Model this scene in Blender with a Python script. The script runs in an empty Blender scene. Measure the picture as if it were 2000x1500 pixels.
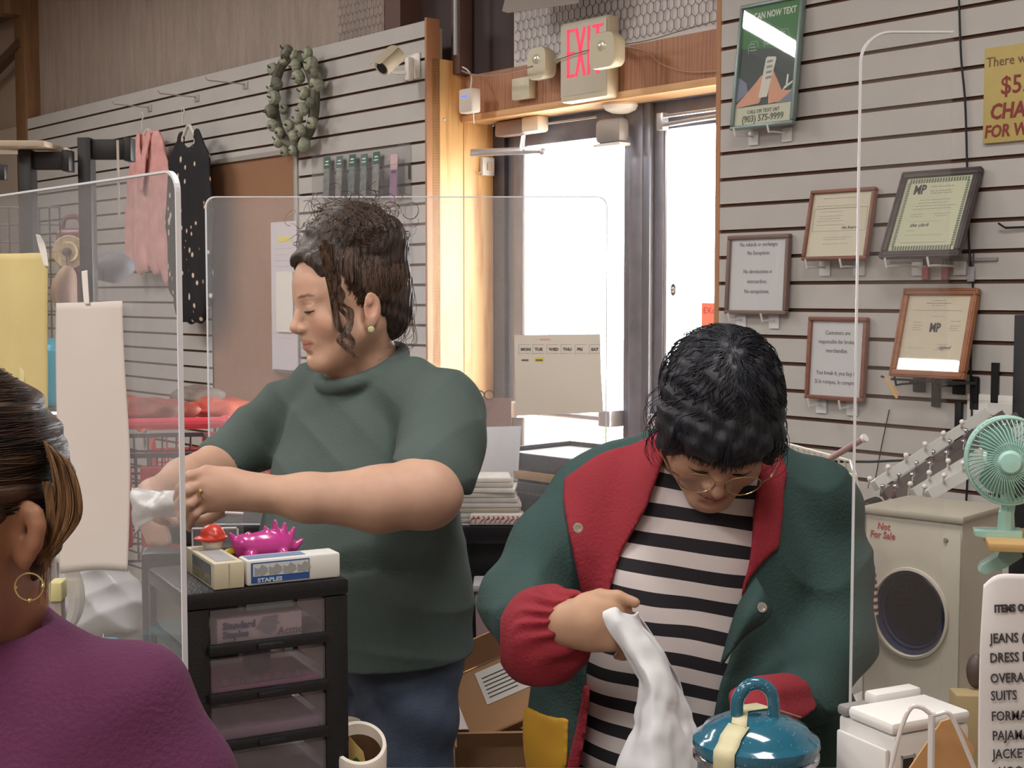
import bpy, bmesh, math, random
import numpy as np
from mathutils import Matrix, Vector, Euler, noise as mnoise

random.seed(7)
D = bpy.data
SC = bpy.context.scene
COL = SC.collection

# ------------------------------------------------------------------ camera
FPX = 2700.0                       # focal length in pixels of a 2000 px wide frame
CAMZ = 1.52
PITCH = math.atan(176.0 / FPX)
cam = D.cameras.new('camera'); cam.sensor_width = 36; cam.lens = 36 * FPX / 2000
camo = D.objects.new('camera', cam); COL.objects.link(camo)
camo.location = (0, 0, CAMZ); camo.rotation_euler = (math.pi / 2 - PITCH, 0, 0)
SC.camera = camo
cam.clip_start = 0.05

# ------------------------------------------------------------------ world, colour
SC.view_settings.view_transform = 'Standard'
SC.view_settings.look = 'None'
SC.view_settings.gamma = 1
SC.view_settings.exposure = 0.0
w = D.worlds.new('sky'); SC.world = w; w.use_nodes = True
bg = w.node_tree.nodes['Background']
bg.inputs[0].default_value = (0.93, 0.97, 1.0, 1); bg.inputs[1].default_value = 20.0

# frame of the shop wall: s runs along it (to the right and nearer), o comes out of it into the shop
VPA = math.atan2(2328 / FPX, math.cos(PITCH) + math.sin(PITCH) * 176 / FPX)
UX = Vector((math.sin(VPA), -math.cos(VPA), 0)); NX = Vector((-math.cos(VPA), -math.sin(VPA), 0))
PHI = math.atan2(UX.y, UX.x)
CAM = Vector((0, 0, CAMZ))
FW = Vector((0, math.cos(PITCH), -math.sin(PITCH))); UPV = Vector((0, math.sin(PITCH), math.cos(PITCH)))
def ray(px, py): return FW + Vector((1, 0, 0)) * ((px - 1000) / FPX) - UPV * ((py - 750) / FPX)
def P(px, py, d): return CAM + ray(px, py) * d
_p = P(1420, 574, 4.11); P0 = Vector((_p.x, _p.y, 0))
def W(s, o, z): return P0 + UX * s + NX * o + Vector((0, 0, z))
def WH(px, py, o=0.0):
    r = ray(px, py); q = P0 + NX * o - CAM
    t = NX.dot(q) / NX.dot(r); h = CAM + r * t
    return ((h - P0).dot(UX), h.z)
def PZ(px, py, z):
    r = ray(px, py); t = (z - CAMZ) / r.z
    return CAM + r * t

# ceiling lamps of the shop (fluorescent troffers); positions in the wall frame; last two added to brighten the fronts
CEIL = 3.9; LAMPZ = 3.35  # lamps hang below the ceiling so the upper walls stay darker
LAMPS = [(-3.6, 1.9), (-1.69, 2.17), (1.8, 1.9), (-2.4, 4.2), (0.6, 4.2), (2.7, 4.2), (-0.6, 6.1), (2.3, 6.1)]
for i, (s, o) in enumerate(LAMPS):
    L = D.lights.new('fluorescent', 'AREA'); L.shape = 'RECTANGLE'; L.size = 1.15; L.size_y = 0.5 if i != 1 else 0.14
    L.energy = 36 if o < 5 else 44; L.color = (1.0, 0.955, 0.91)
    lo = D.objects.new('fluorescent_lamp', L); COL.objects.link(lo)
    lo.location = W(s, o, LAMPZ - 0.025); lo.rotation_euler = (0, 0, PHI + (math.pi / 2 if i == 1 else 0))
    LAMPS[i] = (s, o, lo)

# ------------------------------------------------------------------ materials
def lin(c):
    r = []
    for v in c[:3]:
        v = v / 255.0
        r.append(v / 12.92 if v <= 0.04045 else ((v + 0.055) / 1.055) ** 2.4)
    return (r[0], r[1], r[2], 1)
MATS = {}
def mat(name, c, rough=0.6, metal=0.0, var=0.0, vscale=8.0, bump=0.0, bscale=60.0, spec=0.5, trans=0.0, coat=0.0, sss=0.0, stretch=None, c2=None, emit=0):
    if name in MATS: return MATS[name]
    m = D.materials.new(name); m.use_nodes = True; nt = m.node_tree; N = nt.nodes; Lk = nt.links
    b = N['Principled BSDF']; col = lin(c)
    b.inputs['Base Color'].default_value = col; b.inputs['Roughness'].default_value = rough
    b.inputs['Metallic'].default_value = metal; b.inputs['Specular IOR Level'].default_value = spec
    b.inputs['Transmission Weight'].default_value = trans; b.inputs['Coat Weight'].default_value = coat
    if sss: b.inputs['Subsurface Weight'].default_value = sss; b.inputs['Subsurface Radius'].default_value = (0.01, 0.004, 0.002)
    if emit: b.inputs['Emission Color'].default_value = col; b.inputs['Emission Strength'].default_value = emit
    tc = N.new('ShaderNodeTexCoord'); src = tc.outputs['Object']
    if stretch:
        mp = N.new('ShaderNodeMapping'); mp.inputs['Scale'].default_value = stretch; Lk.new(src, mp.inputs[0]); src = mp.outputs[0]
    if var or c2:
        nz = N.new('ShaderNodeTexNoise'); nz.inputs['Scale'].default_value = vscale; nz.inputs['Detail'].default_value = 5; Lk.new(src, nz.inputs['Vector'])
        rp = N.new('ShaderNodeValToRGB'); e = rp.color_ramp.elements
        e[0].position = 0.35; e[1].position = 0.68
        cc = lin(c2) if c2 else tuple(min(1, x * (1 + var)) for x in col[:3]) + (1,)
        e[0].color = tuple(x * (1 - var) for x in col[:3]) + (1,); e[1].color = cc
        Lk.new(nz.outputs['Fac'], rp.inputs[0]); Lk.new(rp.outputs[0], b.inputs['Base Color'])
    if bump:
        nb = N.new('ShaderNodeTexNoise'); nb.inputs['Scale'].default_value = bscale; nb.inputs['Detail'].default_value = 3; Lk.new(src, nb.inputs['Vector'])
        bp = N.new('ShaderNodeBump'); bp.inputs['Strength'].default_value = bump; bp.inputs['Distance'].default_value = 0.01
        Lk.new(nb.outputs['Fac'], bp.inputs['Height']); Lk.new(bp.outputs[0], b.inputs['Normal'])
    MATS[name] = m; return m
def wood(name, c1, c2, rough=0.5, axis=2, scale=3.0, coat=0.0):
    if name in MATS: return MATS[name]
    m = D.materials.new(name); m.use_nodes = True; nt = m.node_tree; N = nt.nodes; Lk = nt.links
    b = N['Principled BSDF']; b.inputs['Roughness'].default_value = rough; b.inputs['Coat Weight'].default_value = coat
    tc = N.new('ShaderNodeTexCoord'); mp = N.new('ShaderNodeMapping')
    sc = [14, 14, 14]; sc[axis] = 1.2; mp.inputs['Scale'].default_value = sc
    nz = N.new('ShaderNodeTexNoise'); nz.inputs['Scale'].default_value = scale; nz.inputs['Detail'].default_value = 6; nz.inputs['Distortion'].default_value = 1.5
    wv = N.new('ShaderNodeTexWave'); wv.inputs['Scale'].default_value = scale * 0.5; wv.inputs['Distortion'].default_value = 9; wv.inputs['Detail'].default_value = 3
    wv.bands_direction = 'X' if axis != 0 else 'Y'
    mx = N.new('ShaderNodeMath'); mx.operation = 'MULTIPLY_ADD'; mx.inputs[1].default_value = 0.45
    rp = N.new('ShaderNodeValToRGB'); e = rp.color_ramp.elements; e[0].color = lin(c1); e[1].color = lin(c2); e[0].position = 0.3; e[1].position = 0.8
    Lk.new(tc.outputs['Object'], mp.inputs[0]); Lk.new(mp.outputs[0], nz.inputs['Vector']); Lk.new(mp.outputs[0], wv.inputs['Vector'])
    Lk.new(wv.outputs['Fac'], mx.inputs[0]); Lk.new(nz.outputs['Fac'], mx.inputs[2]); Lk.new(mx.outputs[0], rp.inputs[0]); Lk.new(rp.outputs[0], b.inputs['Base Color'])
    MATS[name] = m; return m
def clear(name, tint=(255, 255, 255), haze=0.06, gloss=1.0, rough=0.03, hcol=(225, 225, 228)):
    """thin clear sheet: mostly passes light straight, reflects by fresnel, a little milky"""
    if name in MATS: return MATS[name]
    m = D.materials.new(name); m.use_nodes = True; nt = m.node_tree; N = nt.nodes; Lk = nt.links
    N.remove(N['Principled BSDF']); out = N['Material Output']
    tr = N.new('ShaderNodeBsdfTransparent'); tr.inputs[0].default_value = lin(tint)
    df = N.new('ShaderNodeBsdfDiffuse'); df.inputs[0].default_value = lin(hcol)
    tl = N.new('ShaderNodeBsdfTranslucent'); tl.inputs[0].default_value = lin(hcol)
    m0 = N.new('ShaderNodeMixShader'); m0.inputs[0].default_value = 0.5; Lk.new(df.outputs[0], m0.inputs[1]); Lk.new(tl.outputs[0], m0.inputs[2])
    gl = N.new('ShaderNodeBsdfGlossy'); gl.inputs['Roughness'].default_value = rough
    m1 = N.new('ShaderNodeMixShader'); m1.inputs[0].default_value = haze
    Lk.new(tr.outputs[0], m1.inputs[1]); Lk.new(m0.outputs[0], m1.inputs[2])
    fr = N.new('ShaderNodeLayerWeight'); fr.inputs[0].default_value = 0.5
    pw = N.new('ShaderNodeMath'); pw.operation = 'POWER'; pw.inputs[1].default_value = 4.5; Lk.new(fr.outputs['Facing'], pw.inputs[0])
    ml = N.new('ShaderNodeMath'); ml.operation = 'MULTIPLY_ADD'; ml.inputs[1].default_value = 0.7 * gloss; ml.inputs[2].default_value = 0.04 * gloss; Lk.new(pw.outputs[0], ml.inputs[0])
    m2 = N.new('ShaderNodeMixShader'); Lk.new(ml.outputs[0], m2.inputs[0]); Lk.new(m1.outputs[0], m2.inputs[1]); Lk.new(gl.outputs[0], m2.inputs[2])
    Lk.new(m2.outputs[0], out.inputs[0]); MATS[name] = m; return m

# ------------------------------------------------------------------ object helpers
def tag(o, label=None, cat=None, group=None, kind=None):
    if label: o['label'] = label
    if cat: o['category'] = cat
    if group: o['group'] = group
    if kind: o['kind'] = kind
    return o
def empty(name, loc=(0, 0, 0), rot=(0, 0, 0), label=None, cat=None, group=None, kind=None, parent=None):
    o = D.objects.new(name, None); COL.objects.link(o); o.location = loc; o.rotation_euler = rot; o.empty_display_size = 0.05
    if parent: o.parent = parent
    return tag(o, label, cat, group, kind)
def wthing(name, s, o, z, label, cat, group=None, tilt=0.0, kind=None):
    return empty(name, W(s, o, z), (tilt, 0, PHI), label, cat, group, kind)
def wm(o):
    m = o.matrix_basis.copy()
    while o.parent: o = o.parent; m = o.matrix_basis @ m
    return m
class MB:
    def __init__(s): s.v = []; s.f = []; s.mi = []; s.M = Matrix.Identity(4); s.k = 0
    def add(s, vs, fs, k=None):
        b = len(s.v); M = s.M
        s.v += [tuple(M @ Vector(p)) for p in vs]; s.f += [[i + b for i in f] for f in fs]; s.mi += [s.k if k is None else k] * len(fs)
        return s
    def box(s, c, d, rot=None, bev=0.0, k=None):
        x, y, z = d[0] / 2, d[1] / 2, d[2] / 2
        if bev > 0:
            bm = bmesh.new(); bmesh.ops.create_cube(bm, size=1)
            for v in bm.verts: v.co = Vector((v.co.x * d[0], v.co.y * d[1], v.co.z * d[2]))
            bmesh.ops.bevel(bm, geom=list(bm.edges), offset=min(bev, min(d) * 0.45), segments=2, affect='EDGES', profile=0.5)
            vs = [v.co.copy() for v in bm.verts]; bm.verts.index_update(); fs = [[v.index for v in f.verts] for f in bm.faces]; bm.free()
        else:
            vs = [Vector(p) for p in ((-x, -y, -z), (x, -y, -z), (x, y, -z), (-x, y, -z), (-x, -y, z), (x, -y, z), (x, y, z), (-x, y, z))]
            fs = [(0, 3, 2, 1), (4, 5, 6, 7), (0, 1, 5, 4), (1, 2, 6, 5), (2, 3, 7, 6), (3, 0, 4, 7)]
        R = Euler(rot).to_matrix() if rot else Matrix.Identity(3); c = Vector(c)
        return s.add([R @ v + c for v in vs], fs, k)
    def bb(s, a, b, bev=0.0, k=None):
        return s.box([(a[i] + b[i]) / 2 for i in range(3)], [abs(a[i] - b[i]) for i in range(3)], None, bev, k)
    def tube(s, pts, r, n=8, cap=True, closed=False, k=None, flat=None):
        pts = [Vector(p) for p in pts]; m = len(pts); rr = r if isinstance(r, (list, tuple)) else [r] * m
        vs = []; fs = []; up = None
        for i, p in enumerate(pts):
            if closed: t = (pts[(i + 1) % m] - pts[i - 1])
            else: t = pts[min(i + 1, m - 1)] - pts[max(i - 1, 0)]
            if t.length < 1e-9: t = Vector((0, 0, 1))
            t.normalize()
            if up is None: up = t.orthogonal().normalized() if flat is None else (Vector(flat) - t * t.dot(Vector(flat))).normalized()
            else:
                up = up - t * up.dot(t)
                up = up.normalized() if up.length > 1e-6 else t.orthogonal().normalized()
            q = t.cross(up)
            for j in range(n):
                a = 2 * math.pi * j / n; vs.append(p + (up * math.cos(a) + q * math.sin(a)) * rr[i])
        for i in range(m if closed else m - 1):
            for j in range(n):
                a = i * n + j; b = i * n + (j + 1) % n; c = ((i + 1) % m) * n + (j + 1) % n; d = ((i + 1) % m) * n + j
                fs.append((a, b, c, d))
        if cap and not closed: fs.append(list(range(n))[::-1]); fs.append([(m - 1) * n + j for j in range(n)])
        return s.add(vs, fs, k)
    def cyl(s, a, b, r, r2=None, n=24, k=None): return s.tube([a, b], [r, r if r2 is None else r2], n, k=k)
    def lathe(s, c, prof, n=40, axis=(0, 0, 1), k=None, flute=0, famp=0):
        ax = Vector(axis).normalized(); u = ax.orthogonal().normalized(); q = ax.cross(u); c = Vector(c); vs = []; fs = []
        for (r, h) in prof:
            for j in range(n):
                a = 2 * math.pi * j / n; r_ = r * (1 + famp * math.cos(flute * a)) if flute else r
                vs.append(c + ax * h + (u * math.cos(a) + q * math.sin(a)) * r_)
        for i in range(len(prof) - 1):
            for j in range(n): fs.append((i * n + j, i * n + (j + 1) % n, (i + 1) * n + (j + 1) % n, (i + 1) * n + j))
        return s.add(vs, fs, k)
    def ball(s, c, r, n=16, k=None):
        rad = r if isinstance(r, (tuple, list)) else (r, r, r); m = n // 2; vs = []; fs = []
        for i in range(m + 1):
            t = math.pi * i / m
            for j in range(n):
                a = 2 * math.pi * j / n
                vs.append((c[0] + rad[0] * math.sin(t) * math.cos(a), c[1] + rad[1] * math.sin(t) * math.sin(a), c[2] + rad[2] * math.cos(t)))
        for i in range(m):
            for j in range(n): fs.append((i * n + j, (i + 1) * n + j, (i + 1) * n + (j + 1) % n, i * n + (j + 1) % n))
        return s.add(vs, fs, k)
    def prism(s, poly, y0, y1, k=None):
        """polygon in x,z extruded along y"""
        n = len(poly); vs = [(x, y0, z) for x, z in poly] + [(x, y1, z) for x, z in poly]
        fs = [list(range(n)), [n + i for i in range(n)][::-1]] + [(i, i + n, (i + 1) % n + n, (i + 1) % n)[::1] for i in range(n)]
        return s.add(vs, fs, k)
    def text(s, t, x, z, y, size, sx=1.0, align='CENTER', depth=0.0004, k=None, bold=0.0, shear=0.0):
        cu = D.curves.new('t', 'FONT'); cu.body = t; cu.size = size; cu.align_x = align; cu.extrude = depth; cu.offset = bold; cu.shear = shear; cu.resolution_u = 2
        ob = D.objects.new('t', cu); me = D.meshes.new_from_object(ob)
        vs = [(x + v.co.x * sx, y - v.co.z, z + v.co.y) for v in me.vertices]; fs = [list(f.vertices) for f in me.polygons]
        D.objects.remove(ob); D.curves.remove(cu); D.meshes.remove(me)
        return s.add(vs, fs, k)
    def build(s, name, mats, parent=None, world=False, smooth=None, label=None, cat=None, group=None, kind=None, ang=35, clean=False):
        me = D.meshes.new(name); vs = s.v
        if world and parent is not None:
            I = wm(parent).inverted(); vs = [tuple(I @ Vector(v)) for v in vs]
        me.from_pydata([tuple(v) for v in vs], [], s.f)
        ms = mats if isinstance(mats, (list, tuple)) else [mats]
        for m in ms: me.materials.append(m)
        if len(ms) > 1: me.polygons.foreach_set('material_index', [min(i, len(ms) - 1) for i in s.mi])
        bm = bmesh.new(); bm.from_mesh(me)
        bmesh.ops.recalc_face_normals(bm, faces=bm.faces)
        if smooth is None or smooth:
            ca = math.cos(math.radians(ang))
            for f in bm.faces: f.smooth = True
            for e in bm.edges:
                if len(e.link_faces) == 2 and e.link_faces[0].normal.dot(e.link_faces[1].normal) < ca: e.smooth = False
        bm.to_mesh(me); bm.free()
        o = D.objects.new(name, me); COL.objects.link(o)
        if parent is not None: o.parent = parent
        return tag(o, label, cat, group, kind)
def cr(pts, n):
    """Catmull-Rom resample of a list of Vectors to n points"""
    pts = [Vector(p) for p in pts]; m = len(pts); out = []
    for i in range(n):
        t = i / (n - 1) * (m - 1); k = min(int(t), m - 2); f = t - k
        p0, p1, p2, p3 = pts[max(k - 1, 0)], pts[k], pts[k + 1], pts[min(k + 2, m - 1)]
        out.append(0.5 * ((2 * p1) + (-p0 + p2) * f + (2 * p0 - 5 * p1 + 4 * p2 - p3) * f * f + (-p0 + 3 * p1 - 3 * p2 + p3) * f ** 3))
    return out
def sheet(name, rows, mats, nu=24, nv=24, th=0.003, parent=None, wrinkle=0.0, wscale=20, seed=0, **kw):
    """cloth or film: smooth surface through rows of control points, given a real thickness"""
    R = [cr(r, nu) for r in rows]; C = [cr([R[j][i] for j in range(len(R))], nv) for i in range(nu)]
    mb = MB(); vs = []
    for i in range(nu):
        for j in range(nv):
            p = C[i][j].copy()
            if wrinkle: p += mnoise.noise_vector(p * wscale + Vector((seed, 0, 0))) * wrinkle + mnoise.noise_vector(p * wscale * 2.7 + Vector((seed, 3, 0))) * wrinkle * .4
            vs.append(p)
    fs = [(i * nv + j, (i + 1) * nv + j, (i + 1) * nv + j + 1, i * nv + j + 1) for i in range(nu - 1) for j in range(nv - 1)]
    mb.add(vs, fs); o = mb.build(name, mats, parent, world=parent is not None, ang=80, **kw)
    md = o.modifiers.new('thick', 'SOLIDIFY'); md.thickness = th; md.offset = 0
    return o
def copy_tree(o, parent=None):
    c = o.copy(); COL.objects.link(c); c.parent = parent
    for ch in [x for x in D.objects if x.parent == o]: copy_tree(ch, c)
    return c
def rrect(x0, z0, x1, z1, r, n=6, corners=(1, 1, 1, 1)):
    """rounded rectangle, corners: bl, br, tr, tl"""
    P_ = []; cs = [(x0 + r, z0 + r, math.pi, corners[0], (x0, z0)), (x1 - r, z0 + r, 1.5 * math.pi, corners[1], (x1, z0)), (x1 - r, z1 - r, 0, corners[2], (x1, z1)), (x0 + r, z1 - r, .5 * math.pi, corners[3], (x0, z1))]
    for cx, cz, a0, on, sharp in cs:
        if not on: P_.append(sharp); continue
        for i in range(n + 1):
            a = a0 + .5 * math.pi * i / n; P_.append((cx + r * math.cos(a), cz + r * math.sin(a)))
    return P_

# ------------------------------------------------------------------ soft-body field: blended shapes turned into one continuous surface
class Field:
    def __init__(s, lo, hi, h):
        s.lo = np.array(lo, float); s.h = h; s.n = np.ceil((np.array(hi) - s.lo) / h).astype(int) + 1
        s.F = np.full(s.n, 0.2, np.float32)
        s.ax = [s.lo[i] + h * np.arange(s.n[i]) for i in range(3)]
    def sl(s, lo, hi):
        a = np.clip(np.floor((np.array(lo) - s.lo) / s.h).astype(int), 0, s.n); b = np.clip(np.ceil((np.array(hi) - s.lo) / s.h).astype(int) + 1, 0, s.n)
        sl = tuple(slice(a[i], b[i]) for i in range(3))
        return sl, s.ax[0][sl[0]][:, None, None], s.ax[1][sl[1]][None, :, None], s.ax[2][sl[2]][None, None, :]
    def put(s, fn, lo, hi, k=0.01, op='add', band=0.03):
        m = band + k; sl, X, Y, Z = s.sl(np.array(lo) - m, np.array(hi) + m)
        if 0 in s.F[sl].shape: return
        d = fn(X, Y, Z).astype(np.float32); F = s.F[sl]
        if op == 'add':
            hh = np.maximum(k - np.abs(F - d), 0) / max(k, 1e-6); s.F[sl] = np.minimum(F, d) - hh * hh * k * .25
        elif op == 'sub':
            d = -d; hh = np.maximum(k - np.abs(F - d), 0) / max(k, 1e-6); s.F[sl] = np.maximum(F, d) + hh * hh * k * .25
        else:
            s.F[sl] = np.maximum(F, d)
    def cone(s, a, b, ra, rb, k=0.01, op='add'):
        a = np.array(a, float); b = np.array(b, float); ab = b - a; L = max(ab.dot(ab), 1e-9); r = max(ra, rb)
        def fn(X, Y, Z):
            t = np.clip(((X - a[0]) * ab[0] + (Y - a[1]) * ab[1] + (Z - a[2]) * ab[2]) / L, 0, 1)
            return np.sqrt((X - a[0] - t * ab[0]) ** 2 + (Y - a[1] - t * ab[1]) ** 2 + (Z - a[2] - t * ab[2]) ** 2) - (ra + (rb - ra) * t)
        s.put(fn, np.minimum(a, b) - r, np.maximum(a, b) + r, k, op)
    def chain(s, pts, rs, k=0.01, op='add'):
        for i in range(len(pts) - 1): s.cone(pts[i], pts[i + 1], rs[i], rs[i + 1], k, op)
    def ell(s, c, r, R=None, k=0.01, op='add'):
        c = np.array(c, float); r = np.array(r, float); A = np.eye(3) if R is None else np.array(R.to_3x3() if hasattr(R, 'to_3x3') else R)
        m = float(r.max())
        def fn(X, Y, Z):
            x, y, z = X - c[0], Y - c[1], Z - c[2]
            l = [A[0][i] * x + A[1][i] * y + A[2][i] * z for i in range(3)]
            k0 = np.sqrt((l[0] / r[0]) ** 2 + (l[1] / r[1]) ** 2 + (l[2] / r[2]) ** 2); k1 = np.sqrt((l[0] / r[0] ** 2) ** 2 + (l[1] / r[1] ** 2) ** 2 + (l[2] / r[2] ** 2) ** 2)
            return k0 * (k0 - 1) / np.maximum(k1, 1e-6)
        s.put(fn, c - m, c + m, k, op)
    def disp(s, fn):
        s.F += fn(s.ax[0][:, None, None], s.ax[1][None, :, None], s.ax[2][None, None, :]).astype(np.float32)
    def mesh(s):
        F = s.F; F[0] = F[-1] = 1; F[:, 0] = F[:, -1] = 1; F[:, :, 0] = F[:, :, -1] = 1
        S = F < 0; nx, ny, nz = F.shape; cnt = np.zeros((nx - 1, ny - 1, nz - 1), np.uint8)
        for dx in (0, 1):
            for dy in (0, 1):
                for dz in (0, 1): cnt += S[dx:nx - 1 + dx, dy:ny - 1 + dy, dz:nz - 1 + dz]
        act = (cnt > 0) & (cnt < 8); idx = np.argwhere(act); n = len(idx)
        vid = np.full(act.shape, -1, np.int64); vid[act] = np.arange(n)
        acc = np.zeros((n, 3)); num = np.zeros(n); i, j, k = idx.T
        C = [(0, 0, 0), (1, 0, 0), (0, 1, 0), (1, 1, 0), (0, 0, 1), (1, 0, 1), (0, 1, 1), (1, 1, 1)]
        for a in range(8):
            for b in range(a + 1, 8):
                if sum(abs(C[a][q] - C[b][q]) for q in range(3)) != 1: continue
                fa = F[i + C[a][0], j + C[a][1], k + C[a][2]]; fb = F[i + C[b][0], j + C[b][1], k + C[b][2]]
                m = (fa < 0) != (fb < 0); t = np.where(m, fa / np.where(m, fa - fb, 1), 0)
                for q in range(3): acc[:, q] += np.where(m, C[a][q] + t * (C[b][q] - C[a][q]), 0)
                num += m
        V = (acc / num[:, None] + idx) * s.h + s.lo
        Q = []
        for axn in range(3):
            sh = [slice(1, -1)] * 3; sh[axn] = slice(0, -1); a = S[tuple(sh)]; sh2 = list(sh); sh2[axn] = slice(1, None); b = S[tuple(sh2)]
            for flip in (0, 1):
                e = np.argwhere((a & ~b) if flip == 0 else (~a & b)); off = np.array([1, 1, 1]); off[axn] = 0; e = e + off
                o1 = [q for q in range(3) if q != axn]; d1 = np.zeros(3, int); d1[o1[0]] = 1; d2 = np.zeros(3, int); d2[o1[1]] = 1
                g = lambda c: vid[c[:, 0], c[:, 1], c[:, 2]]
                q = np.stack([g(e - d1 - d2), g(e - d2), g(e), g(e - d1)], 1)
                if (flip == 1) ^ (axn == 1): q = q[:, ::-1]
                Q.append(q)
        return V, np.concatenate(Q)
    def build(s, name, mats, parent=None, smooth=2, paint=None, label=None, cat=None, group=None, kind=None, faceint=None, keep=None):
        V, Q = s.mesh()
        ok = (Q >= 0).all(1); Q = Q[ok]
        if keep is not None:
            kv = keep(V); Q = Q[kv[Q].all(1)]; used = np.unique(Q); mp = np.full(len(V), -1); mp[used] = np.arange(len(used)); V = V[used]; Q = mp[Q]
        for _ in range(smooth):      # relax
            A = np.zeros_like(V); c = np.zeros(len(V))
            for a, b in ((0, 1), (1, 2), (2, 3), (3, 0)):
                np.add.at(A, Q[:, a], V[Q[:, b]]); np.add.at(c, Q[:, a], 1); np.add.at(A, Q[:, b], V[Q[:, a]]); np.add.at(c, Q[:, b], 1)
            V = V * .5 + .5 * A / c[:, None]
        Vw = V
        if parent is not None:
            I = np.array(wm(parent).inverted()); V = V @ I[:3, :3].T + I[:3, 3]
        me = D.meshes.new(name); me.vertices.add(len(V)); me.vertices.foreach_set('co', V.ravel())
        me.loops.add(len(Q) * 4); me.loops.foreach_set('vertex_index', Q.ravel().astype(np.int32))
        me.polygons.add(len(Q)); me.polygons.foreach_set('loop_start', np.arange(len(Q), dtype=np.int32) * 4)
        me.update(calc_edges=True); me.validate()
        me.polygons.foreach_set('use_smooth', [True] * len(me.polygons))
        ms = mats if isinstance(mats, (list, tuple)) else [mats]
        for m in ms: me.materials.append(m)
        if faceint is not None:
            fc = Vw[Q].mean(1); me.polygons.foreach_set('material_index', faceint(fc).astype(np.int32))
        if paint is not None:
            ca = me.color_attributes.new('paint', 'FLOAT_COLOR', 'POINT'); c = np.ones((len(V), 4)); c[:, :3] = paint(Vw); ca.data.foreach_set('color', c.ravel())
        o = D.objects.new(name, me); COL.objects.link(o)
        if parent is not None: o.parent = parent
        return tag(o, label, cat, group, kind)

# ================================================================== the setting
def SH(px, py, s):
    """ray through the photo onto the plane at wall position s -> (o, z)"""
    r = ray(px, py); q = P0 + UX * s - CAM; t = UX.dot(q) / UX.dot(r); h = CAM + r * t
    return ((h - P0).dot(NX), h.z)
def wobj(mb, name, mats, **kw):
    o = mb.build(name, mats, None, **kw); o.location = P0; o.rotation_euler = (0, 0, PHI); return o
M_slat = mat('slat_laminate', (188, 185, 182), rough=0.55, var=0.03, vscale=6, spec=0.35)
M_groove = mat('slat_groove_core', (112, 84, 70), rough=0.8)
M_edgewood = mat('panel_edge_wood', (176, 126, 92), rough=0.6)
M_recess_shade = mat('steel_recess_shade', (62, 48, 48), rough=0.6)  # column steel darkened, the shade of its recess is in the colour
M_brownsteel = mat('brown_primer_steel', (104, 78, 72), rough=0.6)
M_insul = mat('foil_insulation', (168, 152, 142), rough=0.5, var=0.10, vscale=3, bump=0.6, bscale=22, stretch=(9, 9, 1.2))
M_insul2 = mat('white_insulation', (214, 208, 208), rough=0.5, var=0.08, vscale=5, bump=0.35, bscale=16)
M_wire = mat('galvanised_wire', (96, 92, 96), rough=0.4, metal=0.6)
M_pine = wood('varnished_pine', (198, 140, 84), (232, 186, 126), rough=0.45, axis=2, scale=2.2)
M_fir = wood('header_veneer', (150, 104, 78), (178, 128, 98), rough=0.5, axis=2, scale=3.0)
M_bronze = mat('bronze_aluminium', (124, 124, 136), rough=0.35, metal=0.2, var=0.12, vscale=12)  # lightened, the doorway glare is put into this colour
M_bronze2 = mat('dark_bronze_aluminium', (84, 82, 92), rough=0.4, metal=0.3)
M_alum = mat('mill_aluminium', (206, 210, 218), rough=0.3, metal=0.6)
M_cream = mat('cream_plastic', (214, 208, 186), rough=0.4)
M_white = mat('white_plastic', (232, 230, 226), rough=0.4)
M_black = mat('black_plastic', (26, 26, 30), rough=0.45)
M_ceil = mat('ceiling_paint', (190, 180, 168), rough=0.9)
M_floor = mat('vinyl_floor', (150, 140, 128), rough=0.5, var=0.08, vscale=3)
M_paint = mat('tan_paint', (172, 158, 144), rough=0.85)
M_glass = clear('door_glass', haze=0.0, gloss=0.8, rough=0.0)
M_ground = mat('concrete_ground', (210, 206, 198), rough=0.9, var=0.05, vscale=2)

S845 = WH(843, 115)[0]; S1410 = WH(1411, 300)[0]; SL = WH(60, 232)[0]
ZTOPL = WH(840, 41)[1]; ZG_L = WH(841, 115.5)[1]; ZG_R = WH(1422, 352)[1]
DOORO = SH(962, 500, S845)[0]; HEADO = SH(905, 240, S845)[0]
SR = 3.2; ZW = CEIL
GP = 0.0762
def slats(name, s0, s1, z0, z1, zg, label=None, th=0.019, mats=None, parent=None):
    mb = MB(); n0 = math.ceil((z0 - zg) / GP); n1 = math.floor((z1 - zg) / GP)
    zs = [zg + GP * i for i in range(n0, n1 + 1)]; prof = [(th, z0, 0)]
    g = 0.0052
    for z in zs:
        if z - g < z0 + .004 or z + g > z1 - .004: continue
        prof += [(th, z - g, 0), (th - .011, z - g, 1), (th - .011, z + g, 1), (th, z + g, 1)]
    prof.append((th, z1, 0))
    for i in range(len(prof) - 1):
        (o0, za, ka), (o1, zb, kb) = prof[i], prof[i + 1]
        k = 1 if kb == 1 else 0
        mb.add([(s0, -o0, za), (s1, -o0, za), (s1, -o1, zb), (s0, -o1, zb)], [(0, 1, 2, 3)], k)
    # core and ends
    mb.bb((s0, 0, z0), (s1, -(th - .0112), z1), k=1)
    mb.k = 0
    o = wobj(mb, name, mats or [M_slat, M_groove], smooth=False, kind='structure'); return o
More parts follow.
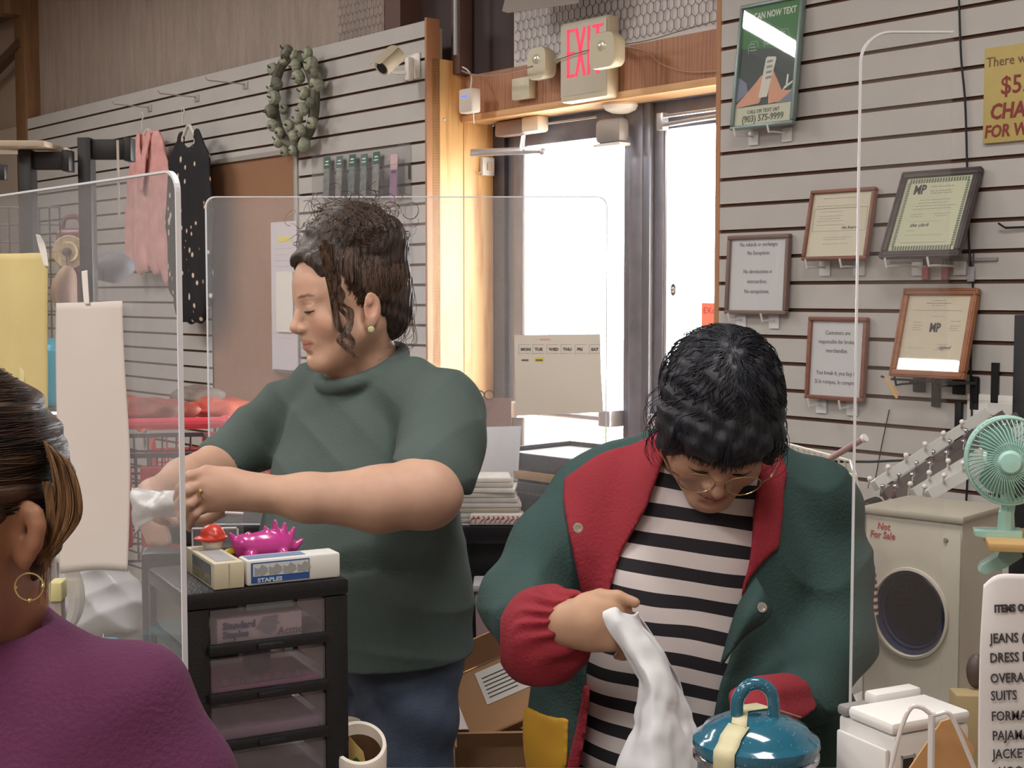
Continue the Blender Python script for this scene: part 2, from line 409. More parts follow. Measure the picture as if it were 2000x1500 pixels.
# left slat wall is interrupted by the brown hardboard panel
S_h0 = WH(418, 400)[0]; S_h1 = WH(584, 400)[0]; Z_h1 = WH(500, 306)[1]
slats('wall_left', SL, S845 - .012, Z_h1, ZTOPL, ZG_L)
slats('wall_left', SL, S_h0, 0.0, Z_h1, ZG_L)
slats('wall_left', S_h1 + .03, S845 - .012, 0.0, Z_h1, ZG_L)
mb = MB().bb((S_h0, 0, 0), (S_h1, -.012, Z_h1)); wobj(mb, 'wall_left_hardboard', mat('brown_hardboard', (150, 110, 82), rough=0.6, var=.05, vscale=2), kind='structure')
mb = MB().bb((S_h1, 0, 0), (S_h1 + .028, -.028, Z_h1), bev=.003); mb.bb((S_h1 - .3 * 0 - (S_h1 - S_h0), -.012, Z_h1 - .012), (S_h1 + .028, -.026, Z_h1 + .008)); wobj(mb, 'trim_1', mat('grey_metal_trim', (176, 170, 164), rough=.4, metal=.2), kind='structure')
mb = MB().bb((S845 - .012, .04, 0), (S845, -.024, ZTOPL + .01), bev=.002); wobj(mb, 'trim_2', M_edgewood, kind='structure')
slats('wall_right', S1410 + .008, SR, 0.0, 3.2, ZG_R)
mb = MB().bb((S1410 - .010, .10, 0), (S1410 + .008, -.021, 3.2), bev=.002); wobj(mb, 'trim_3', M_edgewood, kind='structure')
# building wall behind the slat boards
mb = MB(); e0, e1 = S845, S1410 - .01
mb.bb((-9.5, .06, 0), (e0 - .013, .01, ZTOPL - .02)); mb.bb((e1 + .020, .25, 0), (SR, .001, ZW)); wobj(mb, 'wall_back', M_paint, kind='structure')
ins = MB()
ins.bb((SL - .02, .20, ZTOPL - .35), (WH(752, 80, -.06)[0], .06, ZW)); wobj(ins, 'wall_upper_left', M_insul, kind='structure')
def hexwire(s0, s1, z0, z1, o, a=.030, hh=.046, r=.0009, skip=None):
    mb = MB(); seen = set(); nx = int((s1 - s0) / a) + 1; nz = int((z1 - z0) / (hh * .75)) + 2
    for j in range(nz):
        for i in range(nx):
            cx = s0 + (i + .5 * (j % 2)) * a; cz = z0 + j * hh * .75
            jit = lambda t: random.uniform(-.0012, .0012)
            pts = [(cx, cz + hh / 2), (cx + a / 2, cz + hh / 4), (cx + a / 2, cz - hh / 4)]
            pts.append((cx - a / 2, cz + hh / 4))
            for q0, q1 in ((3, 0), (0, 1), (1, 2)):
                p, q = pts[q0], pts[q1]
                if min(p[0], q[0]) < s0 or max(p[0], q[0]) > s1 or min(p[1], q[1]) < z0 or max(p[1], q[1]) > z1: continue
                mb.tube([(p[0], -o, p[1]), (q[0], -o, q[1])], r * (1.7 if q0 == 1 and q1 == 2 else 1), 3, cap=False)
    return mb
h = hexwire(S845 - .7, WH(752, 80, -.06)[0], ZTOPL - .1, ZTOPL + .55, -.052, a=.030)
o = wobj(h, 'wire_netting', M_wire, smooth=False); tag(o, 'chicken wire netting over the tan insulation above the wreath', 'wire netting', kind='stuff')
# steel column with painted recess shade between the two walls, pipe beside it
HT = WH(1150, 100, HEADO)[1]
def px_s(px, o): return WH(px, 100, o)[0]
CO = -.16
ZH0 = WH(905, 240, HEADO)[1]; ZH1 = WH(905, 150, HEADO)[1]
mb = MB()
mb.bb((px_s(750, -.06), .20, ZTOPL - .4), (px_s(782, -.06), .06, ZW)); wobj(mb, 'trim_4', M_brownsteel, kind='structure')
mb = MB().bb((px_s(776, CO), .30, ZH1 + .002), (px_s(1008, CO), .165, ZW)); mb.bb((px_s(776, CO), .30, ZTOPL - .5), (S845 - .013, .165, ZH1)); wobj(mb, 'wall_column_recess', M_recess_shade, kind='structure')
mb = MB().bb((px_s(905, CO), .163, ZH1 + .003), (px_s(922, CO), .10, ZW), bev=.004); wobj(mb, 'trim_5', M_brownsteel, kind='structure')
mb = MB().bb((px_s(1004, CO), .30, ZH1 + .002), (S1410 - .012, .16, ZW)); wobj(mb, 'wall_upper_right', M_insul2, kind='structure')
h = hexwire(px_s(1008, CO), S1410 - .014, ZH1 + .005, 2.95, CO + .006, a=.030, r=.0010)
o = wobj(h, 'wire_netting', M_wire, smooth=False); tag(o, 'chicken wire netting over white insulation above the doorway', 'wire netting', kind='stuff')
sp, zp = WH(891, 60, -.02); zq = WH(891, 108, -.02)[1]
o = wobj(MB().cyl((sp, .02, zq), (sp, .02, ZW), .011), 'conduit_pipe', mat('grey_conduit', (140, 138, 140), rough=.4, metal=.5)); tag(o, 'thin grey conduit pipe rising above the pine post', 'pipe')
# grey sheet hanging at the top over the netting
a = [WH(983, 28, .0), WH(1132, 6, .0)]
mb = MB(); mb.prism([(a[0][0], a[0][1] + .01), (a[0][0] + .03, a[0][1]), (a[1][0], a[1][1] + .0), (a[1][0] + .1, a[1][1] + .3), (a[0][0] - .02, a[1][1] + .3), (a[0][0] + .02, a[0][1] + .06)], 0, -.006)
o = wobj(mb, 'ceiling_flap', mat('grey_sheet', (150, 142, 136), rough=.7)); o['kind'] = 'structure'; o.name = 'trim_6'
# alcove: pine return, header, soffit
ZPOST = WH(870, 107, 0)[1]
jm = MB(); jm.bb((S845 - .011, -DOORO + .002, 0), (S845, .0, ZPOST), bev=.001)
jm.bb((S845 - .0105, -HEADO * 1.0, 0), (S845 + .004, -DOORO, ZPOST - .03), bev=.001)
wobj(jm, 'wall_doorway_left', M_pine, kind='structure')
ZH0 = WH(905, 240, HEADO)[1]; ZH1 = WH(905, 150, HEADO)[1]
mb = MB(); mb.bb((S845 + .001, -HEADO + .02, ZH0 + .02), (S1410 - .011, -HEADO, ZH1)); wobj(mb, 'wall_header', M_fir, kind='structure')
mb = MB(); mb.bb((S845 + .001, -DOORO + .02, ZH0), (S1410 - .011, -HEADO - .004, ZH0 + .02)); mb.bb((S845 + .001, -HEADO - .004, ZH0 - .001), (S1410 - .011, -HEADO - .012, ZH0 + .024), bev=.002)
wobj(mb, 'trim_7', wood('soffit_pine', (206, 156, 108), (226, 182, 134), axis=0), kind='structure')
mb = MB().bb((S845, .32, ZH0 + .02), (S1410, -HEADO + .021, ZW)); wobj(mb, 'wall_over_door', M_paint, kind='structure')
mb = MB().bb((S1410 - .010, -DOORO, 0), (S1410 - .002, .1, ZH0), bev=.001); wobj(mb, 'wall_doorway_right', M_pine, kind='structure')
# storefront frame and doors at o = DOORO
DO = DOORO
def ds(px, py=500): return WH(px, py, DO)[0]
def dz(px, py): return WH(px, py, DO)[1]
zg1 = dz(1100, 277)
fr = MB()
fr.bb((S845 - .009, -DO + .0005, 0), (ds(985), -DO + .05, ZH0 - .001), k=1); fr.bb((ds(985), -DO + .02, .0), (ds(1003), -DO + .05, zg1 + .12), k=2)
fr.bb((S845 + .0045, -DO - .03, zg1 + .16), (S1410 - .012, -DO + .05, ZH0 - .001), k=0, bev=.002)
fr.bb((S845 + .0045, -DO - .01, zg1 + .105), (S1410 - .012, -DO + .05, zg1 + .16), k=0, bev=.002)
fr.bb((ds(1236), -DO - .02, 0), (ds(1262), -DO + .05, zg1 + .11), bev=.003)
fr.bb((ds(1262), -DO - .02, 0), (ds(1276), -DO + .05, zg1 + .11), k=2, bev=.003)
wobj(fr, 'trim_8', [M_bronze, M_bronze2, mat('grey_aluminium', (120, 122, 132), rough=.35, metal=.4)], kind='structure')
def door(n, s0, s1, hinge_left):
    r = wthing('door_%d' % n, s0, DO, 0, None, None); r['kind'] = 'structure'; wd = s1 - s0; d = MB(); st = .045
    d.bb((0, .0, .01), (st, .04, zg1 + .10), bev=.003); d.bb((wd - st, 0, .01), (wd, .04, zg1 + .10), bev=.003)
    d.bb((st, 0, zg1), (wd - st, .04, zg1 + .10), bev=.003); d.bb((st, 0, .01), (wd - st, .04, .22), bev=.003)
    d.build('door_frame', M_bronze, r)
    e = MB(); e.bb((st, .005, .22), (st + .016, .035, zg1), k=0, bev=.002); e.bb((st + .016, .018, .22), (wd - st, .024, zg1), k=1)
    MB().bb((st, .004, .22), (st + .014, .036, zg1), bev=.002).build('glazing_bead', M_alum, r)
    MB().bb((st + .0145, .018, .221), (wd - st - .001, .024, zg1 - .001)).build('glass_pane', M_glass, r)
    b = MB(); zb = dz(1200, 815)
    b.tube([(.09, -.055, zb), (wd - .09, -.055, zb)], .014, 12, flat=(0, 0, 1)); b.bb((.04, -.07, zb - .03), (.10, .002, zb + .03), bev=.006); b.bb((wd - .10, -.07, zb - .03), (wd - .04, .002, zb + .03), bev=.006)
    b.build('push_bar', M_alum, r)
    return r
d1 = door(1, ds(1003), ds(1236), 1); d2 = door(2, ds(1276), ds(1276) + .92, 0)
# outdoors
mb = MB().bb((-30, .4, -.12), (30, 40, -.02)); wobj(mb, 'ground_outside', M_ground, kind='structure')
# the rest of the shop box
mb = MB().bb((-9.5, .3, -.1), (SR + .3, -7.2, 0)); wobj(mb, 'floor', M_floor, kind='structure')
mb = MB().bb((-9.5, .35, CEIL), (SR + .3, -7.2, CEIL + .1)); wobj(mb, 'ceiling', M_ceil, kind='structure')
mb = MB().bb((SR, .3, 0), (SR + .1, -7.2, CEIL)); wobj(mb, 'wall_near_right', M_paint, kind='structure')
mb = MB().bb((-9.5, -7.1, 0), (SR, -7.2, CEIL)); wobj(mb, 'wall_front', M_paint, kind='structure')
mb = MB().bb((-9.5, .35, 0), (-9.4, -7.1, CEIL)); wobj(mb, 'wall_far_left', mat('far_cream', (172, 152, 136), rough=.9), kind='structure')
mb = MB().bb((-9.4, .18, 0), (SL - .03, .1, CEIL)); wobj(mb, 'wall_back_left', mat('far_cream', (172, 152, 136)), kind='structure')
# far wooden post and brace
s0 = WH(38, 100, .0)[0]
mb = MB().bb((s0, .10, 0), (SL, -.03, CEIL), bev=.003); wobj(mb, 'trim_9', wood('brown_post', (104, 74, 50), (130, 94, 62)), kind='structure')
p1 = WH(0, 128, .02); p2 = WH(42, 84, .02)
mb = MB(); mb.tube([(p1[0] - .5, -.02, p1[1] - (p2[1] - p1[1]) / (p2[0] - p1[0]) * .5), (p2[0], -.02, p2[1])], .035, 4); mb.k = 0
p3 = WH(0, 22, .02); mb.bb((s0 - 1.2, .02, p3[1] - .05), (s0, -.06, p3[1] + .09))
wobj(mb, 'trim_10', wood('dark_brace', (78, 56, 42), (96, 70, 52)), kind='structure', smooth=False)
p3 = WH(25, 8, .05); mb = MB().bb((p3[0] - .06, -.02, p3[1] - .07), (p3[0] + .06, -.12, p3[1] + .3), bev=.004); wobj(mb, 'trim_11', wood('brown_post', (104, 74, 50), (130, 94, 62)), kind='structure')
# ceiling lamp housings, two of them for the added lamps
for i, (s, o, lo) in enumerate(LAMPS):
    r = wthing('ceiling_light', s, o, LAMPZ, 'unseen fluorescent ceiling fixture with white housing hung from two rods', 'ceiling light', 'fluorescent fixtures under the shop ceiling')
    if i == 1: r.rotation_euler = (0, 0, PHI + math.pi / 2)
    m = MB(); m.bb((-.62, -.30, 0), (.62, .30, .1)); m.build('housing', M_white, r)
    for q in (-.5, .5): MB().cyl((q, 0, .1), (q, 0, CEIL - LAMPZ), .006, n=8).build('hanging_rod', M_white, r)

# ================================================================== things on the wall
M_clearp = clear('clear_acrylic', haze=0.06, gloss=1.0, rough=.04)
M_hook = mat('clear_white_hook', (226, 228, 230), rough=.25, spec=.8)
M_paper = mat('white_paper', (226, 222, 216), rough=.8)
M_ink = mat('black_ink', (70, 68, 74), rough=.8)
M_ink2 = mat('grey_ink', (150, 148, 146), rough=.8)
M_blackwood = wood('black_frame_wood', (66, 60, 62), (84, 76, 78), axis=0)
M_redwood = wood('mahogany_frame', (118, 78, 66), (140, 92, 76), axis=0)
M_brownfr = wood('walnut_frame', (138, 88, 62), (160, 106, 74), axis=0)
M_greyfr = mat('grey_green_frame', (128, 146, 142), rough=.35, metal=.3)
def framed(hn, name, label, bl, br, tl, tr, ot, fw, fm, art, depth=.018, hooks=True, cat='picture frame', group=None, hookm=None):
    """frame standing on hooks, leaning back on the wall: bottom stands off the wall far enough that both edges sit at the same s"""
    lo, hi = ot, .35
    f = lambda ob: sum(WH(*p, ob)[0] for p in (bl, br)) - sum(WH(*p, ot)[0] for p in (tl, tr))
    g0 = f(lo)
    for _ in range(40):
        md = (lo + hi) / 2
        if (f(md) > 0) == (g0 > 0): lo = md
        else: hi = md
    ob = (lo + hi) / 2
    if (f(.3) > 0) == (g0 > 0): ob = ot + .012
    b0, b1, t0, t1 = WH(*bl, ob), WH(*br, ob), WH(*tl, ot), WH(*tr, ot)
    s = (b0[0] + b1[0]) / 2; zb = (b0[1] + b1[1]) / 2; zt = (t0[1] + t1[1]) / 2
    wd = ((b1[0] - b0[0]) + (t1[0] - t0[0])) / 2; a = math.atan2(ob - ot, zt - zb); hgt = math.hypot(ob - ot, zt - zb)
    r = wthing(name, s, ob, zb, label, cat, group, tilt=-a)
    m = MB(); x = wd / 2
    for (p, q) in (((-x, 0), (x, fw)), ((-x, hgt - fw), (x, hgt)), ((-x, fw), (-x + fw, hgt - fw)), ((x - fw, fw), (x, hgt - fw))):
        m.bb((p[0], -depth, p[1]), (q[0], 0, q[1]), bev=.003)
    if fw > .012:
        y = -depth - .002
        for (p, q) in (((-x + .004, .004), (x - .004, fw * .45)), ((-x + .004, hgt - fw * .45), (x - .004, hgt - .004)), ((-x + .004, .004), (-x + fw * .45, hgt - .004)), ((x - fw * .45, .004), (x - .004, hgt - .004))):
            m.bb((p[0], y, p[1]), (q[0], -depth + .002, q[1]), bev=.002)
    m.build('frame', fm, r)
    MB().bb((-x + fw, -.008, fw), (x - fw, -.002, hgt - fw)).build('backing', mat('frame_backing', (120, 96, 72)), r)
    art(r, wd - 2 * fw, hgt - 2 * fw, fw, -.0085)
    MB().bb((-x + fw + .0002, -depth + .004, fw + .0002), (x - fw - .0002, -depth + .006, hgt - fw - .0002)).build('glass', clear('picture_glass', haze=0.02, gloss=1.0, rough=.02), r)
    if hooks:
        for hx in (-x * .62, x * .45):
            k = MB(); h0 = W(s, ob, zb)
            pr = W(s + hx, .019, zb - .012); 
            k.bb((-.018, -.006, -.028), (.018, 0, .012), bev=.002)
            k.tube([(0, 0, -.004), (0, -ob + .0, -.004), (0, -ob - depth - .004, -.006), (0, -ob - depth - .012, .016)], .0028, 6)
            o = k.build('display_hook', hookm or M_hook, None); o.location = pr; o.rotation_euler = (0, 0, PHI)
            side = 'left' if hx < 0 else 'right'
            tag(o, 'small %s hook under the %s corner of the %s' % ('black' if hookm else 'clear', side, hn), 'hook', 'wall hooks under the frames')
    return r, wd, hgt, ob
def lines(m, x0, x1, zs, y, h=.0012, jit=.25):
    for z in zs:
        a = x0 + random.random() * (x1 - x0) * jit * .5; b = x1 - random.random() * (x1 - x0) * jit
        n = max(2, int((b - a) / .012)); c = a
        while c < b:
            e = min(b, c + random.uniform(.004, .013)); m.bb((c, y - .0002, z - h / 2), (e, y, z + h / 2)); c = e + .0022
def art_poster(r, w_, h_, f, y):
    x = w_ / 2; z0 = f; Zf = lambda t: z0 + h_ * t
    MB().bb((-x, y - .0006, Zf(.30 if 0 else .0)), (x, y, Zf(1))).build('poster_sheet', mat('poster_charcoal', (74, 88, 88), rough=.6), r)
    m = MB(); m.prism([(-x, Zf(.66)), (x, Zf(.60)), (x, Zf(1)), (-x, Zf(1))], y - .0008, y - .0012); m.build('poster_header', mat('poster_green', (62, 128, 76), rough=.6), r)
    m = MB(); m.text('CAN NOW TEXT', .012, Zf(.895), y - .0014, .027, .72, bold=.0005); 
    m.text('CALL OR TEXT 24/7', 0, Zf(.095), y - .0016, .0145, .9, k=1); m.text('(903) 575-9999', 0, Zf(.025), y - .0016, .0265, .9, k=1, bold=.0004)
    yi = y - .0012                                    # speech bubble symbols
    for cx, cz in ((-.055, .63), (.0, .665), (.052, .69)):
        for t in range(3):
            m.bb((cx - .012, yi - .0004, Zf(cz) + t * .009), (cx + .012 - .004 * t, yi, Zf(cz) + t * .009 + .0028), k=2)
        m.tube([(cx - .016, yi, Zf(cz) - .006), (cx - .018, yi, Zf(cz) + .01), (cx - .01, yi, Zf(cz) + .027), (cx + .012, yi, Zf(cz) + .026), (cx + .018, yi, Zf(cz) + .008)], .0013, 5, k=2)
    m.build('lettering', [mat('poster_white_ink', (226, 232, 224)), mat('poster_green_ink', (96, 112, 100)), mat('poster_icon_ink', (176, 180, 196))], r)
    MB().bb((-x, y - .001, Zf(0)), (x, y - .0002, Zf(.155))).build('poster_footer', mat('poster_pale', (208, 210, 190)), r)
    skin = mat('printed_skin', (222, 168, 142)); sl = mat('printed_sleeve', (132, 142, 164))
    q = lambda p: [(a * w_ - w_ / 2, Zf(b)) for a, b in p]
    m = MB(); m.prism(q([(0, .155), (.42, .155 + .02), (.52, .33), (.47, .42), (.40, .40), (.34, .36), (.16, .26), (.0, .18)]), y - .0012, y - .0018)
    m.prism(q([(.58, .16), (.78, .17), (.98, .25), (.80, .26), (.66, .40), (.60, .46), (.57, .40), (.56, .30)]), y - .0012, y - .0018); m.build('printed_hands', skin, r, smooth=False)
    m = MB(); m.prism(q([(0, .20), (.20, .28), (.16, .36), (0, .42)]), y - .0011, y - .0014); m.prism(q([(.70, .158), (1, .158), (1, .28)]), y - .0011, y - .0014); m.build('printed_sleeves', sl, r, smooth=False)
    m = MB(); m.prism(q([(.40, .22), (.55, .22), (.66, .535), (.645, .55), (.50, .56), (.475, .545)]), y - .0019, y - .0024); m.build('printed_phone', mat('printed_white', (222, 224, 214)), r, smooth=False)
    m = MB()
    for i in range(4): m.prism(q([(.50 + .00 * i, .505 - i * .045), (.60, .51 - i * .045), (.60, .53 - i * .045), (.50, .525 - i * .045)]), y - .0025, y - .0027)
    m.build('printed_messages', mat('printed_grey', (150, 156, 148)), r, smooth=False)
    m = MB(); m.prism(q([(.86, .29), (.89, .29), (.90, .38), (.87, .39)]), y - .0013, y - .002); m.prism(q([(.80, .25), (.97, .31), (.98, .33), (.84, .29)]), y - .0013, y - .002); m.build('printed_mark', mat('poster_white_ink', (226, 232, 224)), r)
framed('green text message poster', 'poster_frame', 'tall grey framed green and charcoal text message poster high beside the door', (1433, 254), (1553, 246), (1452, 16), (1578, -12), .020, .011, M_greyfr, art_poster)
def art_cert(kind):
    def f(r, w_, h_, f0, y):
        x = w_ / 2
        pm = {'a': mat('cert_paper_cream', (220, 214, 194)), 'b': mat('cert_paper_green', (206, 210, 182)), 'c': mat('cert_paper_ivory', (216, 206, 184))}[kind]
        MB().bb((-x, y - .0006, f0), (x, y, f0 + h_)).build('certificate', pm, r)
        m = MB(); t = MB(); yy = y - .0008; Z = lambda v: f0 + h_ * v
        if kind == 'a':
            lines(m, -x * .7, x * .6, [Z(.92 - .0)], yy); lines(m, -x * .9, x * .9, [Z(.80), Z(.76)], yy); 
            for p, q in (((-x * .9, .40), (x * .9, .405)), ((-x * .9, .76), (x * .9, .765))): m.bb((p[0], yy - .0002, Z(p[1])), (q[0], yy, Z(q[1])))
            for sx in (-1, 1): m.bb((sx * x * .9 - .0006, yy - .0002, Z(.40)), (sx * x * .9 + .0006, yy, Z(.765)))
            lines(m, -x * .8, x * .3, [Z(.71), Z(.64), Z(.60), Z(.56), Z(.50)], yy, .001); lines(m, -x * .6, x * .5, [Z(.30), Z(.27), Z(.2)], yy, .001)
            t.text('the board', x * .35, Z(.43), yy, .012, shear=.4)
        elif kind == 'b':
            b = MB(); n = 22
            for i in range(n):
                for zc in (.045, .955):
                    cx = -x * .86 + i * (x * 1.72) / (n - 1); b.bb((cx - .0028, yy - .0003, Z(zc) - .006), (cx + .0022, yy, Z(zc) + .006))
            for i in range(28):
                for sx in (-1, 1):
                    cz = Z(.08 + .84 * i / 27); b.bb((sx * x * .88 - .004, yy - .0003, cz - .0022), (sx * x * .88 + .004, yy, cz + .0022))
            b.build('printed_border', mat('border_ink', (110, 124, 108)), r, smooth=False)
            t.text('MP', -x * .52, Z(.78), yy, .036, .75, bold=.0012)
            lines(m, -x * .2, x * .5, [Z(.87), Z(.81), Z(.78)], yy, .002, .1); lines(m, -x * .6, x * .78, [Z(.69), Z(.65), Z(.61), Z(.57)], yy); lines(m, -x * .65, -x * .15, [Z(.50), Z(.47)], yy); lines(m, x * .1, x * .6, [Z(.50), Z(.47)], yy)
            lines(m, -x * .7, x * .6, [Z(.40), Z(.22)], yy, .0007); t.text('the clerk', -x * .25, Z(.33), yy, .015, shear=.4); lines(m, -x * .6, -x * .3, [Z(.28)], yy); m.bb((-x * .66, yy - .0002, Z(.115)), (x * .7, yy, Z(.12)))
        else:
            t.text('MP', 0, Z(.52), yy, .032, .75, bold=.0012); lines(m, -x * .22, x * .22, [Z(.93), Z(.865)], yy, .0012, .05); lines(m, -x * .4, x * .4, [Z(.895)], yy, .002, .02)
            lines(m, -x * .8, x * .8, [Z(.80)], yy, .0012, .02); lines(m, -x * .2, x * .3, [Z(.72)], yy)
            lines(m, -x * .75, -x * .4, [Z(.64), Z(.60), Z(.57), Z(.54)], yy); lines(m, x * .45, x * .8, [Z(.66), Z(.60), Z(.57), Z(.54)], yy)
            lines(m, -x * .8, -x * .1, [Z(.30)], yy); lines(m, x * .1, x * .5, [Z(.35), Z(.31), Z(.28)], yy); t.text('signed', x * .4, Z(.295), yy, .013, shear=.4)
        m.build('printed_lines', M_ink2, r, smooth=False); t.build('lettering', M_ink, r, smooth=False)
    return f
framed('thin framed cream certificate', 'certificate_frame', 'thin mahogany framed cream certificate with boxed text above the refunds notice', (1571, 512), (1697, 507), (1590, 374), (1717, 368), .022, .010, M_redwood, art_cert('a'))
framed('black framed certificate', 'certificate_frame', 'wide black framed pale green certificate with ornate border', (1722, 506), (1876, 507), (1768, 338), (1924, 334), .022, .018, M_blackwood, art_cert('b'))
framed('walnut framed certificate', 'certificate_frame', 'walnut brown framed ivory certificate on black easel at right', (1742, 738), (1888, 742), (1771, 566), (1918, 565), .024, .018, M_brownfr, art_cert('c'), hookm=M_black)
def art_notice(ls, size):
    def f(r, w_, h_, f0, y):
        x = w_ / 2; MB().bb((-x, y - .0006, f0), (x, y, f0 + h_)).build('notice', mat('notice_paper', (214, 214, 216)), r)
        m = MB()
        for t, v in ls: m.text(t, 0, f0 + h_ * v, y - .0008, size, .82)
        m.build('lettering', mat('notice_ink', (96, 94, 100)), r, smooth=False)
    return f
framed('no refunds notice', 'notice_frame', 'grey brown framed no refunds notice hanging nearest the door', (1421, 614), (1541, 615), (1421, 460), (1541, 459), .022, .012, mat('frame_taupe', (122, 100, 94), rough=.5, var=.08), art_notice([('No refunds or exchanges', .90), ('No Exceptions', .78), ('No devoluciones o', .52), ('intercambios.', .38), ('No excepciones.', .24)], .0165))
framed('broken merchandise notice', 'notice_frame', 'mahogany framed notice that customers are responsible for broken merchandise', (1577, 784), (1692, 780), (1586, 621), (1700, 618), .022, .012, M_redwood, art_notice([('Customers are', .82), ('responsible for broken', .70), ('merchandise.', .58), ('You break it, you buy it', .28), ('Si lo rompes, lo compras', .16)], .0165))
# yellow charge sign
s0, z0 = WH(1919, 281, .03); z1 = WH(1917, 96, .03)[1]
r = wthing('price_sign', s0, .03, z0, 'ochre yellow charge sign with dark red lettering at right edge', 'sign')
hh = z1 - z0
MB().bb((0, 0, 0), (.40, .01, hh), bev=.001).build('board', mat('ochre_board', (190, 170, 104), rough=.6, var=.04, vscale=20), r)
m = MB(); red = .012
m.text('There will be a', .006, hh * .80, -.0006, .034, .9, 'LEFT', k=0); m.text('$5.00', .045, hh * .50, -.0006, .062, .9, 'LEFT', bold=.0006, k=1)
m.text('CHARGE', .018, hh * .25, -.0006, .052, .85, 'LEFT', bold=.0016, shear=.12, k=1); m.text('FOR WHI', .004, hh * .06, -.0006, .042, .85, 'LEFT', bold=.0012, shear=.12, k=1)
m.build('lettering', [mat('sign_brown_ink', (112, 84, 70)), mat('sign_red_ink', (132, 52, 52))], r, smooth=False)
# ---- exit sign with two emergency lamp heads
s0, z0 = WH(1094, 202, HEADO + .06); s1 = WH(1186, 196, HEADO + .06)[0]; z1 = WH(1092, 47, HEADO + .06)[1]
r = wthing('exit_sign', s0, HEADO + .0, z0, 'cream exit sign with red letters and two emergency lamp heads over the door', 'exit sign')
wd = s1 - s0; hh = z1 - z0
MB().bb((0, -.060, 0), (wd, -.001, hh), bev=.010).build('housing', M_cream, r)
m = MB(); m.bb((.004, -.0615, .02), (wd - .004, -.060, hh - .01), bev=.001); m.build('face_plate', mat('cream_face', (206, 202, 186), rough=.5), r)
m = MB(); 
zt, zb_ = hh * .90, hh * .30; L = wd * .80; x0 = wd * .16; lw = .010; y0, y1 = -.063, -.0612
def bar(p, q, t=lw): 
    d = Vector((q[0] - p[0], 0, q[1] - p[1])); n_ = Vector((-d.z, 0, d.x)).normalized() * t / 2
    m.prism([(p[0] - n_.x, p[1] - n_.z), (q[0] - n_.x, q[1] - n_.z), (q[0] + n_.x, q[1] + n_.z), (p[0] + n_.x, p[1] + n_.z)], y0, y1)
cw = L / 4.1
bar((x0 + lw / 2, zb_), (x0 + lw / 2, zt), lw * 1.2)
for z in (zb_ + lw / 2, (zb_ + zt) / 2, zt - lw / 2): bar((x0, z), (x0 + cw * .8, z))
bar((x0 + cw * 1.0, zb_), (x0 + cw * 1.9, zt), lw * 1.2); bar((x0 + cw * 1.0, zt), (x0 + cw * 1.9, zb_), lw * 1.2)
bar((x0 + cw * 2.35, zb_), (x0 + cw * 2.35, zt), lw * 1.3)
bar((x0 + cw * 3.3, zb_), (x0 + cw * 3.3, zt), lw * 1.3); bar((x0 + cw * 2.75, zt - lw / 2), (x0 + cw * 3.9, zt - lw / 2))
m.build('lettering', mat('exit_red', (238, 60, 92), rough=.5, emit=.75), r, smooth=False)
def lamp_head(px, py, w_, h_, o_):
    s, z = WH(px, py, HEADO + o_); c = (s - s0, -o_, z - z0)
    m = MB(); pr = [(x, zz) for x, zz in rrect(-w_ / 2, -h_ / 2, w_ / 2, h_ / 2, .028, 5)]
    a = []; n = len(pr); vs = []; fs = []
    for yy, sc in ((.040, .55), (.028, .85), (.0, .98), (-.022, 1.0), (-.028, .95)): vs += [(c[0] + x * sc, c[1] + yy, c[2] + zz * sc) for x, zz in pr]
    for i in range(4):
        for j in range(n): fs.append((i * n + j, i * n + (j + 1) % n, (i + 1) * n + (j + 1) % n, (i + 1) * n + j))
    fs.append(list(range(n))); fs.append([4 * n + j for j in range(n)][::-1]); m.add(vs, fs)
    h = m.build('lamp_head', mat('cream_lens', (208, 202, 178), rough=.3), r)
    k = MB(); k.ball((c[0] + .0, c[1] - .027, c[2] + h_ * .12), (.022, .006, .018), 12); k.build('bulb_reflector', mat('lamp_reflector', (238, 234, 214), rough=.15, metal=.5), h)
    k = MB(); k.cyl((c[0], c[1] + .03, c[2]), (wd * (.0 if px < 1100 else 1.0), -.035, hh * .62), .011); k.build('swivel_arm', M_cream, h)
lamp_head(1059, 125, .098, .112, .06); lamp_head(1187, 100, .118, .116, .14)
# thin wire running across the header and netting
for pts, nm, lb in (([(1085, 118), (1150, 98), (1260, 80), (1330, 60), (1408, 38)], 'cable', 'thin dark cable crossing the exit sign and the netting'),
                    ([(1215, 90), (1262, 100), (1290, 124), (1340, 140), (1402, 138)], 'cable', 'thin pale cable drooping along the header right of exit sign')):
    oo = HEADO + (.072 if pts[0][0] < 1100 else .012); pp = [(WH(x, y, oo)[0], -oo, WH(x, y, oo)[1]) for x, y in pts]
    m = MB(); m.tube(cr(pp, 24), .0016, 6); o = wobj(m, nm, mat('cable_grey' if pts[0][0] < 1100 else 'cable_pale', (110, 104, 100) if pts[0][0] < 1100 else (190, 160, 140))); tag(o, lb, 'cable')
def wbox(name, label, cat, pl, pr_, o0, dpt, m_, bev=.004):
    """small wall box: pl lower-left px, pr_ upper-right px on its front face"""
    f = o0 + dpt; a = WH(*pl, f); b = WH(*pr_, f); r = wthing(name, a[0], o0, a[1], label, cat)
    MB().bb((0, -dpt, 0), (b[0] - a[0], 0, b[1] - a[1]), bev=bev).build('case', m_, r); return r, b[0] - a[0], b[1] - a[1]
wbox('chime_box', 'small blank cream box on the header left of the exit sign', 'junction box', (999, 196), (1033, 148), HEADO, .035, M_cream)
r, a, b = wbox('motion_sensor', 'small white sensor with glowing blue indicator at the top of the pine post', 'sensor', (895, 222), (921, 170), HEADO * .55, .045, mat('warm_white_plastic', (214, 204, 196), rough=.4), .008)
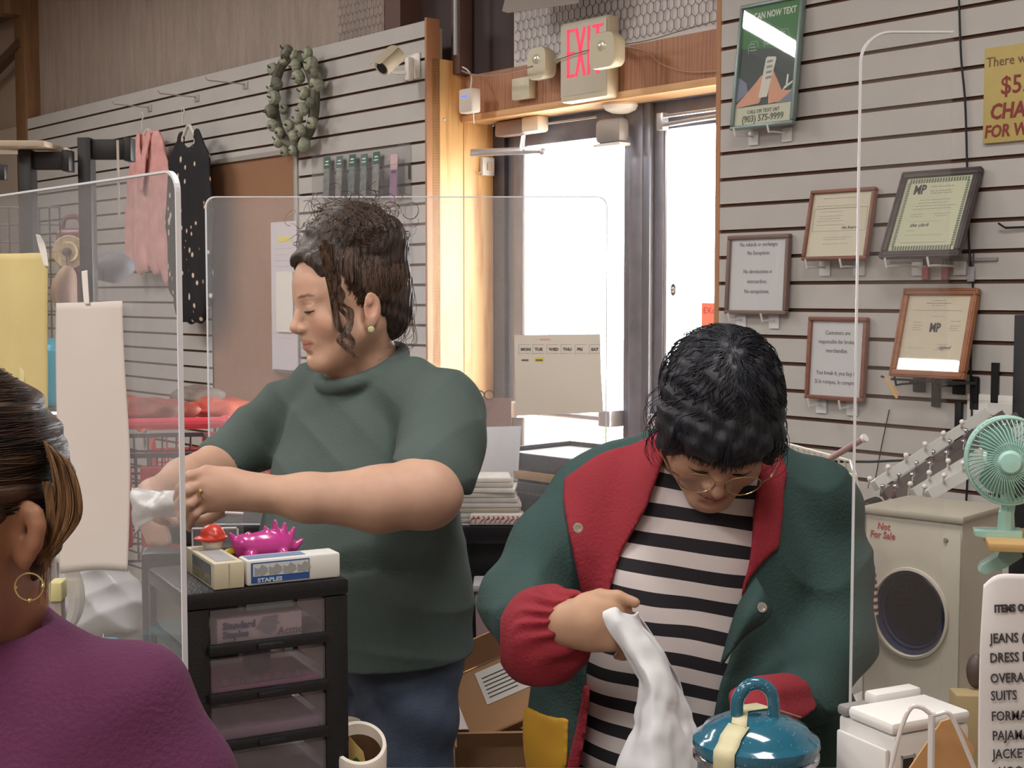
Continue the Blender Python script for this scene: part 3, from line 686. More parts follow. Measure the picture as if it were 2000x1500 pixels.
m = MB(); m.box((a * .45, -.0455, b * .68), (a * .42, .002, .007), bev=.001); m.build('indicator', mat('blue_led', (70, 90, 255), emit=2.5), r)
m = MB(); m.tube(cr([(a * .7, -.03, b), (a * .6, -.02, b + .04), (a * .2, -.01, b + .07), (-.03, 0, b + .09)], 12), .003, 6); m.build('wire', M_white, r)
m = MB(); m.tube([(a * .75, -.02, 0), (a * .78, -.02, -.04)], .002, 6); m.build('lower_wire', M_white, r)
# cable draped over the post top
pp = [(WH(x, y, -.03)[0], .03, WH(x, y, -.03)[1]) for x, y in ((902, 138), (925, 146), (960, 146), (1000, 140), (1040, 130))]
o = wobj(MB().tube(cr(pp, 16), .0035, 6), 'cable', mat('cable_tan', (150, 128, 116))); tag(o, 'tan cable draped along the top of the header beside the post', 'cable')
# smoke detectors under the soffit
for (px, py, nm) in ((1212, 209, 'white dome light under the lit header edge'), ):
    s, z = WH(px, py - 6, HEADO - .07); r = wthing('dome_light', s, HEADO - .07, ZH0 - .0005, nm, 'light')
    m = MB(); m.lathe((0, 0, 0), [(0, 0), (.058, 0), (.06, -.008), (.052, -.022), (.03, -.032), (0, -.035)], 28); m.build('dome', mat('dome_white', (240, 238, 232), rough=.3), r)
s, z = WH(1199, 255, DO + .05); r = wthing('drum_shape', s, DO + .0305, z, 'flat grey drum shape on the frame above the door glass', 'sensor')  # flat drum shape on the door frame, white along the bottom
m = MB(); m.bb((-.062, -.055, -.045), (.062, 0, .040), bev=.018); m.build('body', mat('drum_grey', (150, 146, 144), rough=.4), r)
m = MB(); m.bb((-.066, -.058, -.056), (.066, -.001, -.045), bev=.005); m.build('lower_cover', mat('drum_white', (236, 236, 238)), r)
# door closer
s, z = WH(972, 268, DO + .07); e = WH(1058, 236, DO + .07); r = wthing('door_closer', s, DO + .03, z, 'pale door closer with folded steel arm above the left door', 'door closer')
L_ = e[0] - s
MB().bb((.0, -.055, .0), (L_ * .62, -.001, .055), bev=.006).build('body', mat('closer_taupe', (150, 128, 122), rough=.4), r)
MB().bb((L_ * .62, -.06, .0), (L_, -.001, .060), bev=.012).build('end_cap', mat('closer_cream', (232, 222, 206), rough=.35), r)
m = MB(); zz = -.055; a0 = WH(920, 288, DO + .16); m.tube([(L_ * .55, -.03, .0), (L_ * .55, -.04, zz)], .009, 8)
m.tube([(L_ * .55, -.04, zz), (a0[0] - s, -.13, zz + .0)], .0075, 6); m.tube([(a0[0] - s, -.13, zz - .012), (L_ * 1.05, -.045, zz - .02)], .0075, 6); m.ball((L_ * 1.05, -.045, zz - .02), .014, 10)
m.build('arm', M_alum, r)
e1 = WH(1165, 236, DO + .04)
MB().tube([(L_, -.01, .03), (e1[0] - s, -.01, .03)], .004, 6).build('rod', M_alum, r)
# second closer, seen at the right
s, z = WH(1290, 228, DO + .05); r = wthing('door_closer', s, DO + .03, z, 'slim steel door closer arm above the right door', 'door closer')
m = MB(); m.tube([(0, -.02, .0), (.5, -.03, .0)], .006, 6); m.tube([(0, -.02, -.03), (.16, -.05, -.03), (.55, -.05, -.022)], .008, 6); m.bb((-.01, -.03, -.045), (.02, -.001, .012), bev=.003); m.build('arm', M_alum, r)
MB().bb((.34, -.06, .02), (.6, -.001, .07), bev=.006).build('body', mat('closer_cream', (232, 222, 206)), r)
# small white device on the pine return
o_, z = SH(947, 326, S845); r = empty('door_contact', W(S845 + .004, o_, z), (0, 0, PHI), 'small white alarm contact screwed to the pine door jamb', 'alarm contact')
m = MB(); m.bb((0, -.03, -.035), (.02, .03, .035), bev=.004); m.build('case', M_white, r)
m = MB(); m.box((.024, .0, .0), (.008, .02, .03), bev=.002); m.tube([(.01, -.03, -.02), (.015, -.05, -.03), (.01, -.055, -.02)], .003, 6); m.build('switch', mat('switch_beige', (206, 180, 150)), r)
m = MB(); m.lathe((0, 0, 0), [(0, 0), (.006, 0), (.004, .003), (0, .004)], 10, axis=(1, 0, 0)); o_, z = SH(868, 233, S845); o = m.build('screw', M_alum); o.location = W(S845, o_, z); o.rotation_euler = (0, 0, PHI); tag(o, 'single bright screw in the upper pine post', 'screw')
# ---- door stickers and push bar strap, orange paper
def onglass(px0, py0, px1, py1, name, label, m_, cat='sticker', oo=.0):
    y = DO - .017 + oo; a = WH(px0, py1, y); b = WH(px1, py0, y); r = wthing(name, a[0], y, a[1], label, cat)
    MB().bb((0, -.001, 0), (b[0] - a[0], 0, b[1] - a[1])).build('sheet', m_, r); return r, b[0] - a[0], b[1] - a[1]
r, a, b = onglass(1283, 473, 1297, 562, 'door_sticker', 'tall narrow grey sticker with three boxed symbols on the right door glass', mat('sticker_grey', (170, 176, 186)))
m = MB()
for t in (.68, .42, .12): m.bb((a * .15, -.002, b * t), (a * .85, -.001, b * (t + .20)))
m.build('symbols', mat('sticker_ink', (96, 100, 110)), r, smooth=False)
y = DO - .017; c = WH(1315, 566, y); r = wthing('door_decal', c[0], y, c[1], 'small oval black and white decal on the right door glass', 'decal')
m = MB(); m.lathe((0, 0, 0), [(0, 0), (.013, 0), (.013, .001), (0, .001)], 24, axis=(0, -1, 0)); 
for v in range(len(m.v)): m.v[v] = (m.v[v][0] * .95, m.v[v][1], m.v[v][2] * 1.6)
m.build('rim', mat('decal_ink', (80, 86, 86)), r)
m = MB(); m.lathe((0, -.0012, 0), [(0, 0), (.010, 0), (.010, .0006), (0, .0006)], 24, axis=(0, -1, 0)); m.build('face', M_paper, r)
m = MB(); m.text('ICT', 0, -.004, -.0022, .0095, bold=.0003); m.build('lettering', M_ink, r, smooth=False)
r, a, b = onglass(1370, 592, 1440, 665, 'orange_notice', 'pinkish orange paper taped to the right door glass', mat('orange_paper', (255, 150, 130)), 'notice')
m = MB(); m.text('EXood', a * .33, b * .72, -.0014, .03); m.tube([(a * .05, -.0015, b * .02), (a * .2, -.0015, b * .3), (a * .45, -.0015, b * .3), (a * .55, -.0015, b * .05)], .0016, 5); m.build('lettering', mat('orange_ink', (214, 84, 84)), r, smooth=False)
# plants outside
random.seed(3)
c = P(1180, 845, 7.0); g = empty('shrub', (c.x, c.y, -.02), (0, 0, 0), 'small bright green bush outside beyond the left door glass', 'bush')
m = MB()
for i in range(130):
    a = random.uniform(0, 6.28); rr = random.uniform(.0, .14); h = random.uniform(.25, 1.0) * (c.z + .06); p = Vector((rr * math.cos(a), rr * math.sin(a), h))
    d = Vector((random.uniform(-1, 1), random.uniform(-1, 1), random.uniform(-.2, 1))).normalized() * .045; q = d.cross(Vector((0, 0, 1))).normalized() * .018
    m.add([p, p + d * .5 + q, p + d, p + d * .5 - q], [(0, 1, 2, 3)])
m.build('foliage', mat('bright_leaf', (150, 200, 110), rough=.6), g)
MB().tube([(0, 0, 0), (.01, .01, c.z * .8)], .012, 6).build('stem', mat('stem_brown', (120, 96, 70)), g)

# ---- wreath of green gourds
cs, cz = WH(575, 196, .05); r = wthing('gourd_wreath', cs, .03, cz, 'oval wreath of pale green gourds hanging on the left slat wall', 'wreath')
g1 = mat('gourd_green', (152, 158, 138), rough=.6, var=.14, vscale=30); g2 = mat('gourd_dark', (118, 122, 108), rough=.6, var=.14, vscale=30)
gst = mat('gourd_stem', (86, 72, 56))
random.seed(11)
def g_at(px, py, o_): s, z = WH(px, py, o_); return (s - cs, -(o_ - .03), z - cz)
m = MB(); n = 26
ring = [g_at(575 + 40 * math.cos(a), 196 + 88 * math.sin(a), .07) for a in [2 * math.pi * i / n for i in range(n)]]
m.tube(ring, .022, 8, closed=True); m.build('ring', mat('wreath_core', (92, 92, 78)), r)
GS = [(560, 100, 16, 1), (600, 104, 15, 0), (607, 125, 19, 0), (578, 128, 15, 0), (533, 135, 15, 0), (555, 118, 12, 0), (583, 150, 17, 0), (619, 164, 18, 0), (541, 163, 16, 1), (594, 183, 16, 0), (536, 191, 17, 0), (528, 217, 16, 1), (555, 214, 12, 1),
      (592, 213, 16, 0), (583, 233, 13, 0), (609, 240, 14, 0), (533, 245, 15, 0), (564, 245, 14, 0), (588, 253, 13, 0), (545, 258, 12, 0), (545, 277, 15, 0), (573, 266, 14, 0), (594, 283, 18, 0), (572, 293, 12, 0), (556, 296, 12, 0), (614, 142, 12, 1), (530, 176, 11, 0), (605, 200, 12, 1), (575, 108, 12, 0)]
for i, (px, py, rp, dk) in enumerate(GS):
    R_ = rp * .00180; c = g_at(px, py, .09 + random.uniform(-.01, .03)); ax = Vector((random.uniform(-.8, .5), -1, random.uniform(-.6, .6))).normalized()
    m = MB(); m.lathe(c, [(0.001, -.62 * R_), (.5 * R_, -.72 * R_), (.85 * R_, -.45 * R_), (1.0 * R_, 0), (.86 * R_, .48 * R_), (.5 * R_, .72 * R_), (.18 * R_, .66 * R_), (0.001, .58 * R_)], 30, axis=ax, flute=10, famp=.045)
    gd = m.build('gourd', g2 if dk else g1, r)
    m = MB(); cc = Vector(c); m.tube([cc + ax * R_ * .55, cc + ax * R_ * 1.0, cc + ax * R_ * 1.25 + Vector((.004, 0, .004))], [.0045, .003, .003], 6); m.build('stem', gst, gd)
# ---- security camera
s, z = WH(806, 137, .02); r = wthing('security_camera', s, .019, z, 'beige bullet security camera on clear bracket left of the pine post', 'camera')
m = MB(); m.bb((-.045, -.006, -.035), (.05, 0, .06), bev=.003); m.build('bracket_plate', mat('frosted_bracket', (206, 200, 192), rough=.3), r)
m = MB(); m.bb((-.012, -.03, -.04), (.012, -.004, .045), bev=.004); m.tube([(0, -.02, -.01), (-.03, -.06, -.012), (-.06, -.075, .0)], .008, 8); m.build('arm', M_white, r)
a = Vector(g_at(728, 138, .2)) ; 
def rl(px, py, o_): q = WH(px, py, o_); return Vector((q[0] - s, -(o_ - .019), q[1] - z))
A = rl(745, 134, .20); B = rl(778, 104, .12)
m = MB(); ax = (B - A).normalized(); m.lathe(A, [(.0, .004), (.022, .004), (.030, 0), (.032, .01), (.033, (B - A).length - .01), (.028, (B - A).length), (0, (B - A).length)], 24, axis=ax)
b = m.build('camera_body', mat('camera_beige', (196, 186, 164), rough=.4), r)
m = MB(); m.lathe(A - ax * .0005, [(0, 0), (.021, 0), (.021, .003), (0, .003)], 20, axis=ax); m.build('lens', M_black, b)
m = MB(); u_ = Vector((0, 0, 1)); u_ = (u_ - ax * ax.dot(u_)).normalized(); q = ax.cross(u_)
pts = []; 
for sgn in (-1, -.5, 0, .5, 1): pts.append(u_ * (.038 - .010 * sgn * sgn) + q * .034 * sgn)
vs = []; fs = []
for t in (-.022, (B - A).length * .9):
    for p in pts: vs += [A + ax * t + p, A + ax * t + p * 1.06]
for i in range(4): fs += [(2 * i, 2 * i + 2, 2 * i + 12, 2 * i + 10), (2 * i + 1, 2 * i + 3, 2 * i + 13, 2 * i + 11), (2 * i, 2 * i + 2, 2 * i + 3, 2 * i + 1), (10 + 2 * i, 12 + 2 * i, 13 + 2 * i, 11 + 2 * i)]
fs += [(0, 1, 11, 10), (8, 9, 19, 18)]
m.add(vs, fs); m.build('sun_shield', mat('camera_beige', (196, 186, 164)), b)
# ---- brochures in clear pockets
tops = [(632, 306), (656, 304), (681, 301), (704, 300), (728, 296)]
for i, (px, py) in enumerate(tops):
    s, z = WH(px, py, .06); r = wthing('brochure', s, .05, z - .165, 'green topped landscape brochure, %s in the row' % ['first from the left', 'second from the left', 'middle one', 'fourth from the left', 'fifth from the left'][i], 'brochure', 'brochures in the clear wall rack', tilt=-.06)
    MB().bb((-.021, -.002, 0), (.021, 0, .165)).build('cover', mat('brochure_grey%d' % (i % 3), [(132, 138, 136), (150, 152, 148), (120, 130, 128)][i % 3], var=.3, vscale=40), r)
    MB().bb((-.021, -.003, .118), (.021, -.002, .165)).build('header_band', mat('brochure_green%d' % (i % 2), [(70, 104, 92), (92, 116, 116)][i % 2]), r)
    m = MB(); m.bb((-.014, -.0036, .132), (.014, -.003, .136)); m.bb((-.010, -.0036, .144), (.012, -.003, .149)); m.build('printed_lines', mat('poster_white_ink', (226, 232, 224)), r)
s, z = WH(762, 300, .07); r = wthing('brochure', s, .06, z - .19, 'purple and pink leaflet at the right end of the brochure row', 'brochure', 'brochures in the clear wall rack', tilt=-.06)
MB().bb((-.022, -.002, 0), (.024, 0, .19)).build('cover', mat('leaflet_mauve', (158, 128, 158), var=.12), r)
MB().bb((-.022, -.003, .13), (.024, -.002, .19)).build('header_band', mat('leaflet_pink', (206, 176, 180)), r)
MB().bb((-.014, -.0032, .118), (.015, -.002, .128)).build('printed_bar', mat('leaflet_purple', (104, 78, 116)), r)
a = WH(622, 398, .05); b = WH(790, 282, .05)
r = wthing('brochure_rack', a[0], .019, a[1], 'clear acrylic brochure pocket rack on the left slat wall', 'brochure rack')
m = MB(); wd = b[0] - a[0]; zt = WH(700, 390, .05)[1] - a[1]
m.bb((0, -.062, -.01), (wd, -.060, .12)); m.bb((0, -.062, -.012), (wd, 0, -.01)); m.bb((0, -.062, -.01), (.002, 0, .2)); m.bb((wd - .002, -.062, -.01), (wd, 0, .2)); m.bb((0, -.004, -.01), (wd, -.002, .2)); m.bb((0, -.064, .118), (wd, -.059, .1205))
for i in range(1, 6): m.bb((wd * i / 6 - .001, -.06, -.01), (wd * i / 6 + .001, -.004, .14))
m.build('pockets', clear('frosted_acrylic', haze=.08, rough=.1), r)
# lower, emptier pockets below
a = WH(735, 520, .05); b = WH(792, 392, .05); r = wthing('brochure_rack', a[0], .019, a[1], 'small empty clear pocket on the slat wall above the bun', 'brochure rack'); wd = b[0] - a[0]; h_ = b[1] - a[1]
m = MB(); m.bb((0, -.05, 0), (wd, -.048, h_)); m.bb((0, -.05, 0), (.002, 0, h_)); m.bb((wd - .002, -.05, 0), (wd, 0, h_)); m.bb((0, -.05, -.002), (wd, 0, 0)); m.build('pocket', clear('frosted_acrylic'), r)
# dark slot in one board
a = WH(800, 350, .02); m = MB().bb((a[0] - .004, -.0195, a[1]), (a[0] + .006, -.024, a[1] + .055)); o = wobj(m, 'wall_bracket', M_black); tag(o, 'short black metal slot bracket on the slat wall beside brochures', 'bracket')
# ---- papers pinned beside the face
def paperstack(px0, py0, px1, py1, o_, name, label, m_, tiltx=0):
    a = WH(px0, py1, o_); b = WH(px1, py0, o_); r = wthing(name, a[0], o_, a[1], label, 'paper', 'papers pinned to the hardboard')
    MB().bb((0, -.003, 0), (b[0] - a[0], 0, b[1] - a[1])).build('sheet', m_, r); return r, b[0] - a[0], b[1] - a[1]
r, a, b = paperstack(533, 431, 580, 722, .0315, 'pinned_papers', 'long lilac white sheet with a yellow mark pinned to the hardboard', mat('paper_lilac', (206, 200, 206)))
m = MB(); m.bb((a * .25, -.004, b * .865), (a * .75, -.0032, b * .90)); m.build('highlight', mat('highlighter', (226, 214, 90)), r)
m = MB(); lines(m, a * .1, a * .9, [b * (.82 - .04 * i) for i in range(16)], -.0032, .0015); m.build('printed_lines', M_ink2, r, smooth=False)
MB().bb((a * .08, -.008, -.012), (a * .9, 0, .004), bev=.002).build('lower_clip', mat('clip_taupe', (110, 96, 88)), r)
paperstack(541, 530, 572, 648, .040, 'pinned_papers', 'bright white blank note pinned over the lilac sheet behind the face', M_paper)
# small hooks and wires on slats
for i, (px, py) in enumerate(((293, 210), (385, 190), (480, 165))):
    s, z = WH(px, py, .02); r = wthing('peg_hook', s, .019, z, ['wire peg hook on the slat wall above the pink jacket', 'wire peg hook on the slat wall above the black dress', 'empty wire peg hook between the dress and the wreath'][i], 'hook', 'wire hooks on the left slat wall')
    m = MB(); m.bb((-.02, -.006, -.02), (.02, 0, .012), bev=.002); m.tube([(0, 0, 0), (0, -.19, 0), (0, -.20, .012)], .003, 6); m.build('hook', mat('pale_wire', (186, 176, 168), metal=.3), r)

# ================================================================== far left: racks, garments, carts
M_rack = mat('black_rack_steel', (34, 31, 34), rough=.45, spec=.4)
def GZ(px, d): return P(px, 574, d)      # point at eye height on that pixel column
# ---- display racks with plate arms
for i, (px, pw, pa0, pa1, pyt, pya, d) in enumerate(((150, 26, 176, 241, 268, 310, 3.84), (34, 26, 56, 120, 292, 330, 3.78))):
    b = P(px, pyt, d); b2 = P(px + pw, pyt, d); w_ = b2.x - b.x
    r = empty('display_rack', (b.x, b.y, 0), (0, 0, 0), ['black steel display rack post with broad flag arm, nearer the pink jacket', 'black steel display rack post with pale shelf board on top, at far left'][i], 'display rack', 'black racks at far left')
    MB().bb((0, 0, 0), (w_, .05, b.z), bev=.003).build('post', M_rack, r)
    a0 = P(pa0, pyt + 4, d); a1 = P(pa1, pya, d); L = a1.x - b.x
    MB().bb((w_, .012, a1.z - b.z + b.z), (L, .035, b.z - .004), bev=.002).build('flag_arm', M_rack, r)
    MB().bb((L, .0, a1.z - .005), (L + .02, .05, b.z), bev=.002).build('end_cap', M_rack, r)
    MB().bb((-.04, -.12, 0), (w_ + .04, .12, .04), bev=.006).build('base', M_rack, r)
    if i == 0:
        q = P(232, 275, d); MB().tube([(q.x - b.x, -.012, q.z), (q.x - b.x, -.012, q.z - .22)], .004, 6).build('hanging_rod', mat('pale_wire', (186, 176, 168)), r)
    else:
        MB().bb((-.30, -.08, b.z + .001), (L - .02, .14, b.z + .016), bev=.002).build('shelf_board', mat('pale_board', (196, 178, 158)), r)
# third rack glimpsed at the frame edge
b = P(-60, 320, 3.6); r = empty('display_rack', (b.x, b.y, 0), (0, 0, 0), 'black steel rack arm cut off by the left picture edge', 'display rack', 'black racks at far left')
MB().bb((0, 0, 0), (.04, .05, b.z), bev=.003).build('post', M_rack, r); e = P(6, 350, 3.6); MB().bb((.04, .01, e.z), (e.x - b.x, .035, b.z), bev=.002).build('flag_arm', M_rack, r)
# ---- wire grid panel
a = P(-60, 490, 4.4); b = P(118, 405, 4.4); r = empty('wire_grid', (a.x, a.y, 0), (0, 0, 0), 'dark wire grid panel standing behind the left shield', 'wire grid')
m = MB(); n = 9; z0 = .9; z1 = b.z
for i in range(n + 1): x = (b.x - a.x) * i / n; m.tube([(x, 0, z0 - .9), (x, 0, z1)], .0028, 5)
z = z1
while z > .1: m.tube([(0, .003, z), (b.x - a.x, .003, z)], .0028, 5); z -= .055
m.build('grid', mat('dark_wire', (70, 66, 70), rough=.5), r)
# ---- garments on the wall (soft fields in the frame of the garment)
def hanger(r, z, wd, m_):
    m = MB(); m.tube(cr([(-wd, .0, z - .10), (-wd * .5, .0, z - .045), (0, .0, z - .01), (wd * .5, .0, z - .045), (wd, .0, z - .10)], 20), .008, 8)
    m.tube(cr([(0, -.03, z - .01), (0, -.03, z + .03), (.015, -.03, z + .05), (.0, -.03, z + .07), (-.012, -.03, z + .055)], 16), .003, 6); m.build('hanger', m_, r)
class Flat(Field):
    """field squeezed along y so that garments come out flattened"""
def garment(name, label, cat, s, o, zt, build, mats, paint=None, hang=None, group=None):
    r = wthing(name, s, o, zt, label, cat, group); M = wm(r)
    F = Field((-.5, -.35, -1.3), (.5, .35, .12), .008); build(F)
    V, Q = F.mesh(); ok = (Q >= 0).all(1); Q = Q[ok]; V[:, 1] *= .32
    mb = MB(); mb.v = [tuple(v) for v in V]; mb.f = [list(q) for q in Q]; mb.mi = [0] * len(Q); mb.build('cloth', mats, r, ang=90)
    if hang: hanger(r, *hang)
    return r
pk = mat('pink_knit', (214, 158, 154), rough=.9, var=.12, vscale=14, bump=.3, bscale=40)
s, z = WH(293, 262, .10); sb, zb = WH(290, 540, .10); H = z - zb
def pj(F):
    F.chain([(-.10, 0, -.06), (-.17, 0, -.22), (-.215, 0, -H * .6), (-.225, 0, -H * .93)], [.05, .055, .05, .040], .02)
    F.chain([(.10, 0, -.06), (.17, 0, -.22), (.185, 0, -H * .6), (.17, 0, -H * .99)], [.05, .055, .05, .040], .02)
    F.chain([(-.07, 0, -.05), (-.08, .02, -.25), (-.09, 0, -H * .86)], [.06, .09, .085], .04); F.chain([(.07, 0, -.05), (.08, .02, -.25), (.07, 0, -H * .86)], [.06, .09, .085], .04)
    F.chain([(-.055, -.08, -.01), (-.03, -.13, -.10), (-.005, -.14, -.26)], [.022, .026, .018], .012); F.chain([(.055, -.08, -.01), (.04, -.13, -.10), (.015, -.14, -.26)], [.022, .026, .018], .012)
    F.cone((0, -.16, -.03), (0, -.16, -.16), .026, .008, .02, 'sub')
    F.disp(lambda X, Y, Z: .006 * np.sin(X * 70 + 2 * np.sin(Z * 9)) * np.clip(-Z * 2, 0, 1) + .003 * np.sin(X * 160 + Z * 14) + 0 * Y)
garment('pink_jacket', 'dusty pink soft jacket hanging on the left slat wall', 'jacket', s, .11, z, pj, pk, hang=(.03, .12, mat('white_hanger', (214, 206, 196))))
m = D.materials.new('black_floral'); MATS['black_floral'] = m; m.use_nodes = True; nt = m.node_tree; b = nt.nodes['Principled BSDF']; b.inputs['Roughness'].default_value = .8
vo = nt.nodes.new('ShaderNodeTexVoronoi'); vo.inputs['Scale'].default_value = 24; tc = nt.nodes.new('ShaderNodeTexCoord'); mp = nt.nodes.new('ShaderNodeMapping'); mp.inputs['Scale'].default_value = (1, 1, .75)
nt.links.new(tc.outputs['Object'], mp.inputs[0]); nt.links.new(mp.outputs[0], vo.inputs['Vector'])
rp = nt.nodes.new('ShaderNodeValToRGB'); rp.color_ramp.interpolation = 'CONSTANT'; e = rp.color_ramp.elements; e[0].position = 0; e[0].color = lin((206, 196, 186)); e[1].position = .28; e[1].color = lin((150, 112, 78)); x = e.new(.33); x.color = lin((28, 26, 32))
nz = nt.nodes.new('ShaderNodeTexNoise'); nz.inputs['Scale'].default_value = 9; nt.links.new(tc.outputs['Object'], nz.inputs['Vector']); ad = nt.nodes.new('ShaderNodeMath'); ad.operation = 'MULTIPLY_ADD'; ad.inputs[1].default_value = -.55
nt.links.new(nz.outputs['Fac'], ad.inputs[0]); 
a2 = nt.nodes.new('ShaderNodeMath'); a2.operation = 'ADD'; a2.inputs[1].default_value = .36; nt.links.new(vo.outputs['Distance'], a2.inputs[0]); nt.links.new(a2.outputs[0], ad.inputs[2]); nt.links.new(ad.outputs[0], rp.inputs[0]); nt.links.new(rp.outputs[0], b.inputs['Base Color'])
s, z = WH(373, 258, .12); sb, zb = WH(373, 590, .12); H2 = z - zb
def bd(F):
    F.chain([(-.075, 0, -.02), (-.14, 0, -.14), (-.17, 0, -.40), (-.165, 0, -H2 * .9)], [.03, .055, .06, .06], .02)
    F.chain([(.075, 0, -.02), (.13, 0, -.14), (.15, 0, -.40), (.14, 0, -H2 * .95)], [.03, .055, .06, .06], .02)
    F.chain([(-.05, 0, -.13), (-.05, 0, -.45), (-.05, 0, -H2)], [.07, .085, .10], .03); F.chain([(.05, 0, -.13), (.05, 0, -.45), (.05, 0, -H2)], [.07, .085, .10], .03)
    F.cone((0, -.1, .0), (0, -.1, -.06), .055, .04, .02, 'sub')
    F.disp(lambda X, Y, Z: .007 * np.sin(X * 60 + 2 * np.sin(Z * 8)) * np.clip(-Z * 2, 0, 1) + 0 * Y)
garment('floral_dress', 'black dress with small white flowers hanging beside the pink jacket', 'dress', s, .13, z, bd, m, hang=(.04, .09, mat('white_hanger', (214, 206, 196))))
m = MB(); q = WH(370, 275, .20); m.bb((q[0] - .010, -.205, q[1] - .008), (q[0] + .010, -.2, q[1] + .006)); 
# ---- dark red handbags and hats behind the left shield
def bagthing(name, label, px0, px1, py0, py1, d, col, depth=.1):
    a = P(px0, py1, d); b = P(px1, py0, d); r = empty(name, (a.x, a.y, a.z), (0, 0, 0), label, 'bag')
    w_ = b.x - a.x; h_ = b.z - a.z; F = Field((-.05, -depth, -.05), (w_ + .05, depth + .05, h_ + .05), .006)
    for t in (.18, .5, .82): F.cone((w_ * t, 0, h_ * .18), (w_ * t, 0, h_ * .8), w_ * .2, w_ * .17, .04)
    V, Q = F.mesh(); mb = MB(); mb.v = [tuple(v) for v in V]; mb.f = [list(q) for q in Q]; mb.mi = [0] * len(Q); mb.build('body', col, r, ang=90)
    m = MB(); m.tube(cr([(w_ * .2, 0, h_ * .85), (w_ * .3, 0, h_ * 1.25), (w_ * .7, 0, h_ * 1.25), (w_ * .8, 0, h_ * .85)], 14), .008, 6); m.build('handle', col, r); return r, w_, h_
mar = mat('maroon_leather', (110, 58, 64), rough=.4, var=.1)
r, w_, h_ = bagthing('handbag', 'maroon handbag on the rack behind the left shield', 110, 176, 445, 520, 4.5, mar)
c = P(135, 492, 4.3); r = empty('straw_hat', c, (0, 0, 0), 'small pale straw hat with brown ribbon knot in front of the handbag', 'hat')
m = MB(); m.lathe((0, 0, 0), [(0.001, .02), (.028, .02), (.032, .0), (.05, .003), (.052, 0), (.03, -.004), (0, .0)], 28, axis=(0, -1, 0)); m.build('brim', mat('straw', (206, 184, 148), rough=.8, var=.15, vscale=60), r)
m = MB(); m.ball((.0, -.024, .0), (.016, .008, .014), 10); m.tube([(0, -.024, 0), (.005, -.026, -.05)], [.006, .004], 6); m.build('ribbon', mat('brown_ribbon', (90, 62, 50)), r)
def blob(name, label, cat, px, py, d, rx, rz, ry, m_, to_floor=False, k=.03, extra=None):
    c = P(px, py, d); r = empty(name, c, (0, 0, 0), label, cat); F = Field((-rx * 1.5, -ry * 1.5, -rz * 1.5), (rx * 1.5, ry * 1.5, rz * 1.5), .007)
    F.ell((0, 0, 0), (rx, ry, rz)); F.ell((rx * .3, 0, rz * .3), (rx * .7, ry * .9, rz * .8), k=.03)
    F.disp(lambda X, Y, Z: .004 * np.sin(X * 60) * np.sin(Z * 50 + 1) + 0 * Y)
    V, Q = F.mesh(); mb = MB(); mb.v = [tuple(v) for v in V]; mb.f = [list(q) for q in Q]; mb.mi = [0] * len(Q); mb.build('body', m_, r, ang=90); return r
blob('cushion', 'ochre and pink rounded cushion glimpsed beside the yellow paper', 'cushion', 125, 575, 4.2, .034, .075, .04, mat('ochre_pink', (168, 138, 104), c2=(150, 110, 104), var=.2))
blob('knit_scarf', 'red and black patterned scarf below the straw hat', 'scarf', 152, 560, 4.35, .05, .11, .04, mat('red_black_knit', (140, 44, 52), c2=(36, 26, 32), var=.2, vscale=30))
blob('folded_jeans', 'grey blue folded jeans behind the left shield below the handbag', 'jeans', 212, 525, 4.5, .075, .045, .05, mat('grey_denim', (112, 112, 122), var=.15))
# cyan container between the papers
c = P(108, 735, 3.4); r = empty('cyan_bottle', P(108, 792, 3.4), (0, 0, 0), 'bright cyan plastic bottle between the yellow and white papers', 'bottle')
h_ = c.z - r.location.z; m = MB(); m.lathe((0, 0, 0), [(0, 0), (.026, .0), (.034, .015), (.034, h_ * 1.9), (.02, h_ * 2.1), (.018, h_ * 2.3), (0, h_ * 2.3)], 24); m.build('body', mat('cyan_plastic', (40, 176, 214), rough=.3), r)
# stand for it
q = P(108, 792, 3.4)
r = empty('side_table', (q.x, q.y + .1, 0), (0, 0, 0), 'dark side table with chrome rail behind the papers', 'table')
MB().bb((-.25, -.16, q.z - .03), (.12, .12, q.z - .001), bev=.004).build('table_top', mat('dark_table', (60, 54, 52), rough=.4), r)
MB().tube([(-.2, -.17, q.z - .015), (.11, -.17, q.z - .015)], .008, 8).build('rail', mat('chrome', (210, 210, 216), rough=.12, metal=1), r)
for x in (-.22, .09):
    for y in (-.13, .09): MB().cyl((x, y, 0), (x, y, q.z - .031), .014, n=10).build('leg', mat('dark_table', (60, 54, 52)), r)
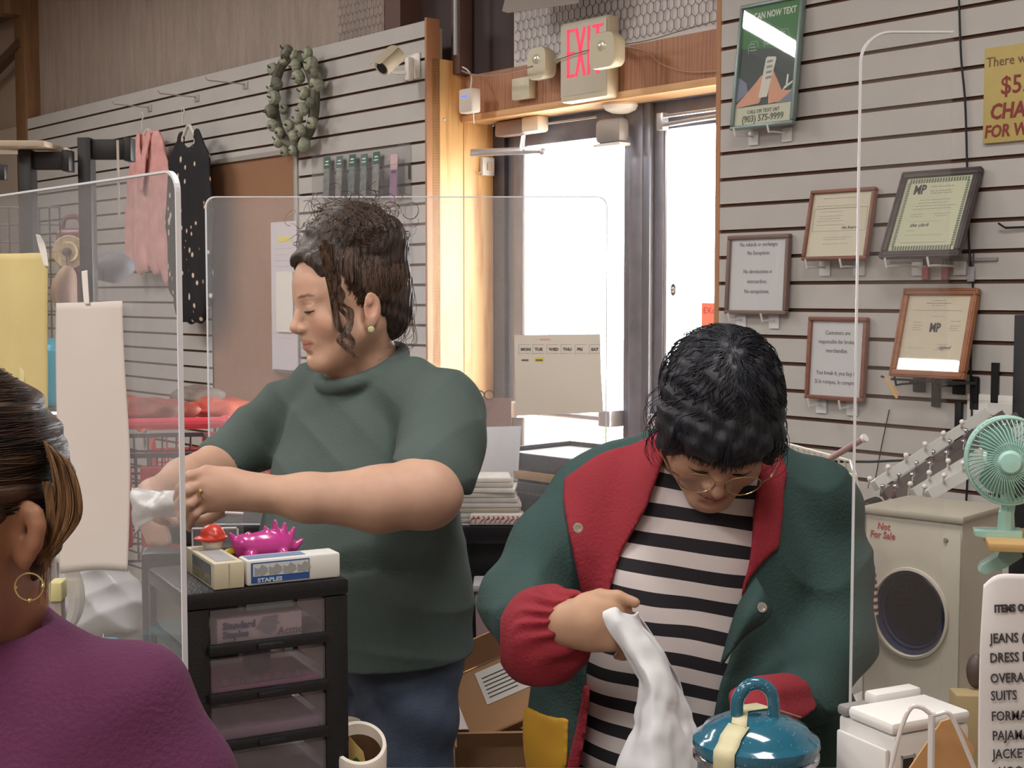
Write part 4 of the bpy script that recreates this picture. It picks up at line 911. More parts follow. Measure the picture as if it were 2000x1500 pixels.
# ---- shopping carts
M_chrome = mat('chrome', (210, 210, 216), rough=.12, metal=1)
def cart(px, d, hcol, bcol, label, rz):
    c = P(px, 828, d); H = c.z; r = empty('shopping_cart', (c.x, c.y, 0), (0, 0, rz), label, 'shopping cart', 'shopping carts by the left wall')
    w_ = .24
    m = MB(); m.tube([(-w_ - .02, 0, H), (w_ + .02, 0, H)], .016, 10); m.ball((-w_ - .02, 0, H), .022, 10); m.ball((w_ + .02, 0, H), .022, 10); m.build('handle', hcol, r)
    m = MB(); zt = H - .10; zb = H - .42; L = .60
    def q(u, v, t): # u across -1..1, v along 0..1, t 0 top..1 bottom
        sc = 1 - .22 * v - .12 * t; return (u * w_ * sc, .06 + v * L * (1 - .06 * t) + .03 * t, zt + (zb - zt) * t)
    for u in (-1, 1):
        for i in range(13): m.tube([q(u, i / 12, 0), q(u, i / 12, 1)], .004, 4)
        for j in range(7): m.tube([q(u, 0, j / 6), q(u, 1, j / 6)], .005 if j else .010, 4)
    for v in (0, 1):
        for i in range(9): m.tube([q(-1 + i / 4, v, 0), q(-1 + i / 4, v, 1)], .004, 4)
        for j in range(7): m.tube([q(-1, v, j / 6), q(1, v, j / 6)], .005 if j else .010, 4)
    for i in range(9): m.tube([q(-1 + i / 4, 0, 1), q(-1 + i / 4, 1, 1)], .004, 4)
    m.build('basket', bcol, r)
    m = MB(); m.bb((-w_ * .62, .03, zb + .05), (-w_ * .05, .045, zt - .03), bev=.01); m.bb((w_ * .05, .03, zb + .05), (w_ * .62, .045, zt - .03), bev=.01); m.build('seat_flap', mat('cart_red', (190, 34, 48), rough=.35, var=.15, vscale=40), r)
    m = MB()
    for u in (-1, 1):
        m.tube(cr([(u * w_, 0, H), (u * w_, .02, H - .07), (u * (w_ - .01), .05, H - .13), (u * w_ * .95, .06, zb - .03), (u * w_ * .9, .02, .32), (u * w_ * .95, .0, .16), (u * w_ * .95, .0, .12)], 30), .011, 8)
        m.tube([(u * w_ * .9, .03, .24), (u * w_ * .72, .64, .20), (u * w_ * .72, .64, .12)], .011, 8); m.tube([(u * w_ * .86, .06, zb), (u * w_ * .7, .6, zb + .02)], .009, 8)
    m.tube([(-w_ * .72, .64, .20), (w_ * .72, .64, .20)], .011, 8); m.tube([(-w_ * .9, .03, .24), (w_ * .9, .03, .24)], .011, 8); m.build('frame', M_chrome, r)
    for u in (-1, 1):
        for v, f in ((0, .95), (.64, .72)):
            m = MB(); m.cyl((u * w_ * f - .012, v, .06), (u * w_ * f + .012, v, .06), .06, n=20); m.bb((u * w_ * f - .016, v - .012, .06), (u * w_ * f + .016, v + .012, .13)); m.build('wheel', M_black, r)
    return r
cart(262, 4.02, mat('cart_handle_red', (226, 70, 88), rough=.3), mat('cart_basket_grey', (92, 84, 92), rough=.4, metal=.3), 'shopping cart with a glossy red handle and red seat flaps', .20)
cart(425, 4.85, mat('cart_handle_orange', (222, 92, 50), rough=.3), mat('cart_basket_red', (186, 52, 46), rough=.4), 'shopping cart with an orange handle behind the grey shirted woman', .30)
# heap of red and grey clothes in the carts
def heap(px, py, d, rx, ry, rz, m_, label, seed):
    c = P(px, py, d); r = empty('folded_clothes', c, (0, 0, 0), label, 'clothes', 'clothes heaped in the carts'); F = Field((-rx * 1.4, -ry * 1.4, -rz * 1.6), (rx * 1.4, ry * 1.4, rz * 1.6), .008)
    F.ell((0, 0, 0), (rx, ry, rz)); F.ell((-rx * .5, 0, rz * .2), (rx * .5, ry * .7, rz * .7), k=.03)
    F.disp(lambda X, Y, Z: .008 * np.sin(X * 40 + seed) * np.sin(Y * 50) + .005 * np.sin(Z * 120 + X * 20))
    V, Q = F.mesh(); mb = MB(); mb.v = [tuple(v) for v in V]; mb.f = [list(q) for q in Q]; mb.mi = [0] * len(Q); mb.build('cloth', m_, r, ang=90)
heap(285, 803, 4.36, .17, .12, .035, mat('rust_cloth', (170, 70, 52), c2=(120, 60, 52), var=.2, vscale=12), 'rust coloured clothes heaped in the red handled cart', 1)
heap(415, 797, 5.20, .17, .12, .035, mat('red_cloth', (168, 52, 46), c2=(196, 84, 50), var=.2, vscale=12), 'red clothes heaped in the orange handled cart', 2)
heap(392, 776, 5.22, .10, .08, .035, mat('grey_cloth', (104, 90, 86), c2=(128, 112, 104), var=.2, vscale=12), 'grey brown clothes on top of the heap', 5)

# ================================================================== behind the counter: back counter, trays, boxes
M_pap2 = mat('page_white', (232, 230, 232), rough=.7)
M_dark = mat('dark_wood_stain', (58, 50, 50), rough=.5, var=.1)
BZ = P(1000, 1028, 3.1).z           # top of back counter
a = P(560, 1030, 3.1); b = P(1250, 1030, 3.1); YB = a.y
r = empty('back_counter', (a.x, YB, 0), (0, 0, 0), 'black topped back counter behind the two women', 'counter')
L = b.x - a.x
MB().bb((0, 0, BZ - .04), (L, .64, BZ), bev=.003).build('counter_top', mat('black_laminate', (24, 24, 28), rough=.4), r)
MB().bb((.02, .02, BZ - .30), (L - .02, .62, BZ - .041)).build('apron', mat('black_laminate', (24, 24, 28)), r)
for x in (.03, L - .07):
    for y in (.03, .56): MB().bb((x, y, 0), (x + .04, y + .04, BZ - .30)).build('leg', mat('black_laminate', (24, 24, 28)), r)
MB().bb((.04, .05, .42), (L - .04, .60, .44)).build('shelf', mat('black_laminate', (24, 24, 28)), r)
# pile of leaflets and plastic sleeves
random.seed(5)
c = P(995, 1010, 3.3)
for i in range(9):
    t = i / 8; col = [(214, 204, 190), (226, 222, 216), (196, 184, 168), (222, 214, 206), (206, 200, 196)][i % 5]
    z = BZ + .001 + i * .0115; w_ = .200 - .008 * (i % 3); x = -.072 - .003 * i
    r = empty('paper_stack', (x, YB + .095, z), (0, 0, random.uniform(-.06, .06)), 'sheaf of printed papers in the pile beside the coat, %s' % ['bottom one', 'second from the bottom', 'third from the bottom', 'fourth from the bottom', 'middle one', 'fourth from the top', 'third from the top', 'second from the top', 'top one'][i], 'papers', 'sheaves in the paper pile')
    m = MB(); m.bb((-w_ / 2, -.055, 0), (w_ / 2, .055, .0105), bev=.002); m.build('sheets', mat('sheaf_%d' % (i % 5), col, rough=.7, var=.10, vscale=26), r)
m = MB()
# red pattern print on the front of the lowest sheaf
c0 = P(922, 1022, 3.17)
r = empty('patterned_cloth', (P(918, 1020, 3.13).x, YB + .004, BZ + .0005), (0, 0, 0), 'white cloth with red squiggle pattern folded at the counter edge', 'cloth')
w_ = P(1060, 1020, 3.13).x - P(918, 1020, 3.13).x
MB().bb((0, 0, 0), (w_, .028, .026), bev=.006).build('cloth', mat('cloth_white', (224, 216, 212)), r)
m = MB()
for i in range(15):
    x = w_ * (i + .5) / 15; m.tube(cr([(x - .005, -.0008, .006), (x, -.0008, .012 + .008 * random.random()), (x + .006, -.0008, .016), (x + .003, -.0008, .022)], 8), .0011, 4)
m.build('pattern', mat('red_print', (176, 84, 88)), r)
# stacked open trays
def tray(name, label, px, py, d, rz, w_, l_, h_, m_, tilt=(0, 0), inner=None, zoff=None):
    c = P(px, py, d); r = empty(name, c if zoff is None else (c.x, c.y, zoff), (tilt[0], tilt[1], rz), label, 'tray'); t = .012
    m = MB(); m.bb((0, 0, 0), (w_, l_, .008)); 
    m.bb((0, 0, 0), (w_, t, h_), bev=.002); m.bb((0, l_ - t, 0), (w_, l_, h_), bev=.002); m.bb((0, 0, 0), (t, l_, h_), bev=.002); m.bb((w_ - t, 0, 0), (w_, l_, h_), bev=.002); m.build('tray_walls', m_, r)
    if inner: MB().bb((t + .004, t + .004, .009), (w_ - t - .004, l_ - t - .004, h_ * .72)).build('papers', inner, r)
    return r
# lower leaning case, tan board, upper tray
zA = P(1050, 960, 3.35).z
base = P(960, 935, 3.40)
r = tray('black_case', 'black flat case with faint lettering leaning under the wooden tray', 1098, 960, 3.19, math.radians(44), .28, .235, .044, mat('case_black', (66, 64, 66), rough=.55, var=.08), zoff=BZ + .0285)
m = MB()
for i in range(12): m.bb((-.0006, .04 + i * .013, .018), (-.0001, .049 + i * .013, .023))
m.build('faint_print', mat('case_letter', (104, 100, 100)), r, smooth=False)
MB().bb((.001, .001, -.0275), (.27, .225, -.0005)).build('lower_shell', mat('case_black', (66, 64, 66)), r)
c = P(1090, 925, 3.30); r = empty('cork_board', (P(1105, 925, 3.22).x, P(1105, 925, 3.22).y, BZ + .0730), (0, 0, math.radians(44)), 'tan board sandwiched between the black case and the dark tray', 'board')
MB().bb((.012, .004, 0), (.24, .20, .018), bev=.001).build('board', mat('tan_board', (176, 136, 92), rough=.7, var=.1, vscale=30), r)
r = tray('wooden_tray', 'open dark wooden tray holding white papers on top of the tan board', 1120, 895, 3.24, math.radians(44), .30, .30, .042, M_dark, inner=M_pap2, zoff=BZ + .0912)
# clipboard with clip, white binder
c = P(928, 860, 3.45); e = P(1000, 778, 3.45)
r = empty('clipboard', (c.x, c.y, BZ + .0), (math.radians(-6), 0, .05), 'brown clipboard with wire loop clip standing beside the grey shirted woman', 'clipboard')
h_ = e.z - BZ; w_ = e.x - c.x; MB().bb((-.03, 0, 0), (w_, .004, h_), bev=.0018).build('board', mat('clip_brown', (132, 94, 78), rough=.6, var=.06), r)
m = MB(); 
for q in (.012, .036): m.tube([(q + .012 * math.cos(t * .628) , -.003, h_ + .008 + .011 * math.sin(t * .628)) for t in range(10)], .0016, 6, closed=True)
m.build('clip', mat('dark_clip', (66, 58, 56), metal=.6, rough=.4), r)
c = P(905, 920, 3.35); e = P(1018, 832, 3.35)
r = empty('white_binder', (c.x, c.y, BZ + .0), (math.radians(-9), 0, .0), 'white binder sheet standing against the clipboard', 'binder')
h_ = e.z - BZ; w_ = e.x - c.x
m = MB(); m.prism([(-.02, 0), (w_ - .012, 0), (w_, h_), (-.02, h_ - .004)], 0, .006); m.build('cover', mat('binder_white', (222, 222, 228), rough=.4), r)
# ---- back shield standing on the back counter and the calendar taped to it
def shield(name, label, base_pt, ang, w_, z0, z1, rad, corners, th=.005, haze=.05, edgecol=(226, 228, 234), mname='shield_clear', skip_right=False):
    r = empty(name, (base_pt[0], base_pt[1], z0), (0, 0, ang), label, 'acrylic shield', 'clear shields on the counters'); h_ = z1 - z0
    poly = rrect(0, 0, w_, h_, rad, 8, corners)
    m = MB(); n = len(poly); m.add([(x, 0, z) for x, z in poly] + [(x, th, z) for x, z in poly], [list(range(n)), [n + i for i in range(n)][::-1]]); m.build('sheet', clear(mname, haze=haze), r, smooth=False)
    m = MB(); vs = []; fs = []
    cx = w_ / 2; cz = h_ / 2
    for x, z in poly: vs += [(x, -.0002, z), (x, th + .0002, z)]
    SK = lambda i: skip_right and poly[i][0] > w_ - .001
    for i in range(n):
        j = (i + 1) % n
        if not (SK(i) and SK(j)): fs.append((2 * i, 2 * j, 2 * j + 1, 2 * i + 1))
    # inner return so that the polished rim has its own small depth
    ins = lambda x, z: (cx + (x - cx) * (1 - .0022 / w_ * 2), cz + (z - cz) * (1 - .0022 / h_ * 2))
    b = len(vs)
    for x, z in poly:
        a, c_ = ins(x, z); vs += [(a, -.0002, c_), (a, th + .0002, c_)]
    for i in range(n):
        j = (i + 1) % n
        if SK(i) and SK(j): continue
        fs += [(2 * i, 2 * j, b + 2 * j, b + 2 * i), (2 * i + 1, 2 * j + 1, b + 2 * j + 1, b + 2 * i + 1)]
    m.add(vs, fs); m.build('polished_edge', mat('acrylic_edge', edgecol, rough=.25, spec=.8), r, smooth=False)
    return r
a = P(383, 378, 2.98); b = P(1192, 383, 2.98)
# the left end of the back shield stands on a narrow table of its own height
sr = shield('counter_shield', 'wide clear acrylic shield behind the grey shirted woman with bright left edge', (a.x, a.y), 0, b.x - a.x, BZ + .001, a.z, .022, (0, 0, 1, 1), haze=.07, th=.007)
sr.location.y = YB + .012; 
kf = (YB + .012) / a.y
r = empty('back_counter', (P(330, 1030, 3.1).x, YB, 0), (0, 0, 0), 'low black counter continuing left under the back shield', 'counter')
L2 = a.x * 0 + (P(560, 1030, 3.1).x - .002) - P(330, 1030, 3.1).x
MB().bb((0, 0, BZ - .04), (L2, .46, BZ), bev=.003).build('counter_top', mat('black_laminate', (24, 24, 28)), r); MB().bb((.02, .02, 0), (L2 - .02, .44, BZ - .041)).build('cabinet', mat('black_laminate', (24, 24, 28)), r)
# calendar
a = P(1007, 812, 3.06); b = P(1177, 654, 3.06); r = empty('calendar_sheet', (a.x, YB + .0105, P(1007, 808, 3.1).z), (0, 0, 0), 'cream month calendar sheet taped to the back shield in front of the door', 'calendar')
w_ = b.x - a.x; h_ = b.z - a.z
m = MB(); m.prism([(0, -.004), (w_ + .004, .004), (w_ - .002, h_ * .55), (w_ - .004, h_), (-.003, h_ - .002)], -.0012, 0); m.build('sheet', mat('calendar_cream', (226, 216, 204), rough=.8), r, smooth=False)
m = MB(); l2 = MB()
for i in range(6):
    x = w_ * (.06 + i * .163); l2.text(['MON', 'TUE', 'WED', 'THU', 'FRI', 'SAT'][i], x, h_ * .795, -.0014, .0085, 1.1, 'LEFT', bold=.0005); m.bb((x - .004, -.0016, h_ * .76), (x + .022, -.0013, h_ * .765)); m.bb((x - .005, -.0016, h_ * .74), (x - .004, -.0013, h_ * .87)); m.bb((x - .004, -.0016, h_ * .87), (x + .020, -.0013, h_ * .874))
for i in range(2): l2.bb((w_ * (.07 + i * .163), -.0017, h_ * .665), (w_ * (.15 + i * .163), -.0014, h_ * .685))
m.build('grid_lines', mat('calendar_lines', (176, 176, 184)), r, smooth=False); l2.build('lettering', mat('calendar_ink', (110, 104, 98)), r, smooth=False)
m = MB(); m.bb((w_ * .22, -.0014, h_ * .65), (w_ * .33, -.0013, h_ * .71)); m.build('highlight', mat('highlighter', (226, 214, 90)), r)
m = MB(); m.bb((w_ * .28, -.0016, h_ * .925), (w_ * .40, -.0013, h_ * .945)); m.build('month_lettering', mat('calendar_pink', (236, 176, 170)), r, smooth=False)
# ---- cardboard boxes on the shelf below, with label
M_card = mat('cardboard', (176, 136, 100), rough=.8, var=.06, vscale=12)
def cbox(c, rot, w_, l_, h_, label, lab=False):
    r = empty('cardboard_box', c, rot, label, 'cardboard box', 'cardboard boxes behind the women'); m = MB(); t = .004
    m.bb((0, 0, 0), (w_, l_, t)); m.bb((0, 0, 0), (w_, t, h_)); m.bb((0, l_ - t, 0), (w_, l_, h_)); m.bb((0, t, 0), (t, l_ - t, h_)); m.bb((w_ - t, t, 0), (w_, l_ - t, h_)); m.build('carton', M_card, r)
    m = MB(); m.box((w_ / 2, -.03, h_ + .025), (w_ * .98, .07, .004), (-.7, 0, 0)); m.build('flap', M_card, r); m = MB(); m.box((-.03, l_ / 2, h_ + .02), (.075, l_ * .95, .004), (0, .6, 0)); m.build('flap', M_card, r)
    if lab:
        MB().bb((w_ * .22, -.0015, h_ * .42), (w_ * .86, -.0002, h_ * .92)).build('shipping_label', M_paper, r)
        m = MB()
        for i in range(16): x = w_ * (.58 + .016 * i); m.bb((x, -.0022, h_ * .50), (x + random.choice([.0012, .0025]), -.0016, h_ * .66))
        for i in range(6): m.bb((w_ * .26, -.0022, h_ * (.5 + .06 * i)), (w_ * .52, -.0016, h_ * (.515 + .06 * i)))
        m.bb((w_ * .60, -.0022, h_ * .74), (w_ * .80, -.0016, h_ * .82)); m.build('printed_lines', M_ink, r, smooth=False)
    return r
bb_ = P(925, 1440, 2.86)
cbox((bb_.x, bb_.y, P(925, 1450, 2.86).z), (math.radians(-25), math.radians(-22), .12), .25, .10, .14, 'tilted brown carton with white shipping label between the two women', True)
bb_ = P(890, 1560, 2.86); cbox((bb_.x, bb_.y - .02, P(880, 1640, 2.86).z), (0, 0, .06), .34, .115, .20, 'larger open brown carton underneath the labelled one')
r = empty('storage_shelf', (P(885, 1600, 2.86).x, P(860, 1600, 2.86).y, 0), (0, 0, 0), 'low dark storage shelf carrying the brown cartons', 'shelf')
zS = P(880, 1640, 2.86).z - .002
MB().bb((-.01, -.06, zS - .02), (.5, .20, zS)).build('board', M_dark, r)
for x in (-.005, .46):
    for y in (-.055, .165): MB().bb((x, y, 0), (x + .03, y + .03, zS - .021)).build('leg', M_dark, r)
# pinkish translucent bins under the counter
c = P(932, 1330, 2.95)
r = empty('storage_bin', (c.x, YB - .14, P(932, 1335, 3.0).z), (0, 0, 0), 'pinkish translucent bin in front of the black counter between the women', 'bin')
w_ = .075; h_ = P(932, 1150, 3.0).z - P(932, 1335, 3.0).z
m = MB(); m.prism([(0, 0), (w_ * .8, 0), (w_, h_), (-.005, h_)], 0, .09); m.build('tub', mat('pink_translucent', (176, 156, 162), rough=.4), r); MB().bb((-.01, -.006, h_ + .0005), (w_ + .006, .096, h_ + .016), bev=.004).build('lid', mat('bin_lid', (196, 194, 200), rough=.3), r)
r2 = empty('storage_bin', (c.x - .002, YB - .14, P(932, 1335, 3.0).z - .26), (0, 0, 0), 'lower white tub supporting the pinkish bin', 'bin')
MB().bb((-.01, 0, 0), (.10, .09, P(932, 1335, 3.0).z - zS - .003), bev=.006).build('tub', M_white, r2); r2.location.z = zS + .001

# ---- right side behind the second woman: basket, striped rope, green toy, pointer, rack bars, dryer, fan
def rod(px0, py0, d0, px1, py1, d1, r0, name, label, cat, m_, tip=None):
    a = P(px0, py0, d0); b = P(px1, py1, d1); r = empty(name, a, (0, 0, 0), label, cat); v = b - a
    MB().tube([(0, 0, 0), v], r0, 12).build('shaft', m_, r)
    if tip: MB().tube([v * .985, v * 1.02], r0 * 1.35, 12).build('tip', tip, r)
    return r
rod(1555, 935, 2.62, 1688, 856, 2.5, .0058, 'pointer_stick', 'dusty pink stick with a white tip leaning out of the wire basket', 'stick', mat('dusty_pink', (168, 128, 130), rough=.4), mat('tip_white', (236, 228, 228)))
# wire basket
a = P(1528, 888, 2.75); b = P(1672, 930, 2.45); c = P(1608, 985, 2.45)
r = empty('wire_basket', a, (0, 0, 0), 'white wire basket with a mustard item hanging behind the green coat shoulder', 'basket')
m = MB(); A = Vector((0, 0, 0)); B = b - a; back = Vector((.02, .12, .012)); dn = Vector((.012, 0, -.055))
for t in (0, .5): m.tube([A + dn * t * .3, B + dn * t * .3], .0028, 5)
for o_ in (Vector((0, 0, 0)), back): 
    m.tube([A + o_, B + o_], .003, 5); m.tube([A + o_ + dn, B + o_ + dn], .0025, 5); m.tube([A + o_ + dn * .5, B + o_ + dn * .5], .002, 5)
for i in range(13):
    p = A + (B - A) * i / 12; m.tube([p, p + dn, p + dn + back, p + back], .0022, 5)
m.tube([A, A + back], .003, 5); m.tube([B, B + back], .003, 5)
m.build('wires', mat('white_wire', (224, 218, 206), rough=.35), r)
blob('mustard_sponge', 'mustard yellow item sticking up from the wire basket', 'sponge', 1537, 900, 2.70, .022, .016, .02, mat('mustard', (222, 160, 60), rough=.6))
g = empty('green_toy', P(1648, 958, 2.55), (0, 0, 0), 'bright green rounded bag hanging under the wire basket', 'bag')
F = Field((-.06, -.05, -.07), (.06, .05, .06), .0035); F.ell((0, 0, 0), (.026, .022, .036)); F.ell((.008, 0, -.022), (.024, .02, .02), k=.02); F.ell((-.012, 0, .026), (.014, .014, .02), k=.02)
V, Q = F.mesh(); mb = MB(); mb.v = [tuple(v) for v in V]; mb.f = [list(q) for q in Q]; mb.mi = [0] * len(Q); mb.build('body', mat('lime_green', (96, 196, 70), rough=.3), g, ang=90); g.name = 'green_bag'
# red and white striped cord
ms = D.materials.new('candy_stripe'); MATS['candy_stripe'] = ms; ms.use_nodes = True; nt = ms.node_tree; b_ = nt.nodes['Principled BSDF']; b_.inputs['Roughness'].default_value = .5
wv = nt.nodes.new('ShaderNodeTexWave'); wv.bands_direction = 'Z'; wv.inputs['Scale'].default_value = 26; wv.inputs['Distortion'].default_value = .4; tc = nt.nodes.new('ShaderNodeTexCoord'); nt.links.new(tc.outputs['Object'], wv.inputs[0])
rp = nt.nodes.new('ShaderNodeValToRGB'); rp.color_ramp.interpolation = 'CONSTANT'; e = rp.color_ramp.elements; e[0].color = lin((122, 60, 60)); e[1].position = .5; e[1].color = lin((232, 214, 206)); nt.links.new(wv.outputs['Fac'], rp.inputs[0]); nt.links.new(rp.outputs[0], b_.inputs['Base Color'])
pts = [P(1618, 945, 2.4), P(1634, 980, 2.4), P(1655, 1025, 2.4), P(1678, 1060, 2.4), P(1700, 1110, 2.4), P(1706, 1200, 2.4)]
r = empty('striped_cord', pts[0], (0, 0, 0), 'thick red and white striped cord running down behind the green coat', 'cord')
m = MB(); m.tube([p - pts[0] for p in cr(pts, 30)], .0085, 10); m.build('cord', ms, r)
# dark hose
pts = [P(1712, 985, 2.55), P(1690, 1000, 2.5), P(1684, 1060, 2.5), P(1690, 1130, 2.5), P(1692, 1250, 2.5)]
r = empty('black_hose', pts[0], (0, 0, 0), 'black ribbed hose looping behind the white toy dryer', 'hose'); m = MB(); q = cr(pts, 60); m.tube([p - pts[0] for p in q], [.013 + .002 * (i % 2) for i in range(60)], 12); m.build('hose', M_black, r)
# long thin black hook rod
a = P(1583, 893, 2.9)
r = empty('hook_rod', a, (0, 0, 0), 'thin black hooked rod crossing in front of the slat wall', 'rod'); m = MB(); m.tube([(0, 0, 0), P(1592, 901, 2.9) - a, P(1700, 902, 2.95) - a, P(1790, 898, 3.0) - a], .003, 6); m.build('rod', M_black, r)
# clothes rack bars with balls
M_bar = mat('grey_white_bar', (206, 208, 206), rough=.35); M_bar2 = mat('taupe_bar', (110, 102, 100), rough=.3, metal=.3)
bars = [((1708, 948), (1925, 808), 0, 'upper white bar'), ((1727, 968), (1958, 812), 1, 'upper dark bar'), ((1748, 975), (1985, 815), 1, 'lower dark bar'), ((1783, 955 + 10), (2010, 828), 0, 'lower white bar'), ((1812, 968), (2040, 838), 0, 'lowest white bar')]
balls = [[(1699, 935), (1735, 912), (1770, 889), (1807, 867), (1843, 846), (1879, 824)], [(1724, 950), (1756, 927), (1790, 904), (1823, 883), (1855, 862), (1887, 841)], [(1749, 950), (1782, 927), (1816, 905), (1849, 884), (1882, 862), (1915, 842)],
         [(1778, 945), (1815, 923), (1852, 900), (1889, 877), (1926, 854), (1962, 832)], [(1806, 950), (1844, 928), (1881, 904), (1918, 880)]]
r = empty('tie_rack', P(1708, 948, 2.75), (0, 0, 0), 'slanting rack of white and dark bars tipped with white and chrome balls', 'rack')
I0 = r.location.copy()
for bi, ((p, q, k, nm)) in enumerate(bars):
    d0, d1 = 2.72, 2.95; a = P(*p, d0) - I0; b = P(*q, d1) - I0; ax = (b - a).normalized(); m = MB()
    n_ = Vector((0, -1, .25)); n_ = (n_ - ax * ax.dot(n_)).normalized(); sd = ax.cross(n_)
    hw, ht = .0105, .008
    def sect(c, s=1): return [c + sd * hw * s + n_ * ht * s, c - sd * hw * s + n_ * ht * s, c - sd * hw * s - n_ * ht * s, c + sd * hw * s - n_ * ht * s]
    vs = sect(a, .85) + sect(a + ax * .004) + sect(b); fs = [(0, 1, 2, 3), (8, 9, 10, 11)] + [(i + 4 * j, (i + 1) % 4 + 4 * j, (i + 1) % 4 + 4 * (j + 1), i + 4 * (j + 1)) for i in range(4) for j in range(2)]
    m.add(vs, fs); bo = m.build('bar', M_bar if not k else M_bar2, r)
    for (px, py) in balls[bi]:
        t = (Vector((px, py)) - Vector(p)).dot(Vector(q) - Vector(p)) / (Vector(q) - Vector(p)).length_squared; d = d0 + (d1 - d0) * max(0, t) - .03
        c = P(px, py, d) - I0; base = a + ax * (c - a).dot(ax); m = MB(); m.ball(c, .0056 if not k else .0052, 12); m.tube([c, c + (base - c) * .8], .0022, 6); m.build('ball_peg', mat('ball_white', (232, 228, 222), rough=.3) if not k else M_chrome, bo)
m = MB(); m.tube([P(1742, 955, 2.80) - I0, P(1830, 985, 2.80) - I0], .006, 8); m.tube([P(1925, 812, 3.05) - I0, P(2040, 850, 3.0) - I0], .006, 8); m.build('cross_rail', M_bar2, r)
# support of the rack: wall bracket
# red tinsel under the rack
r = empty('red_tinsel', P(1735, 985, 2.70), (0, 0, 0), 'shiny red tinsel bow below the bar rack', 'bow'); m = MB(); random.seed(9)
for i in range(46):
    a = random.uniform(-1.9, 1.9); l = random.uniform(.015, .036); cx = random.choice([-.004, .036]); v = Vector((math.sin(a) * l, random.uniform(-.012, .012), -abs(math.cos(a)) * l * .3 + random.uniform(-.018, .008))); p = Vector((cx, 0, -.004)); s_ = Vector((-v.z, 0, v.x)).normalized() * .0018
    m.add([p + s_, p + v + s_, p + v - s_, p - s_], [(0, 1, 2, 3)])
m.build('strands', mat('red_foil', (180, 30, 50), rough=.15, metal=.8), r); MB().ball((.016, .0, -.004), (.026, .008, .007), 10).build('knot', mat('red_foil', (180, 30, 50)), r)

# ---- toy dryer "Not For Sale"
DD = 2.45; fl = P(1690, 1000, DD); fr_ = P(1880, 1022, DD - .12)
ang = math.atan2(fr_.y - fl.y, fr_.x - fl.x); wd = math.hypot(fr_.x - fl.x, fr_.y - fl.y); zt = P(1690, 998, DD).z; zb = P(1700, 1372, DD).z; hh = zt - zb; dp = .17
r = empty('toy_dryer', (fl.x, fl.y, zb), (0, 0, ang), 'cream front loading toy dryer with blue drum marked Not For Sale', 'toy dryer')
M_app = mat('appliance_cream', (212, 206, 192), rough=.35, var=.02)
cx, cz, R_ = wd * .49, hh * .50, wd * .385; RZ = R_ * 1.12
m = MB(); N_ = 48
ring = [(cx + R_ * math.cos(2 * math.pi * i / N_), cz + RZ * math.sin(2 * math.pi * i / N_)) for i in range(N_)]
outer = []
for x, z in ring:      # project ring out to the rectangle
    dx, dz_ = x - cx, z - cz; t = min(((wd - cx) if dx > 0 else cx) / max(abs(dx), 1e-6), ((hh - cz) if dz_ > 0 else cz) / max(abs(dz_), 1e-6)); outer.append((cx + dx * t, cz + dz_ * t))
vs = [(x, 0, z) for x, z in ring] + [(x, 0, z) for x, z in outer]; fs = [(i, (i + 1) % N_, N_ + (i + 1) % N_, N_ + i) for i in range(N_)]
m.add(vs, fs); m.add([(0, 0, 0), (wd, 0, 0), (wd, 0, hh), (0, 0, hh)], []) 
for (p, q) in (((0, 0, 0), (.003, dp, hh)), ((wd - .003, 0, 0), (wd, dp, hh)), ((0, dp - .003, 0), (wd, dp, hh)), ((0, 0, 0), (wd, dp, .003))): m.bb(p, q)
m.prism([(0, 0), (.001, 0), (.001, .001)], 0, .001)
m.build('cabinet', M_app, r, ang=20)
MB().bb((-.004, -.006, hh - .004), (wd + .004, dp + .004, hh + .010), bev=.004).build('top_panel', mat('appliance_top', (176, 170, 156), rough=.4), r)
def oval(m, r0, y0, r1, y1, k=None):
    vs = []; 
    for rr, yy in ((r0, y0), (r1, y1)):
        for i in range(N_): a = 2 * math.pi * i / N_; vs.append((cx + rr * R_ * math.cos(a), yy, cz + rr * RZ * math.sin(a)))
    m.add(vs, [(i, (i + 1) % N_, N_ + (i + 1) % N_, N_ + i) for i in range(N_)], k)
m = MB(); oval(m, 1.04, -.001, 1.03, -.006); oval(m, 1.03, -.006, .97, -.007); oval(m, .97, -.007, .94, .004); m.build('door_rim', M_app, r)
m = MB(); oval(m, .97, .001, .90, -.002); oval(m, .90, -.002, .86, .010); oval(m, .86, .010, .80, .006); oval(m, .80, .006, .76, .02); m.build('blue_seal', mat('navy_plastic', (52, 58, 92), rough=.3), r)
m = MB(); oval(m, .78, .012, .70, dp * .5); oval(m, .70, dp * .5, .55, dp * .85); oval(m, .55, dp * .85, .01, dp * .9); m.build('drum', mat('blue_drum', (60, 80, 132), rough=.3, var=.15, vscale=5), r)
m = MB()
vs = [(cx + .78 * R_ * math.cos(2 * math.pi * i / N_), .012, cz + .78 * RZ * math.sin(2 * math.pi * i / N_)) for i in range(N_)]; m.add(vs, [list(range(N_))]); m.build('door_glass', clear('dark_tint_glass', tint=(130, 140, 170), haze=.0, gloss=.7, rough=.02), r)
m = MB(); m.text('Not', wd * .20, hh * .915, -.0008, .017, .85, bold=.0002, shear=.15); m.text('For Sale', wd * .19, hh * .87, -.0008, .017, .85, bold=.0002, shear=.1); m.build('lettering', mat('red_marker', (180, 84, 76)), r, smooth=False)
m = MB(); m.lathe((wd * .84, 0, hh * .90), [(0, .003), (.0035, .003), (.0045, 0)], 14, axis=(0, -1, 0)); m.build('button', mat('grey_button', (140, 138, 134)), r)
